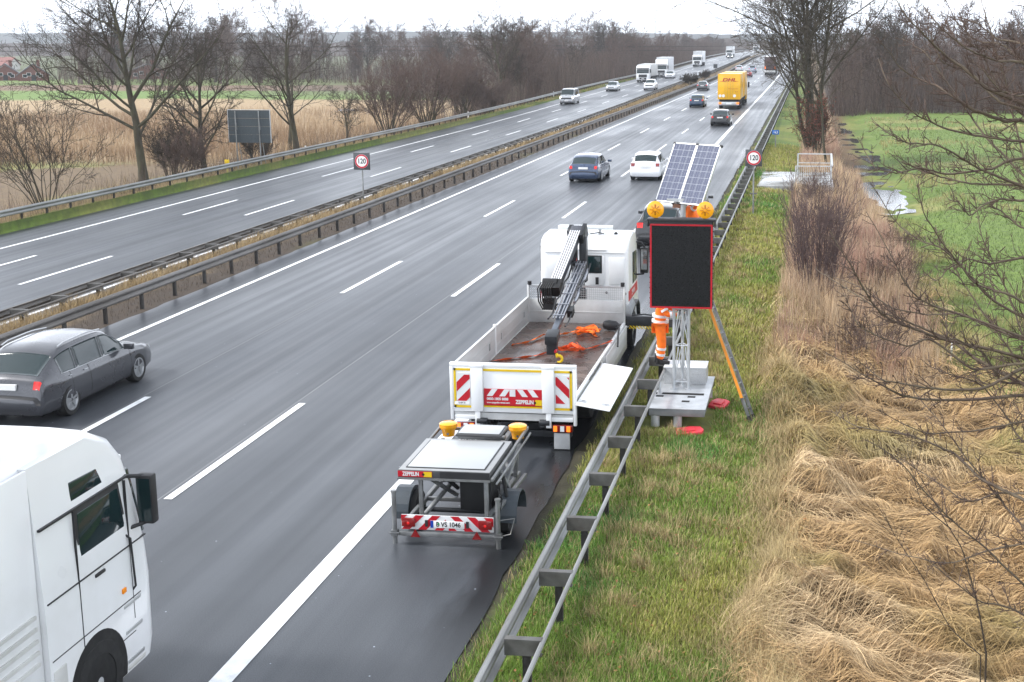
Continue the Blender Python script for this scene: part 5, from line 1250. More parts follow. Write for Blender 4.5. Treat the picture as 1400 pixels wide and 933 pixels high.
def tree(name, label, loc, seed, st, H, rz=0., mt=None, mc=None, group=None, cat='tree', split=1, crown='crown', trunk='trunk', sides=(8,6,4,3,3)):
    z = float(T(np.array([loc[0]]), np.array([loc[1]]))[0])-.1
    root = empty(name, (loc[0], loc[1], z), rz, label, cat, group)
    (v, f), (v2, f2) = tree_parts(seed, st, H, split, sides)
    fast(trunk, v, f, mt or M_bark, parent=root, smooth=True); fast(crown, v2, f2, mc or M_twig, parent=root, smooth=True)
    return root
M_barkl = bark('mossy_grey_bark', (.085,.075,.052), (.06,.05,.036)); M_twl = bark('olive_grey_twigs', (.10,.085,.062), (.075,.062,.05))
tree('bare_tree', 'tall spreading bare tree at the left, the largest beyond the outer barrier', (-40.6,76.3), 11, dict(OAK, lean=-.05), 14.2, rz=.6, split=2)
tree('bare_tree', 'dense twiggy bare tree right of the tallest left-hand tree', (-40.2,83.5), 23, DENSE, 9.6, split=2)
tree('bare_tree', 'bare tree with crooked limbs standing just right of the back of the grey sign', (-39.3,97.5), 35, dict(OAK, r0=.27, nch=[11,9,8,5]), 11.6, rz=2.1, split=2)
tree('bare_tree', 'slim bare tree right behind the back of the grey sign', (-44.2,108), 38, dict(OAK, r0=.2, nch=[9,8,7,4]), 8.5, split=2)
tree('bare_tree', 'tall thin-limbed bare tree where the roadside wood begins', (-38.4,163), 47, dict(OAK, r0=.26, rmin=.014, nch=[14,9,8,4]), 11.5, rz=1., split=2)
tree('bare_tree', 'round-crowned bare tree at the front edge of the roadside wood', (-40.2,181), 51, dict(DENSE, rmin=.016), 11.0, mc=M_twr, split=2)
tree('bush', 'large fan of bare stems at the left edge beyond the barrier', (-40.3,65.2), 61, dict(BUSH, stems=13, r0=.042, nch=[7,6,4]), 6.4, cat='bush', crown='twigs', trunk='stems')
tree('bush', 'low tangle of bare stems at the foot of the tallest left-hand tree', (-42.6,84), 62, dict(BUSH, stems=18, r0=.035), 4.2, cat='bush', crown='twigs', trunk='stems')
tree('bush', 'low bare bush between the two left-hand trees', (-39.5,79.6), 162, dict(BUSH, stems=14, r0=.03), 3.2, cat='bush', crown='twigs', trunk='stems', mc=M_twr)
tree('bush', 'scrubby bare bush below the back of the grey sign', (-38.8,89), 63, dict(BUSH, stems=12, r0=.04), 3.0, cat='bush', crown='twigs', trunk='stems')
tree('small_tree', 'small crooked bare tree between the grey sign and the brown bushes', (-40.8,113), 64, dict(OAK, r0=.13, nch=[10,8,7,4], start=[.1,.15,.15,.1]), 5.0, split=2)
tree('bush', 'big reddish-brown bush, left one of the group behind the outer barrier', (-38.8,118.5), 65, dict(BUSH, stems=20, r0=.07, rmin=.010), 7.0, mc=M_twr, cat='bush', crown='twigs', trunk='stems')
tree('bush', 'big reddish-brown bush, middle one of the group behind the outer barrier', (-37.6,127), 66, dict(BUSH, stems=22, r0=.07, rmin=.010), 7.6, mc=M_twr, cat='bush', crown='twigs', trunk='stems')
tree('bush', 'dense rounded dark bush, right one of the group behind the outer barrier', (-37.7,141), 67, dict(BUSH, stems=34, r0=.05, rmin=.010, spread=.55), 6.4, mc=M_twg, cat='bush', crown='twigs', trunk='stems')
tree('bush', 'low bare bush beside the road before the roadside wood', (-37.6,152), 68, dict(BUSH, stems=24, r0=.04, rmin=.012), 4.2, mc=M_twg, cat='bush', crown='twigs', trunk='stems')
tree('bare_tree', 'huge many-limbed bare tree beside the hard shoulder at the upper right', (.15,94.5), 71, UPR, 15.5, rz=.4, split=2, mt=M_barkl, mc=M_twl)
tree('bare_tree', 'thin bare tree standing at the metal railing below the huge tree', (1.15,87), 72, dict(OAK, r0=.10, nch=[8,7,6,3], start=[.45,.2,.2,.1]), 8.5, split=2)
tree('bush', 'upright purple-brown thicket of thin stems among the reeds on the right bank', (.25,39.4), 73, WILLOW, 4.1, mt=pm('purple_brown_stems', (.085,.058,.055), rough=.8, var=.3), mc=pm('purple_brown_twigs', (.11,.075,.072), rough=.8, var=.3), cat='bush', crown='twigs', trunk='stems', sides=(5,3,3))
for k_, (x_, y_, h_, lab_) in enumerate(((1.7,33.5,1.7,'small bare shrub at the near end of the reeds'),(2.9,43,2.0,'small bare shrub right of the purple-brown thicket'),(.9,54,1.8,'small bare shrub among the reeds beyond the purple-brown thicket'),(3.5,52,1.5,'low bare shrub at the meadow side of the reeds'),(-.1,63,1.9,'bare shrub among the reeds just in front of the railing'))):
    tree('bush', lab_, (x_, y_), 200+k_, dict(BUSH, stems=16, r0=.016, rmin=.005, spread=.5, nch=[7,5,3]), h_, mt=M_twr, mc=M_twr, cat='bush', crown='twigs', trunk='stems', sides=(5,3,3,3))
tree('bush', 'rounded dark bush growing in the central strip left of the yellow lorry', (-20.6,228), 74, dict(BUSH, stems=30, r0=.03, rmin=.012, spread=.9), 2.0, cat='bush', crown='twigs', trunk='stems')
tree('bush', 'smaller bush in the central strip beside the far grey sign', (-20.6,256), 75, dict(BUSH, stems=18, r0=.03, rmin=.012, spread=.7), 1.9, cat='bush', crown='twigs', trunk='stems')
# young beech still holding its brown leaves at the foot of the huge tree
def beech():
    z = float(T(np.array([.5]), np.array([91.]))[0])-.05
    root = empty('young_beech', (.5, 91, z), 0, 'young beech with red-brown dead leaves at the foot of the huge tree', 'tree')
    (v, f), (v2, f2) = tree_parts(81, dict(BUSH, stems=12, r0=.04, spread=.32, nch=[9,6,4]), 4.3)
    V, F_ = merge([(v, f), (v2, f2)]); fast('stems', V, F_, M_bark, parent=root)
    rg = np.random.default_rng(5); n = 2600; c = v2[rg.integers(0, len(v2), n)]+rg.normal(0, .05, (n, 3))
    a = rg.normal(0, 1, (n, 3)); a /= np.linalg.norm(a, axis=1, keepdims=True); b = np.cross(a, rg.normal(0, 1, (n, 3))); b /= np.linalg.norm(b, axis=1, keepdims=True)
    V = np.stack([c-a*.055, c-b*.035, c+a*.055, c+b*.035], 1).reshape(-1, 3)
    fast('leaves', V, np.arange(n*4).reshape(n, 4), pm('dead_beech_leaves', (.19,.062,.042), rough=.8, var=.4, scale=8), parent=root)
beech()

# ---- woods: individual trees copied from a few kinds
def proto(name, seed, st, H, mat):
    (v, f), (v2, f2) = tree_parts(seed, st, H, 1, (5,3,3,3)); V, F_ = merge([(v, f), (v2, f2)])
    me = bpy.data.meshes.new(name); V = V.astype(np.float32); F_ = F_.astype(np.int32)
    me.vertices.add(len(V)); me.vertices.foreach_set('co', V.ravel()); me.loops.add(F_.size); me.loops.foreach_set('vertex_index', F_.ravel())
    me.polygons.add(len(F_)); me.polygons.foreach_set('loop_start', np.arange(0, F_.size, 4, dtype=np.int32)); me.update(calc_edges=True); me.materials.append(mat)
    return me
KINDS = [proto('slender_tree', 101, WOOD, 10.5, M_twg), proto('slender_tree', 102, WOOD, 11.5, M_twr), proto('slender_tree', 103, WOODB, 10.5, M_twig), proto('slender_tree', 104, WOODB, 12.0, M_twg), proto('slender_tree', 105, WOODS, 9.0, M_twr), proto('slender_tree', 106, WOODS, 10.0, M_twg)]
def wood(pts, label, group, hs, seed, kinds=range(6)):
    r_ = random.Random(seed); kinds = list(kinds)
    for (x_, y_) in pts:
        o = bpy.data.objects.new('slender_tree', KINDS[r_.choice(kinds)]); COL.objects.link(o)
        s_ = r_.uniform(*hs); o.scale = (s_*r_.uniform(.9, 1.15), s_*r_.uniform(.9, 1.15), s_); o.rotation_euler = (r_.uniform(-.04,.04), r_.uniform(-.04,.04), r_.uniform(0, 6.28))
        o.location = (x_, y_, float(T(np.array([x_]), np.array([y_]))[0])-.1)
        tag(o, label, 'tree', group)
r_ = random.Random(12); pts = []
for k in range(100):
    t_ = r_.random(); y_ = 172+470*t_**1.25; pts.append((-38.2-abs(r_.gauss(0, 1))*(5+10*t_), y_))
wood(pts, 'bare slender tree in the long roadside wood behind the outer barrier', 'trees of the roadside wood on the left', (.66, .95), 3)
pts = []
for k in range(100):
    a = r_.uniform(-.53, -.13); d_ = r_.uniform(290, 400); pts.append((d_*math.sin(a), d_*math.cos(a)))
wood(pts, 'bare tree in the row beyond the fields on the left', 'trees in the row beyond the left fields', (.95, 1.45), 5, (0, 2, 3, 5))
pts = []
for k in range(88):
    y_ = 160+r_.random()**1.5*110; x_ = r_.uniform(3.0, 62)*(y_/165) ; pts.append((x_, y_+.08*x_))
wood(pts, 'bare slender tree in the dense wood behind the green meadow', 'trees of the wood behind the meadow on the right', (.78, 1.28), 8)

def brush(name, label, xs, ys, hs, w, seed, mat, cat='undergrowth'):
    rg = np.random.default_rng(seed); n = len(xs); p = np.stack([xs, ys, T(xs, ys)-.05], 1)
    d = np.stack([rg.normal(0, .16, n), rg.normal(0, .16, n), np.ones(n)], 1); d /= np.linalg.norm(d, axis=1, keepdims=True)
    P, _ = march(rg, p, d, hs, 4, .10, .02); Rr = w[:, None]*np.linspace(1, .35, 5)[None]
    V, F_ = tube_batch(P, Rr, 3); g = .6+.8*rg.random(n); c = np.repeat(np.stack([.100*g, .074*g, .062*g], 1), 15, 0)
    o = fast(name, V, F_, mat, c); return tag(o, label, cat, kind='stuff')
M_brush = pm('brushwood', (.08,.06,.05), rough=.9, var=.25, attr='Col', spec=.1)
rg = np.random.default_rng(2)
n = 9000; t_ = rg.random(n)**1.3; ys = 150+490*t_; xs = -37.6-np.abs(rg.normal(0, 1, n))*(3+11*t_)
brush('undergrowth', 'dense brown brushwood filling the roadside wood on the left', xs, ys, rg.uniform(2, 7.5, n)*np.clip((ys-120)/80, .3, 1), np.full(n, .02)+.02*t_, 3, M_brush)
n = 11000; ys = 158+rg.random(n)**1.6*90; xs = rg.uniform(2.6, 66, n)*(ys/165); ys = ys+.08*xs
brush('undergrowth', 'dense brown brushwood filling the wood behind the meadow', xs, ys, rg.uniform(2, 9, n), rg.uniform(.018, .034, n), 4, M_brush)
n = 5000; a = rg.uniform(-.54, -.13, n); d_ = rg.uniform(300, 400, n); 
brush('undergrowth', 'far brown brushwood beneath the tree row beyond the left fields', d_*np.sin(a), d_*np.cos(a), rg.uniform(2, 7, n), rg.uniform(.03, .06, n), 5, M_brush)
n = 2500; ys = rg.uniform(58, 150, n); xs = -36.9-np.abs(rg.normal(0, 2.2, n))
brush('undergrowth', 'thin brown stems and brambles along the bank behind the outer barrier', xs, ys, rg.uniform(.5, 1.9, n), rg.uniform(.006, .012, n), 6, M_brush)

# far wooded ridge and the flat woods before it: rounded crowns over a rising floor
def ridge(name, label, x0, x1, nx_, yf, depth, hf, seed, col, cell=9.):
    xs = np.linspace(x0, x1, nx_); k = 8; V = []; 
    for j in range(k):
        t_ = j/(k-1); yy = yf+depth*t_+20*(vn(xs*.01, xs*0+j, seed)-.5)
        zz = hf(xs)*sstep(0, .5, t_)*(1-.55*sstep(.6, 1, t_))
        zz = zz+(fbm(xs/cell, yy/cell, seed, 3)-.3)*6*min(1, t_*6)*(t_ < .99)
        V.append(np.stack([xs, yy+0*xs, zz-2], 1))
    V = np.concatenate(V); i_ = np.arange((k-1)*nx_).reshape(k-1, nx_)[:, :-1].ravel()
    o = fast(name, V, np.stack([i_, i_+1, i_+nx_+1, i_+nx_], 1), pm('far_wood_'+str(seed), col, rough=1, var=.35, scale=.06, spec=0), smooth=True)
    return tag(o, label, 'wood', kind='stuff') if label else tag(o, kind='structure')
ridge('hills', None, -1700, 1500, 500, 1850, 500, lambda x_: 19+5*vn(x_*.002, x_*0, 6), 5, (.05,.05,.045), 16.)
ridge('far_wood', 'far belt of grey-brown leafless woods along the horizon', -900, 900, 520, 780, 260, lambda x_: 7+4*vn(x_*.012, x_*0, 9)-4*sstep(-250, -420, x_), 6, (.075,.062,.055), 8.)

# ------------------------------------------------------------------ near branches on the right
NB = {
'B1': [(0.64, 10.79, 7.96), (0.79, 10.8, 7.77), (0.95, 11.1, 7.65), (1.13, 11.34, 7.51), (1.27, 11.36, 7.41), (1.45, 11.36, 7.27), (1.8, 11.47, 7.12), (2.26, 11.6, 6.87)],
 'B2': [(0.87, 10.75, 7.88), (1.02, 10.68, 7.68), (1.24, 10.83, 7.55), (1.5, 11.18, 7.45), (1.78, 11.44, 7.42), (2.24, 11.6, 7.21)],
 'B3': [(0.54, 11.11, 7.62), (0.71, 11.42, 7.42), (0.86, 11.58, 7.3), (1.04, 11.47, 7.23), (1.19, 11.36, 7.13), (1.39, 11.43, 7.01), (1.65, 11.56, 6.94), (1.83, 11.6, 6.93), (2.27, 11.6, 6.78)],
 'B4': [(0.54, 10.78, 7.47), (0.63, 10.65, 7.26), (0.8, 10.83, 7.07), (0.98, 11.15, 6.96), (1.23, 11.32, 6.85), (1.63, 11.35, 6.77), (1.82, 11.44, 6.74), (2.28, 11.6, 6.56)],
 'B5': [(0.5, 10.71, 6.96), (0.64, 10.61, 6.86), (0.79, 10.62, 6.8), (1.04, 10.9, 6.76), (1.29, 11.2, 6.62), (1.48, 11.34, 6.51), (1.83, 11.43, 6.37), (2.3, 11.6, 6.15)],
 'B6': [(0.73, 11.14, 6.65), (0.94, 11.46, 6.52), (1.16, 11.6, 6.43), (1.41, 11.52, 6.41), (1.84, 11.5, 6.4), (2.3, 11.6, 6.24)],
 'B8': [(1.19, 12.47, 8.01), (1.33, 12.33, 7.78), (1.53, 12.32, 7.63), (1.73, 12.13, 7.58), (1.97, 11.82, 7.36), (2.25, 11.6, 7.15)],
 'B9': [(1.51, 12.42, 8.0), (1.56, 12.04, 7.71), (1.67, 11.97, 7.36), (1.79, 11.97, 6.94), (1.92, 11.8, 6.44), (2.13, 11.6, 5.89)],
 'C1': [(0.08, 11.81, 5.58), (0.41, 11.44, 5.43), (0.71, 11.34, 5.29), (1.05, 11.43, 5.14), (1.33, 11.4, 5.03), (1.58, 11.22, 4.88), (1.86, 11.07, 4.76), (2.28, 11.0, 4.55)],
 'C2': [(0.17, 10.19, 6.15), (0.32, 10.22, 5.92), (0.49, 10.54, 5.63), (0.63, 10.8, 5.41), (0.84, 10.89, 5.3), (1.16, 11.0, 5.16)],
 'C3': [(0.52, 11.19, 6.43), (0.76, 11.3, 6.08), (0.95, 11.1, 5.95), (1.12, 10.93, 5.91), (1.29, 10.97, 5.75), (1.53, 11.07, 5.47), (1.83, 11.05, 5.31), (2.25, 11.0, 5.12)],
 'C4': [(0.85, 10.22, 6.53), (0.94, 10.35, 6.23), (1.11, 10.67, 5.98), (1.38, 10.83, 5.67), (1.6, 10.82, 5.59), (1.79, 10.87, 5.49), (2.24, 11.0, 5.24)],
 'C5': [(0.3, 10.18, 5.67), (0.41, 10.07, 5.46), (0.57, 10.28, 5.32), (0.86, 10.6, 5.17), (1.05, 10.74, 5.19), (1.4, 10.75, 4.95), (1.81, 10.84, 4.98), (2.26, 11.0, 4.93)],
 'C6': [(0.42, 10.15, 5.12), (0.66, 10.08, 4.98), (1.02, 10.24, 4.89), (1.46, 10.59, 4.81), (1.81, 10.84, 4.92), (2.25, 11.0, 4.99)],
 'C7': [(0.15, 10.19, 5.19), (0.5, 10.21, 4.98), (0.8, 10.52, 4.76), (1.22, 10.79, 4.66), (1.83, 10.89, 4.67), (2.27, 11.0, 4.64)],
 'C8': [(1.46, 11.88, 6.28), (1.55, 11.71, 5.86), (1.7, 11.63, 5.52), (1.88, 11.34, 5.03), (2.08, 11.0, 4.8)],
 'D2': [(0.24, 12.32, 4.11), (0.51, 12.01, 4.03), (0.97, 12.01, 3.96), (1.38, 12.03, 3.77), (1.64, 11.85, 3.58), (2.01, 11.63, 3.47), (2.44, 11.5, 3.32)],
 'D3': [(0.52, 12.32, 2.79), (1.01, 11.95, 2.81), (1.41, 11.89, 2.78), (1.71, 11.88, 2.92), (2.04, 11.71, 3.07), (2.45, 11.5, 3.22)],
 'D5': [(0.95, 12.32, 4.42), (1.26, 11.94, 4.14), (1.5, 11.87, 3.82), (1.81, 11.87, 3.44), (2.03, 11.7, 3.23), (2.34, 11.5, 2.9)],
 'D6': [(0.5, 10.68, 4.33), (0.84, 10.67, 4.09), (1.22, 10.95, 3.61), (1.61, 11.26, 3.21), (2.0, 11.38, 2.8), (2.43, 11.5, 2.41)],
 'D7': [(0.62, 10.77, 4.56), (1.03, 11.02, 4.31), (1.48, 11.33, 4.24), (1.94, 11.43, 4.31), (2.39, 11.5, 4.34)],
 'S1': [(1.09, 14.65, 3.12), (1.37, 14.64, 2.65), (1.69, 14.63, 2.1), (1.86, 14.63, 1.82), (2.01, 14.62, 1.33), (2.1, 14.61, 0.98), (2.2, 14.6, 0.47)],
 'S2': [(1.25, 14.69, 2.77), (1.39, 14.65, 2.35), (1.72, 14.6, 2.08)],
 'S3': [(0.88, 14.74, 2.29), (1.13, 14.71, 1.87), (1.43, 14.67, 1.44), (1.77, 14.64, 0.84), (2.16, 14.6, 0.51)],
 'L1': [(1.21, 14.65, -0.13), (1.52, 14.61, 0.19), (2.05, 14.58, 0.4), (2.6, 14.54, 0.54), (3.17, 14.5, 0.63)],
 'L2': [(0.58, 14.33, 0.73), (1.04, 14.39, 0.64), (1.68, 14.44, 0.56), (2.15, 14.5, 0.45)],
}
def near_tree():
    rg = np.random.default_rng(77)
    bx, by = 3.55, 11.3; bz = float(T(np.array([bx]), np.array([by]))[0])
    root = empty('bare_tree', (bx, by, bz), 0, 'nearest bare tree reaching its long thin branches in from the right edge', 'tree')
    o = np.array([bx, by, bz])
    limbs, trunk, saps = [], [], []
    def resample(p, n):
        p = np.array(p, float); u = np.linspace(0, len(p)-1, n); return spline(p, u)
    hz = {'B': (5.2, 8.2), 'C': (3.2, 5.6), 'D': (1.6, 4.0)}
    tw = []
    tr = np.array([(bx, by, bz-.1), (bx+.05, by, 1), (bx-.05, by+.05, 3), (bx-.02, by, 5), (bx+.1, by-.05, 7), (bx+.15, by, 9)])
    trunk.append(tube_batch(resample(tr, 18)[None]-o, np.linspace(.13, .04, 18)[None], 10))
    lst = [(k, [tuple(q) for q in p]) for k, p in NB.items() if k[0] in 'BCD']
    for j in range(18):              # further limbs growing between the big ones
        k, p = lst[int(rg.integers(0, 20))]; p = np.array(p); n_ = len(p); w_ = np.linspace(1, 0, n_)[:, None]
        a_ = rg.uniform(-.45, .45); d_ = p-p[-1]; L_ = np.linalg.norm(d_[:, [0, 2]], axis=1)
        e_ = p[-1]+np.array([0, rg.uniform(-.3, .3), rg.uniform(-.5, .5)]); s_ = rg.uniform(.55, 1.0)
        rx_ = d_[:, 0]*math.cos(a_)-d_[:, 2]*math.sin(a_); rz_ = d_[:, 0]*math.sin(a_)+d_[:, 2]*math.cos(a_)
        q_ = e_+np.stack([rx_*s_, d_[:, 1]*s_+rg.uniform(-.6, .6)*w_[:, 0], rz_*s_+.08*np.sin(np.arange(n_)*1.7+j)*w_[:, 0]], 1)
        lst.append(('x', [tuple(v) for v in q_]))
    for k, p in lst:
        e = p[-1]; jz = max(e[2]-.9, bz+.6); p = p+[((e[0]+bx)/2+.1, (e[1]+by)/2, e[2]-.35), (bx, by, jz)]
        q = resample(p, 44); q = q+np.cumsum(rg.normal(0, .004, q.shape), 0)
        rmax = .021 if k in ('C1','C6','B3','D2','C7','B1') else .0145
        rr = np.interp(np.linspace(0, 1, 44), [0, .08, .35, .8, 1], [.0030, .0042, rmax*.50, rmax, rmax*1.5])
        limbs.append(tube_batch(q[None]-o, rr[None], 7))
        L_ = np.linalg.norm(np.diff(q, axis=0), axis=1).sum()
        for j in range(int(15*L_)):
            i_ = int(rg.integers(1, 36)); d = q[i_-1]-q[i_]; d /= np.linalg.norm(d)
            s_ = rg.normal(0, 1, 3); s_ -= d*s_.dot(d); s_ /= np.linalg.norm(s_)
            s_[2] += .15; a = np.radians(rg.uniform(28, 65))
            tw.append((q[i_], d*np.cos(a)+s_*np.sin(a), rg.uniform(.08, .42)*(.4+.6*i_/36), min(rr[i_]*.75, rg.uniform(.0026, .0055))))
    def twigs(tw, depth=2):
        out = []
        p = np.array([t_[0] for t_ in tw]); d = np.array([t_[1] for t_ in tw]); L_ = np.array([t_[2] for t_ in tw]); r = np.array([t_[3] for t_ in tw])
        for lv in range(depth):
            P, _ = march(rg, p, d, L_, 5, .16, .03); Rr = r[:, None]*np.linspace(1, .55, 6)[None]
            out.append((P, Rr))
            c = 3 if lv == 0 else 2; B = len(P); i_ = rg.integers(1, 5, (B, c)); bi = np.arange(B)[:, None]
            q = P[bi, i_]; pd = P[bi, i_+1]-q; pd /= np.linalg.norm(pd, axis=2, keepdims=True); s_ = rg.normal(0, 1, (B, c, 3)); s_ /= np.linalg.norm(s_, axis=2, keepdims=True)
            nd = pd*.7+s_*.6; nd /= np.linalg.norm(nd, axis=2, keepdims=True)
            # buds and short spurs
            p, d, L_, r = q.reshape(-1, 3), nd.reshape(-1, 3), (L_[:, None]*rg.uniform(.12, .5, (B, c))).ravel(), (r[:, None]*np.full((B, c), .75)).ravel()
        return out
    TW = [tube_batch(P-o, Rr, 4) for P, Rr in twigs(tw)]
    v, f = merge(trunk); fast('trunk', v, f, M_bark, parent=root, smooth=True)
    M_l = pm('olive_grey_branch', (.125,.10,.066), rough=.75, var=.25, scale=9, col2=(.08,.055,.043), bump=.3, bscale=80)
    v, f = merge(limbs); fast('branches', v, f, M_l, parent=root, smooth=True)
    v, f = merge(TW); fast('twigs', v, f, pm('red_brown_twig', (.066,.042,.033), rough=.7, var=.3, scale=8, col2=(.10,.066,.05)), parent=root, smooth=True)
    # sapling on the bank
    s0 = NB['S1'][-1]; zz = float(TM(np.array([s0[0]]), np.array([s0[1]]))[0]); sroot = empty('sapling', (s0[0], s0[1], zz-.05), 0, 'thin dark sapling rising from the flattened tan grass at the lower right', 'sapling')
    so_ = np.array([s0[0], s0[1], zz-.05]); A = []; tw = []
    for k in ('S1', 'S2', 'S3'):
        q = resample(NB[k], 24); 
        if k != 'S2': q[-1, 2] = zz-.1
        rr = np.linspace(.003, .013 if k == 'S1' else .008, 24); A.append(tube_batch(q[None]-so_, rr[None], 6))
        for j in range(16):
            i_ = int(rg.integers(1, 18)); d = q[i_-1]-q[i_]; d /= np.linalg.norm(d); s_ = rg.normal(0, 1, 3); s_ /= np.linalg.norm(s_); v_ = d*.7+s_*.7
            tw.append((q[i_], v_/np.linalg.norm(v_), rg.uniform(.15, .5), .003))
    v, f = merge(A); fast('stem', v, f, M_twig, parent=sroot, smooth=True)
    v, f = merge([tube_batch(P-so_, Rr, 4) for P, Rr in twigs(tw)]); fast('twigs', v, f, M_twig, parent=sroot, smooth=True)
    for k, lab in (('L1', 'fallen olive-grey branch lying on the tan grass in the lower right corner'), ('L2', 'thin pale fallen branch lying on the tan grass beside the sapling')):
        q = resample(NB[k], 24); g = TM(q[:, 0], q[:, 1]); q[:, 2] = g+.10+.06*np.sin(np.arange(24)*.7)
        v, f = tube_batch(q[None], np.linspace(.008, .022 if k == 'L1' else .010, 24)[None], 7); tag(fast('fallen_branch', v, f, M_l, smooth=True), lab, 'branch', 'fallen branches on the bank')
near_tree()

# ------------------------------------------------------------------ grass
M_grass = pm('grass_blades', (.1,.15,.03), rough=.55, var=.12, attr='Col', spec=.25, scale=2)
M_dry = pm('dry_stems', (.4,.3,.15), rough=.65, var=.12, attr='Col', spec=.2, scale=2)
def blades(name, label, p, h, w, az, lean, col, seed, mat, k=3, droop=.6, cat='grass', tipcol=1.15):
    """curved tapering blades; p (n,3) roots, az heading, lean 0 upright .. 1 flat"""
    rg = np.random.default_rng(seed); n = len(p)
    s_ = np.linspace(0, 1, k+1)
    th = lean[:, None]*(.4+droop*1.2*s_[None])*1.35; th = np.minimum(th, 2.0)
    seg = (h/k)[:, None]; dx = np.sin(th)*seg; dz = np.cos(th)*seg
    X_ = np.concatenate([np.zeros((n,1)), np.cumsum(dx[:, :k], 1)], 1); Z_ = np.concatenate([np.zeros((n,1)), np.cumsum(dz[:, :k], 1)], 1)
    ca, sa = np.cos(az)[:, None], np.sin(az)[:, None]
    C_ = np.stack([p[:, :1]+X_*ca, p[:, 1:2]+X_*sa, p[:, 2:3]+Z_], 2)
    ra = az+np.pi/2+rg.uniform(-.7, .7, n); ww = (w[:, None]*np.array([1, .9, .7, .42, .3, .2])[None, :k+1] if k < 6 else w[:, None]*np.linspace(1, .2, k+1)[None])/2
    ww[:, -1] = w*.06
    sv = np.stack([np.cos(ra)[:, None]*ww, np.sin(ra)[:, None]*ww, np.zeros_like(ww)], 2)
    V = np.stack([C_-sv, C_+sv], 2).reshape(-1, 3)
    b = (np.arange(n)*(k+1)*2)[:, None]+np.arange(k)[None]*2
    F_ = np.stack([b, b+1, b+3, b+2], -1).reshape(-1, 4)
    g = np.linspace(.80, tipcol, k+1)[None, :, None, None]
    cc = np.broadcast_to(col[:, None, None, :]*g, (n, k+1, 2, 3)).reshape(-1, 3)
    return tag(fast(name, V, F_, mat, cc), label, cat, kind='stuff')
def pts_y(rg, n, y0, y1, pw=1.7):
    """random distances, thinning out as Y^-pw"""
    u = rg.random(n); a = 1-pw; return (y0**a+u*(y1**a-y0**a))**(1/a)
def green(rg, x, y):
    n = len(x); g = fbm(x*.9, y*.9, 61, 3); q = fbm(x*.25, y*.2, 62, 3); r_ = rg.random(n)
    c = np.tile(np.array((.135,.225,.032)), (n, 1)); c = mixc(c, (.090,.215,.040), sstep(.5, .68, fbm(x*.5, y*.5, 63, 3)))
    c = mixc(c, (.34,.31,.08), sstep(.42, .62, q)*.75*(r_ < .8)); c = mixc(c, (.36,.28,.14), ((r_ > .80)*1.)*sstep(.25, .6, g+.15)); c = mixc(c, (.10,.07,.035), (r_ < .05)*1.)
    return c*(.72+.66*rg.random(n))[:, None]
# verge right of the barrier
rg = np.random.default_rng(11); n = 260000
y = pts_y(rg, n, 12.5, 100, 1.75); x = rg.uniform(-4.35, 0.2, n)
edge = -.55+.7*(vn(y*.5, y*0, 5)-.5)+rg.normal(0, .22, n)
off = (x > 1e9)|((x > -2.65) & (y > 69.6) & (y < 78.2))
slabx = ((x > -3.25) & (x < -1.85) & (y > 25.05) & (y < 27.85))
near_road = rg.random(n) < sstep(-4.15, -3.75, x+.25*(vn(y*2.2, y*0, 8)-.5))
ok = (x < edge) & ~off & near_road & ~slabx; x, y = x[ok], y[ok]; n = len(x)
p = np.stack([x, y, TM(x, y)-.01], 1); tu = fbm(x*1.6, y*1.6, 64, 3)
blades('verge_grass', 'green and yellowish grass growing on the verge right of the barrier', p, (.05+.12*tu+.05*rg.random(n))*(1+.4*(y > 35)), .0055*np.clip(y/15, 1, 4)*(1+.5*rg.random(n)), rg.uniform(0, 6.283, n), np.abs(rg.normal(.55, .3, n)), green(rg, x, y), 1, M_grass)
# tufts of long dead grass standing along the barrier and the verge
nt = 300; ty = pts_y(rg, nt, 12.5, 80, 1.5); tx = np.where(rg.random(nt) < .55, rg.normal(-2.7, .35, nt), rg.uniform(-2.4, -.3, nt))
k = 70; cx_ = np.repeat(tx, k)+rg.normal(0, .09, nt*k); cy_ = np.repeat(ty, k)+rg.normal(0, .09, nt*k); n = nt*k
keep = ~((cx_ > -3.25) & (cx_ < -1.85) & (cy_ > 25.0) & (cy_ < 27.9)) & ~((cx_ > -2.65) & (cy_ > 69.6) & (cy_ < 78.2)); cx_, cy_ = cx_[keep], cy_[keep]; n = len(cx_)
hh = np.repeat(rg.uniform(.12, .38, nt), k)[keep]*rg.uniform(.5, 1.15, n); cc = np.array((.40,.31,.16))*(.55+.7*rg.random(n))[:, None]
blades('dead_tufts', 'tufts of long straw-coloured grass along the barrier', np.stack([cx_, cy_, TM(cx_, cy_)-.02], 1), hh, .0055*np.clip(cy_/14, 1, 3.5), rg.uniform(0, 6.28, n), np.abs(rg.normal(.55, .28, n)), cc, 2, M_dry, k=4)

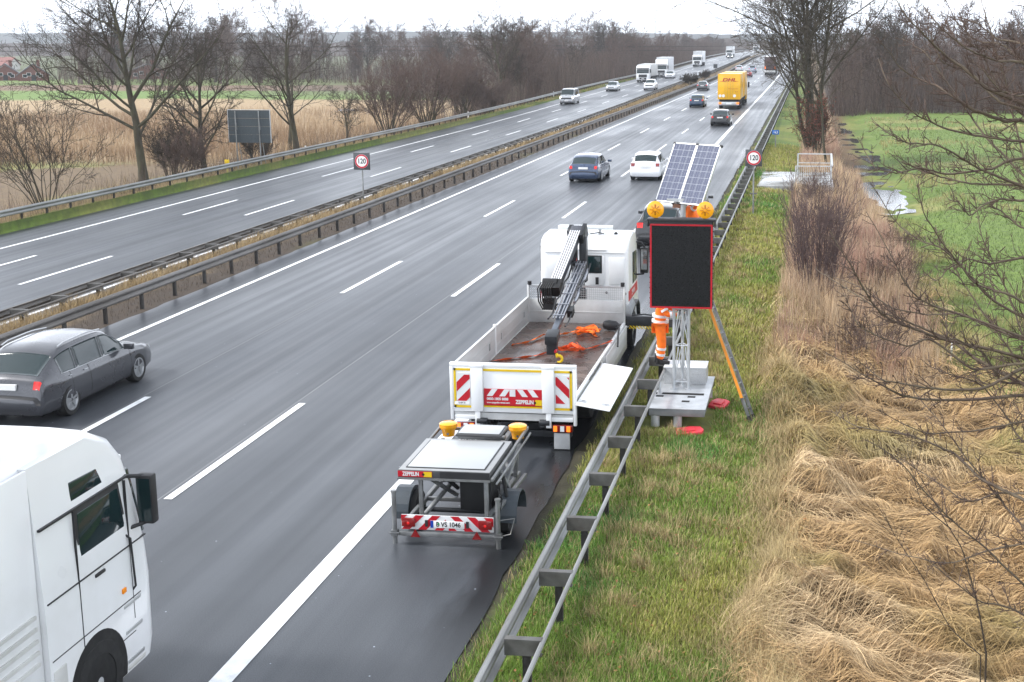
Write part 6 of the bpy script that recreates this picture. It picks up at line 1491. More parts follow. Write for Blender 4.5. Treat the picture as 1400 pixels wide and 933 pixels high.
# flattened dead grass on the bank, combed in swells
def thatch():
    rg = np.random.default_rng(31); n = 165000
    y = pts_y(rg, n, 11.2, 46, 1.8); x = rg.uniform(-1.2, 6.2, n)
    lim = np.where(y < 33, 5.6, 4.0)+.8*(vn(y*.4, y*0, 3)-.5); ok = (x < lim) & (rg.random(n) < sstep(-.95, -.2, x+.5*(vn(y*.55, y*0+3, 5)-.5)*2)) & ~((rg.random(n) < .75) & (y > 33) & (x > -.2))
    x, y = x[ok], y[ok]; n = len(x)
    L_ = rg.uniform(.22, .80, n); k = 6; stp = L_/k
    fa = lambda a, b: -.15+2.6*(fbm(a*.9, b*1.1, 41, 3)-.5)+1.3*(vn(a*2.6, b*2.6, 44)-.5)
    P = np.zeros((n, k+1, 3)); px_, py_ = x.copy(), y.copy(); lift0 = rg.uniform(.0, .10, n); arch = np.abs(rg.normal(0, .05, n)); jit = rg.normal(0, .46, n)
    for j in range(k+1):
        z = TM(px_, py_); s_ = j/k; P[:, j] = np.stack([px_, py_, z+lift0*(s_ > 0)+arch*4*s_*(1-s_)+.03*s_*rg.random(n)], 1)
        a = fa(px_, py_)+jit; px_ = px_+np.cos(a)*stp; py_ = py_+np.sin(a)*stp
    P[:, 0, 2] -= .03
    tx = np.gradient(P, axis=1); sd = np.stack([-tx[..., 1], tx[..., 0], 0*tx[..., 0]], -1); sd /= np.linalg.norm(sd, axis=2, keepdims=True)+1e-9
    w = (.0048*np.clip(y/14, 1, 3.2)*rg.uniform(.6, 1.3, n))[:, None, None]/2*np.array([.7, 1, 1, .9, .75, .5, .15])[None, :, None]
    tl = rg.uniform(-.6, .6, n)[:, None, None]; sd = sd+np.array([0, 0, 1.])*tl
    V = np.stack([P-sd*w, P+sd*w], 2).reshape(-1, 3); b = (np.arange(n)*(k+1)*2)[:, None]+np.arange(k)[None]*2; F_ = np.stack([b, b+1, b+3, b+2], -1).reshape(-1, 4)
    q = fbm(x*.5, y*.6, 51, 3); r_ = rg.random(n)
    c = np.tile(np.array((.50,.335,.165)), (n, 1)); c = mixc(c, (.62,.46,.27), sstep(.45, .65, q)); c = mixc(c, (.22,.14,.07), (r_ < .30)*.9); c = mixc(c, (.24,.23,.07), sstep(.58, .72, fbm(x*.35, y*.35, 52, 3))*.5)
    c = c*(.7+.55*rg.random(n))[:, None]
    cc = np.repeat(c, (k+1)*2, 0)
    tag(fast('flattened_grass', V, F_, M_dry, cc), 'long tan dead grass lying in combed swells on the right bank', 'grass', kind='stuff')
thatch()
# bristling edge of the thatch and upright reeds further along the ditch
n = 26000; y = pts_y(rg, n, 12, 48, 1.6); x = -.42+.9*(vn(y*.5, y*0, 5)-.5)+rg.normal(0, .24, n)
blades('dead_tufts', 'straw-coloured grass tufts at the ragged edge of the flattened grass', np.stack([x, y, TM(x, y)-.02], 1), rg.uniform(.15, .45, n), .0052*np.clip(y/14, 1, 3), rg.uniform(0, 6.28, n), np.abs(rg.normal(.75, .3, n)), np.array((.43,.33,.17))*(.55+.65*rg.random(n))[:, None], 4, M_dry, k=4)
n = 62000; y = np.concatenate([pts_y(rg, n//2, 31, 70, 1.3), pts_y(rg, n-n//2, 55, 150, 1.2)]); x = np.where(y < 70, rg.uniform(-.7, 3.6, n), rg.uniform(-.4, 3.1, n)); x = x+rg.normal(0, .15, n)
ok = (rg.random(n) < .12+1.1*sstep(.30, .58, fbm(x*.8, y*.45, 72, 3))) & (x > -.75+.7*(vn(y*.5, y*0, 5)-.5)) & ~((x < 1.45) & (y > 69.8) & (y < 78.3)) & ~((x > 2.2) & (y > 84)) 
x, y = x[ok], y[ok]; n = len(x); g = fbm(x*.6, y*.4, 71, 3)
c = mixc(np.tile(np.array((.50,.36,.225)), (n, 1)), (.36,.215,.16), sstep(.4, .65, g)); c = mixc(c, (.56,.44,.31), (rg.random(n) < .25)*.9)*(.55+.6*rg.random(n))[:, None]
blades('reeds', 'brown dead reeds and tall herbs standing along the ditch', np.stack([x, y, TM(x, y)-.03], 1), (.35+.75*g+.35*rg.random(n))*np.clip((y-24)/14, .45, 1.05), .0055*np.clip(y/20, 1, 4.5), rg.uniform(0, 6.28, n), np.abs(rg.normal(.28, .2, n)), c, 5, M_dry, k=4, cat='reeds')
# meadow beyond the ditch: short grass and rough clumps
n = 70000; y = pts_y(rg, n, 33, 150, 1.5); x = 3.6+rg.random(n)**1.3*np.minimum(30, y*.26); ok = ~((x < 5.9) & (y > 66)); x, y = x[ok], y[ok]; n = len(x)
q = fbm(x*.25, y*.25, 81, 3); c = mixc(np.tile(np.array((.100,.150,.036)), (n, 1)), (.30,.25,.11), sstep(.5, .68, q)); c = c*(.7+.6*rg.random(n))[:, None]
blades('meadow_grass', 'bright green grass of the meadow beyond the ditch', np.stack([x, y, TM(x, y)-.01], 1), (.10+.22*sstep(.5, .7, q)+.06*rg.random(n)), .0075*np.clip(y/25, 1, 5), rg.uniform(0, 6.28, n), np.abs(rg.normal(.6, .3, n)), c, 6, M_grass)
# right end of the thatch: green-yellow tussocks under the branches
n = 42000; y = pts_y(rg, n, 12, 36, 1.6); x = rg.uniform(3.2, 8.5, n)+.6*(vn(y*.6, y*0, 9)-.5); ok = rg.random(n) < sstep(3.6, 4.8, x-.04*(y-20)); x, y = x[ok], y[ok]; n = len(x)
q = fbm(x*.7, y*.7, 83, 3); c = mixc(np.tile(np.array((.12,.17,.035)), (n, 1)), (.40,.31,.16), sstep(.45, .6, q))*(.65+.6*rg.random(n))[:, None]
blades('bank_grass', 'mixed green and straw grass at the top of the right bank under the branches', np.stack([x, y, TM(x, y)-.01], 1), rg.uniform(.12, .42, n), .0055*np.clip(y/14, 1, 3), rg.uniform(0, 6.28, n), np.abs(rg.normal(.65, .3, n)), c, 7, M_grass)
# central strip
n = 60000; y = pts_y(rg, n, 28, 240, 1.45); x = rg.uniform(-22.3, -19.0, n); d_ = sstep(-20.0, -20.9, x+.5*(vn(y*.5, y*0, 3)-.5)); ok = rg.random(n) < .25+.75*d_; x, y, d_ = x[ok], y[ok], d_[ok]; n = len(x)
tu = fbm(x*1.2, y*.7, 91, 3); c = mixc(np.tile(np.array((.085,.064,.045)), (n, 1)), (.38,.28,.15), d_*sstep(.3, .55, tu+.12*rg.random(n)))*(.6+.65*rg.random(n))[:, None]
blades('strip_grass', 'dry straw-coloured grass and brown weeds on the central strip', np.stack([x, y, TM(x, y)-.02], 1), (.08+.55*tu*d_+.10*rg.random(n)), .007*np.clip(y/30, 1, 5), rg.uniform(0, 6.28, n), np.abs(rg.normal(.5, .3, n)), c, 8, M_dry)
# left verge and the reed field behind it
n = 42000; y = pts_y(rg, n, 44, 260, 1.4); x = rg.uniform(-36.9, -34.15, n); tu = fbm(x*.8, y*.4, 95, 3); c = mixc(green(rg, x, y)*.8, (.26,.21,.10), sstep(.45, .62, tu)*.7)
blades('verge_grass', 'green grass along the outer edge of the opposite carriageway', np.stack([x, y, TM(x, y)-.01], 1), .14+.36*tu+.1*rg.random(n), .014*np.clip(y/50, 1, 4), rg.uniform(0, 6.28, n), np.abs(rg.normal(.5, .3, n)), c, 9, M_grass)
n = 46000; d_ = rg.uniform(88, 178, n)**1.0; d_ = pts_y(rg, n, 90, 180, 1.2); a = rg.uniform(-.60, -.26, n); x = d_*np.sin(a)*1.02-2; y = d_*np.cos(a); ok = (x < -42.5) & (rg.random(n) < sstep(92, 106, .9935*y-.114*x+8*(vn(x*.1, y*.1, 4)-.5))); x, y = x[ok], y[ok]; n = len(x)
tu = fbm(x*.12, y*.12, 97, 3); c = mixc(np.tile(np.array((.38,.275,.17)), (n, 1)), (.26,.17,.10), sstep(.4, .62, tu))*(.7+.5*rg.random(n))[:, None]
blades('reed_field', 'pale tan reed field beyond the bare trees on the left', np.stack([x, y, TM(x, y)-.05], 1), .5+.9*tu+.3*rg.random(n), .026*np.clip(d_[:n]*0+1, 1, 2), rg.uniform(0, 6.28, n), np.abs(rg.normal(.3, .2, n)), c, 10, M_dry, cat='reeds')
n = 40000; y = pts_y(rg, n, 46, 170, 1.2); x = -36.4-np.abs(rg.normal(0, 3.4, n)); tu = fbm(x*.3, y*.2, 99, 3); c = mixc(np.tile(np.array((.20,.145,.085)), (n, 1)), (.36,.27,.15), sstep(.4, .6, tu))*(.6+.6*rg.random(n))[:, None]
blades('bank_grass', 'brown withered grass on the bank behind the outer barrier', np.stack([x, y, TM(x, y)-.03], 1), .2+.6*tu, .014*np.clip(y/60, 1, 3), rg.uniform(0, 6.28, n), np.abs(rg.normal(.45, .3, n)), c, 12, M_dry)
# fallen leaves on the verge
n = 900; y = pts_y(rg, n, 12.5, 40, 1.6); x = rg.uniform(-3.8, .6, n); p = np.stack([x, y, TM(x, y)+.07], 1); a = rg.normal(0, 1, (n, 3)); a[:, 2] *= .4; a /= np.linalg.norm(a, axis=1, keepdims=True); b = np.cross(a, rg.normal(0, .5, (n, 3))+np.array([0, 0, 1.])); b /= np.linalg.norm(b, axis=1, keepdims=True)
V = np.stack([p-a*.03, p-b*.02, p+a*.03, p+b*.02], 1).reshape(-1, 3); c = np.repeat(np.array((.26,.12,.05))*(.5+.8*rg.random(n))[:, None], 4, 0)
tag(fast('fallen_leaves', V, np.arange(n*4).reshape(n, 4), M_dry, c), 'small brown fallen leaves scattered on the grass verge', 'leaves', kind='stuff')

# ------------------------------------------------------------------ road signs, posts, railing
M_signgrey = pm('sign_back_grey', (.075,.080,.085), rough=.45, metal=.2, var=.12)
M_signwhite = pm('sign_white', (.78,.78,.77), rough=.4, var=.03); M_signred = pm('sign_red', (.50,.010,.030), rough=.4, var=.04)
def speed_sign(label, x, y, zc, r, side, zf0):
    root = empty('speed_sign', (x, y, zf0), 0, label, 'road sign', 'round 120 speed limit signs'); zc -= zf0
    m = MB(); m.box(-side/2, side/2, 0, .02, zc-side/2, zc+side/2); bp = m.build('backing_board', M_signgrey, root, bevel=.006)
    m = MB(); m.lathe([(r,0),(r,.004)], (0,-.001,zc), (0,-1,0), 40); m.build('red_ring', M_signred, bp)
    m = MB(); m.lathe([(r*1.02,0),(r*1.02,.002)], (0,-.0005,zc), (0,-1,0), 40); m.build('white_edge', M_signwhite, bp)
    m = MB(); m.lathe([(r*.78,0),(r*.78,.004)], (0,-.004,zc), (0,-1,0), 40); d = m.build('white_disc', M_signwhite, bp)
    text('120', r*1.02, M_ink, bp, (0,-.0095,zc), (R(90),0,0), sx=.84, bold=.007)
    m = MB(); m.cyl((0,.05,-.1), (0,.05,zc+side*.3), .035, n=12); m.build('post', M_galv, root)
    m = MB(); m.box(-.12,.12,.02,.06,zc-.18,zc-.14); m.box(-.12,.12,.02,.06,zc+.14,zc+.18); m.box(-.16,.16,.02,.08,.95,1.0) if x > -5 else m.box(-.1,.1,.02,.06,zc-.02,zc+.02); m.build('post_clamps', M_galvd, root)
speed_sign('round white 120 speed sign with red ring on grey board, on the right verge', -2.44, 58.7, 2.48, .32, .75, -.1)
speed_sign('round white 120 speed sign with red ring on grey board, in the central strip', -21.37, 61.0, 1.93, .33, .82, -.25)
m = MB(); m.box(-.42,.42,0,.02,1.85,2.7); m.cyl((0,-.04,-.1),(0,-.04,2.6), .035, n=10); o = m.build('sign_back', M_signgrey); o.location = (-20.2, 283, .15); tag(o, 'small square dark grey sign back far up the central strip', 'road sign')
root = empty('kilometre_sign', (-2.45, 97, -.1), 0, 'small blue kilometre sign with white figures beside the right barrier', 'road sign')
m = MB(); m.box(-.25,.25,0,.02,.98,1.30); bb = m.build('blue_board', pm('sign_blue', (.012,.13,.48), rough=.35, var=.05), root, bevel=.01)
text('16,5', .22, M_signwhite, bb, (0,-.004,1.13), (R(90),0,0), bold=.004, sx=.9)
m = MB(); m.cyl((0,.05,-.1),(0,.05,1.25), .04, n=10); m.build('post', M_galv, root)
# big sign seen from behind
root = empty('sign_back', (-36.4, 82.5, -.9), 0, 'back of a large dark grey road sign on four thin posts beyond the outer barrier', 'road sign')
for k in range(4):
    m = MB(); m.box(-1.42,1.42,-.02,.03,1.98+k*.53,1.98+(k+1)*.53-.012); m.box(-1.42,1.42,.03,.07,1.98+k*.53,2.01+k*.53); m.build('panel_strip', pm('blue_grey_sign_back', (.060,.073,.082), rough=.4, metal=.3, var=.12), root)
m = MB(); m.box(-1.45,1.45,.03,.08,4.10,4.13); m.box(1.42,1.45,-.03,.06,1.98,4.1); m.box(-1.45,-1.42,-.03,.06,1.98,4.1)
m.build('panel_edge', M_alu, root)
for xx in (-.90,.70):
    m = MB(); m.cyl((xx,-.07,-.4),(xx,-.07,4.05), .04, n=10); m.cyl((xx+.18,.5,-.4),(xx+.02,-.07,3.3), .03, n=8); m.build('post', M_galv, root)
# delineator posts
def delineator(x, y, lab):
    z = float(T(np.array([x]), np.array([y]))[0]); root = empty('delineator', (x, y, z), 0, lab, 'marker post', 'white marker posts beyond the outer barrier')
    m = MB(); m.prism([(-.06,-.05),(.06,-.05),(.02,.06),(-.02,.06)], (0,0,-.1), (1,0,0), (0,1,0), (0,0,1.2)); m.build('post_body', M_signwhite, root)
    m = MB(); m.prism([(-.064,-.054),(.064,-.054),(.022,.064),(-.022,.064)], (0,0,.80), (1,0,0), (0,1,0), (0,0,.22)); m.build('black_band', M_ink, root)
for x_, y_, lab in ((-36.6,92.5,'white marker post with black band near the back of the grey sign'), (-36.6,139,'white marker post by the dark rounded bush'), (-36.6,187,'white marker post at the edge of the roadside wood above the silver car')): delineator(x_, y_, lab)
root = empty('marker_post', (-36.6, 79.3, -1.0), 0, 'short yellow-capped marker post in the scrub left of the grey sign', 'marker post')
m = MB(); m.cyl((0,0,-.2),(0,0,.95), .06, n=10); m.build('post_body', pm('faded_yellow', (.40,.33,.12), rough=.6), root)
m = MB(); m.box(-.16,.16,-.02,.02,.95,1.25); m.build('yellow_cap', M_yellow, root, bevel=.03)
m = MB(); m.tube([(3.42,41.1,-1.2),(3.36,41.1,-.75),(3.25,41.12,-.35)], [.09,.085,.07], 8); tag(m.build('fence_stake', M_bark), 'short dark weathered wooden stake leaning in the grass on the right', 'stake')
m = MB(); m.tube([(3.9,34.9,-1.2),(3.92,34.9,-.3)], .025, 6); tag(m.build('marker_stick', M_signwhite), 'thin white stick standing in the grass right of the wooden stake', 'stick')
# culvert slab with railing
m = MB(); m.box(-2.75,1.35,70.0,78.0,-.9,.0); m.box(-2.0,1.36,69.85,70.0,-1.6,.03)
tag(m.build('concrete_slab', pm('wet_concrete', (.34,.35,.35), rough=.16, var=.35, scale=1.1, col2=(.16,.16,.15), rvar=.7, bump=.05), bevel=.02), 'wet pale concrete culvert slab reflecting the sky beside the railing', 'slab')
root = empty('railing', (.3, 70.1, 0), 0, 'galvanised metal railing around the end of the culvert slab', 'railing')
def rail_run(y, x0, x1, bars):
    m = MB(); m.beam((x0,y,1.08),(x1,y,1.08), .06,.05); m.beam((x0,y,.12 if bars else .55),(x1,y,.12 if bars else .55), .04,.04)
    m.build('handrail', M_zincr, root)
    if bars:
        m = MB()
        for k in range(int((x1-x0)/.11)): m.cyl((x0+.08+k*.11,y,.12),(x0+.08+k*.11,y,1.06), .010, n=5)
        m.build('rail_bars', M_zincr, root)
    for xx in (x0, x1):
        m = MB(); m.beam((xx,y,-.05),(xx,y,1.10), .07,.07); m.build('post', M_zincr, root)
M_zincr = pm('pale_zinc', (.52,.53,.54), rough=.45, metal=.4, var=.15)
rail_run(.0, -.97, .92, True); rail_run(7.8, -.93, 1.0, False)
m = MB(); m.beam((.95,0,1.09),(1.02,7.8,1.09), .10,.06); m.build('handrail', M_zincr, root)

# ------------------------------------------------------------------ people
M_hv = pm('hi_vis_orange', (.90,.165,.012), rough=.65, var=.18, scale=7, bump=.5, bscale=14)
M_skin = pm('skin', (.42,.24,.17), rough=.55, var=.06); M_hair = pm('dark_hair', (.02,.014,.010), rough=.7); M_boot = pm('black_boots', (.018,.017,.017), rough=.5); M_glove = pm('grey_glove', (.06,.06,.065), rough=.7)
def skinmesh(name, nodes, edges, mat, parent, sub=2):
    """continuous surface grown round a skeleton: nodes {key: (pos, radius or (rx, ry))}"""
    keys = list(nodes); me = bpy.data.meshes.new(name); me.from_pydata([nodes[k][0] for k in keys], [(keys.index(a), keys.index(b)) for a, b in edges], [])
    o = bpy.data.objects.new(name, me); COL.objects.link(o)
    o.modifiers.new('s', 'SKIN').use_smooth_shade = True; s2 = o.modifiers.new('u', 'SUBSURF'); s2.levels = s2.render_levels = sub
    if not me.skin_vertices: 
        bpy.context.view_layer.objects.active = o
    sv = me.skin_vertices[0].data
    for i_, k in enumerate(keys):
        r = nodes[k][1]; sv[i_].radius = r if isinstance(r, tuple) else (r, r)
    sv[0].use_root = True
    dg = bpy.context.evaluated_depsgraph_get(); m2 = bpy.data.meshes.new_from_object(o.evaluated_get(dg)); bpy.data.objects.remove(o)
    return link(name, m2, mat, parent, 180)
def lerp(a, b, t): return tuple(a[i]+(b[i]-a[i])*t for i in range(3))
def person(label, loc, rz, J):
    root = empty('person', loc, rz, label, 'person')
    # body with neck, head, arms, hands and feet in one skin
    N = {'pel': (J['pel'], .12), 'che': (J['che'], .135), 'nek': (J['nek'], .055), 'hd0': (lerp(J['nek'], J['head'], .55), .075), 'hd1': (J['head'], .088), 'hd2': (J['top'], .062)}
    E = [('pel','che'),('che','nek'),('nek','hd0'),('hd0','hd1'),('hd1','hd2')]
    fwd = Vector(J['face']).normalized()
    N['nos'] = (tuple(Vector(J['head'])+fwd*.115-Vector((0,0,.02))), .014); E.append(('hd1','nos'))
    for s in 'LR':
        N['sh'+s] = (J['sh'+s], .06); N['el'+s] = (J['el'+s], .043); N['wr'+s] = (J['wr'+s], .030); N['pa'+s] = (J['pa'+s], (.038,.022))
        E += [('che','sh'+s),('sh'+s,'el'+s),('el'+s,'wr'+s),('wr'+s,'pa'+s)]
        N['hp'+s] = (J['hp'+s], .085); N['kn'+s] = (J['kn'+s], .058); N['an'+s] = (J['an'+s], .042); N['to'+s] = (J['to'+s], .035)
        E += [('pel','hp'+s),('hp'+s,'kn'+s),('kn'+s,'an'+s),('an'+s,'to'+s)]
        d = (Vector(J['pa'+s])-Vector(J['wr'+s])).normalized(); sd = d.cross(Vector((0,0,1)))
        sd = sd.normalized() if sd.length > .1 else Vector((1,0,0)); dn = sd.cross(d)
        for q, (off, ln) in enumerate(((-.030,.060),(-.010,.072),(.010,.068),(.030,.052))):
            a = Vector(J['pa'+s])+sd*off+d*.035; b = a+d*ln*.55-dn*.008; c = b+d*ln*.35-dn*.03
            for nm, pos, rr in (('f0',a,.0095),('f1',b,.009),('f2',c,.0075)): N[f'{nm}{q}{s}'] = (tuple(pos), rr)
            E += [('pa'+s,f'f0{q}{s}'),(f'f0{q}{s}',f'f1{q}{s}'),(f'f1{q}{s}',f'f2{q}{s}')]
        a = Vector(J['pa'+s])-d*.02+sd*.035-dn*.01; b = a+d*.035+sd*.02-dn*.02
        N['t0'+s] = (tuple(a), .011); N['t1'+s] = (tuple(b), .009); E += [('pa'+s,'t0'+s),('t0'+s,'t1'+s)]
    body = skinmesh('body', N, E, M_skin, root)
    # hair cap, eyes, jacket, trousers, boots, gloves
    up = (Vector(J['top'])-Vector(J['head'])).normalized(); hc = Vector(J['head'])+up*.045-fwd*.018
    m = MB(); m.lathe([(.101,-.01),(.104,.03),(.094,.07),(.06,.10),(.0,.108)], hc, up, 18); m.build('hair', J.get('hair') or M_hair, root, smooth=80)
    m = MB(); sd = fwd.cross(up)
    for q in (-1, 1): m.lathe([(.010,0),(.008,.006)], Vector(J['head'])+fwd*.086+sd*.032*q+up*.008, fwd, 8)
    m.build('eyes', M_ink, root)
    jk = {'pel': (lerp(J['pel'], J['che'], -.12), (.185,.145)), 'mid': (lerp(J['pel'], J['che'], .45), (.18,.14)), 'che': (J['che'], (.195,.15)), 'nek': (lerp(J['che'], J['nek'], .80), .085)}
    je = [('pel','mid'),('mid','che'),('che','nek')]
    tr = {'pel': (J['pel'], (.185,.155))}; te = []
    for s in 'LR':
        jk.update({'sh'+s: (J['sh'+s], .088), 'el'+s: (J['el'+s], .066), 'cu'+s: (lerp(J['el'+s], J['wr'+s], .95), .054)}); je += [('che','sh'+s),('sh'+s,'el'+s),('el'+s,'cu'+s)]
        tr.update({'hp'+s: (J['hp'+s], .13), 'kn'+s: (J['kn'+s], .102), 'an'+s: (lerp(J['kn'+s], J['an'+s], .93), .094)}); te += [('pel','hp'+s),('hp'+s,'kn'+s),('kn'+s,'an'+s)]
    jo = skinmesh('jacket', jk, je, M_hv, root); to = skinmesh('trousers', tr, te, M_hv, root)
    def band(p, q, t, r, w, par, mat=M_refl):
        a = Vector(lerp(p, q, t)); d = (Vector(q)-Vector(p)).normalized(); m = MB()
        m.lathe([(r*.9,-w/2),(r,-w/2),(r,w/2),(r*.9,w/2)], a, d, 24); return m.build('reflective_band', mat, par, smooth=50)
    for t_ in (.10, .42): 
        b = band(J['pel'], J['che'], t_, .185, .055, jo); 
    for s in 'LR':
        band(J['kn'+s], J['an'+s], .25, .104, .05, to); band(J['kn'+s], J['an'+s], .58, .101, .05, to); band(J['el'+s], J['wr'+s], .35, .068, .05, jo); band(J['sh'+s], J['el'+s], .6, .080, .05, jo)
        m = MB(); a, b = Vector(J['an'+s]), Vector(J['to'+s]); d = (b-a); d.z = 0; d.normalize(); sd = d.cross(Vector((0,0,1)))
        m.obox(a+d*.07-Vector((0,0,.02)), sd, d, (0,0,1), .052, .145, .042); m.cyl(a-Vector((0,0,.03)), a+Vector((0,0,.16)), .066, .07, n=14); m.build('boot', M_boot, root, bevel=.02)
        if J.get('gloves'): band(J['wr'+s], J['pa'+s], .9, .046, .09, root, M_glove)
    if J.get('belt'): band(J['pel'], J['che'], -.10, .187, .05, jo, M_ink)
    return root
# worker on the barrier, seen from the side, working at the back of the sign
person('worker in orange high-visibility clothes standing on the barrier, head hidden by the sign', (-3.10, 27.35, .735), 0, dict(
    pel=(0,0,.93), che=(.03,0,1.30), nek=(.05,0,1.50), head=(.09,0,1.64), top=(.09,0,1.74), face=(1,0,-.1),
    shL=(.03,.19,1.40), elL=(.22,.24,1.18), wrL=(.42,.16,1.24), paL=(.50,.13,1.27), shR=(.03,-.19,1.40), elR=(.18,-.25,1.14), wrR=(.40,-.20,1.16), paR=(.48,-.18,1.18),
    hpL=(-.01,.10,.86), knL=(.02,.11,.47), anL=(-.06,.11,.08), toL=(.09,.11,.03), hpR=(.01,-.09,.86), knR=(.05,-.08,.47), anR=(.0,-.07,.08), toR=(.15,-.07,.03), gloves=True, belt=True))
# worker on the ladder behind the screen, reaching to the mast of the solar panels
person('second worker in orange jacket on the ladder, arms reaching behind the amber lamps', (-2.34, 27.50, 2.63), 0, dict(
    pel=(0,.02,.95), che=(-.12,-.02,1.36), nek=(-.29,-.07,1.53), head=(-.41,-.10,1.60), top=(-.47,-.10,1.67), face=(-.75,-.2,-.6), hair=pm('grey_brown_hair', (.07,.05,.04), rough=.7),
    shL=(-.14,-.19,1.47), elL=(.04,-.36,1.60), wrL=(-.20,-.42,1.68), paL=(-.28,-.42,1.70), shR=(-.06,.17,1.48), elR=(-.20,.32,1.60), wrR=(-.38,.26,1.74), paR=(-.45,.24,1.77),
    hpL=(-.02,-.10,.88), knL=(-.02,-.12,.48), anL=(.02,-.10,.08), toL=(-.10,-.10,.04), hpR=(0,.11,.88), knR=(-.04,.12,.50), anR=(.02,.10,.08), toR=(-.10,.10,.04)))

# ------------------------------------------------------------------ far houses, poles, wires, mast
M_brick = pm('red_brick', (.17,.07,.055), rough=.85, var=.2, scale=3); M_roof = pm('red_roof_tiles', (.22,.095,.08), rough=.7, var=.2, scale=2); M_roofg = pm('grey_roof_tiles', (.10,.09,.09), rough=.7, var=.2); M_rend = pm('pale_render', (.50,.48,.45), rough=.8, var=.1)
def house(x, y, w, d, h, rh, rz, wm, rm, lab, gable_front=True):
    z = float(T(np.array([x]), np.array([y]))[0])-.1; root = empty('house', (x, y, z), rz, lab, 'house')
    m = MB(); m.prism([(-w/2,0),(w/2,0),(w/2,h),(0,h+rh-.12),(-w/2,h)], (0,-d/2,0), (1,0,0), (0,0,1), (0,d,0)); m.build('wall', wm, root)
    m = MB(); e = .5
    for s in (-1, 1):
        m.prism([(0,h+rh),(s*(w/2+e),h-rh*e/(w/2)),(s*(w/2+e),h-rh*e/(w/2)+.22),(0,h+rh+.25)], (0,-d/2-.4,0), (1,0,0), (0,0,1), (0,d+.8,0))
    r_ = m.build('roof', rm, root); m = MB(); m.box(.8,1.5,1,1.7,h+rh*.4,h+rh+1.0); m.build('chimney', M_brick, r_)
    for k, (xx, zz) in enumerate(((-w*.28,1.2),(w*.22,1.2),(-w*.15,h+.2),(w*.15,h+.2))):
        m = MB(); m.box(xx-.5,xx+.5,-d/2-.03,-d/2+.02,zz*.7,zz*.7+.8); f_ = m.build('window', M_signwhite, root); m = MB(); m.box(xx-.42,xx+.42,-d/2-.05,-d/2-.02,zz*.7+.06,zz*.7+.74); m.build('pane', M_glass, f_)
    m = MB(); m.box(-.5,.5,-d/2-.04,-d/2+.02,0,1.5); m.build('door', M_black, root)
house(-184, 297, 6.6, 9, 1.5, 2.4, .55, M_brick, M_roofg, 'brick gabled house with white verge boards at the far left edge')
house(-193, 300, 6.6, 9, 1.5, 2.4, .55, M_brick, M_roofg, 'left one of the two brick gabled houses, cut by the left picture edge')
house(-262, 405, 15, 8, 1.6, 2.4, 1.9, M_rend, M_roof, 'long pale house with red tiled roof behind the brick houses')
house(-283, 415, 13, 8, 1.6, 2.4, 1.9, M_rend, M_roof, 'red-roofed house farther left behind the brick houses')
house(-160, 306, 10, 7, 1.6, 2.0, .5, M_brick, M_roofg, 'low brick barn with grey roof right of the houses')
house(-76, 352, 16, 7, 2.4, 2.0, .2, pm('brown_boards', (.12,.085,.06), rough=.8), M_roofg, 'low brown shed at the edge of the wood beyond the fields', )
root = empty('spruce', (-176, 322, -1.5), 0, 'lone dark spruce behind the brick houses', 'tree')
m = MB(); m.cyl((0,0,0),(0,0,14), .25, .04, 8); m.build('trunk', M_bark, root)
rgs = np.random.default_rng(8); n = 2600; t_ = rgs.random(n)**.8; a = rgs.uniform(0, 6.28, n); rr = (1-t_)*3.4*np.sqrt(rgs.random(n))*(1+.25*np.sin(t_*60)); c = np.stack([rr*np.cos(a), rr*np.sin(a), 1.5+t_*13-.25*rr], 1); d = np.stack([np.cos(a), np.sin(a), -.35+0*a], 1)*.5; s = np.stack([-np.sin(a), np.cos(a), 0*a], 1)*.22
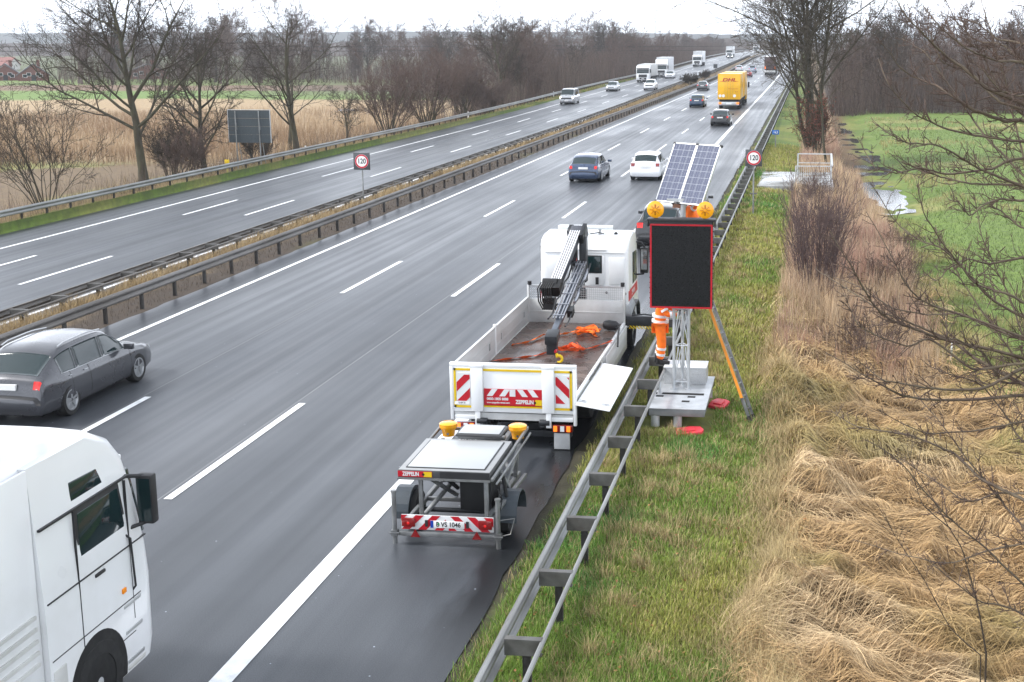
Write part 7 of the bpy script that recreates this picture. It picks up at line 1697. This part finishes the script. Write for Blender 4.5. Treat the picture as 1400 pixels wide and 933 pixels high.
fast('crown', np.stack([c-s, c+d*.2-s*.2+np.array([0,0,.12]), c+d+s*0, c+s], 1).reshape(-1, 3), np.arange(n*4).reshape(n, 4), pm('spruce_needles', (.022,.045,.030), rough=.8, var=.3), parent=root)
for k, (x_, y_) in enumerate(((-260,236),(-196,256),(-132,276),(-68,296))):
    root = empty('power_pole', (x_, y_, float(T(np.array([x_]), np.array([y_]))[0])), .3, ['thin grey power pole farthest left in the fields', 'thin grey power pole near the brick houses', 'thin grey power pole behind the left-hand trees', 'thin grey power pole in front of the far tree row'][k], 'power pole')
    m = MB(); m.cyl((0,0,0),(0,0,8.6), .12,.09, 8); m.build('pole', M_bark, root); m = MB(); m.box(-.9,.9,-.06,.06,8.0,8.12); m.build('crossarm', M_bark, root)
m = MB()
P4 = [(-320,216),(-260,236),(-196,256),(-132,276),(-68,296),(-4,316)]
for o_ in (-.8, .8):
    for hz in (6.9, 6.0):
        L_ = []
        for a, b in zip(P4[:-1], P4[1:]):
            for t_ in np.linspace(0, 1, 8, endpoint=False): L_.append((a[0]+(b[0]-a[0])*t_, a[1]+(b[1]-a[1])*t_+o_, hz-1.4*4*t_*(1-t_)*.35))
        m.tube(L_, .035, 4)
tag(m.build('overhead_wires', M_ink), 'thin dark overhead wires running level across the fields on the left', 'wires')
m = MB(); m.cyl((-105.5,900,0),(-105.5,900,27.5), .35,.15, 8)
for hz, w_ in ((20.5,1.4),(23,1.8),(25,1.2)): m.box(-105.5-w_,-105.5+w_,899.8,900.2,hz,hz+.35)
tag(m.build('radio_mast', M_galvd), 'thin radio mast with cross pieces rising above the far woods', 'mast')

# ------------------------------------------------------------------ winter haze
m = MB(); m.box(-5200,5200,-80,4900,-4.5,62)
hz = m.build('haze', None, smooth=0); mh = bpy.data.materials.new('winter_haze'); mh.use_nodes = True; t = mh.node_tree; t.nodes.clear()
pv = t.nodes.new('ShaderNodeVolumePrincipled'); pv.inputs['Color'].default_value = (.86,.91,.97,1); pv.inputs['Density'].default_value = .00026; pv.inputs['Anisotropy'].default_value = .3
om = t.nodes.new('ShaderNodeOutputMaterial'); t.links.new(pv.outputs[0], om.inputs['Volume']); hz.data.materials.append(mh)
tag(hz, kind='stuff')
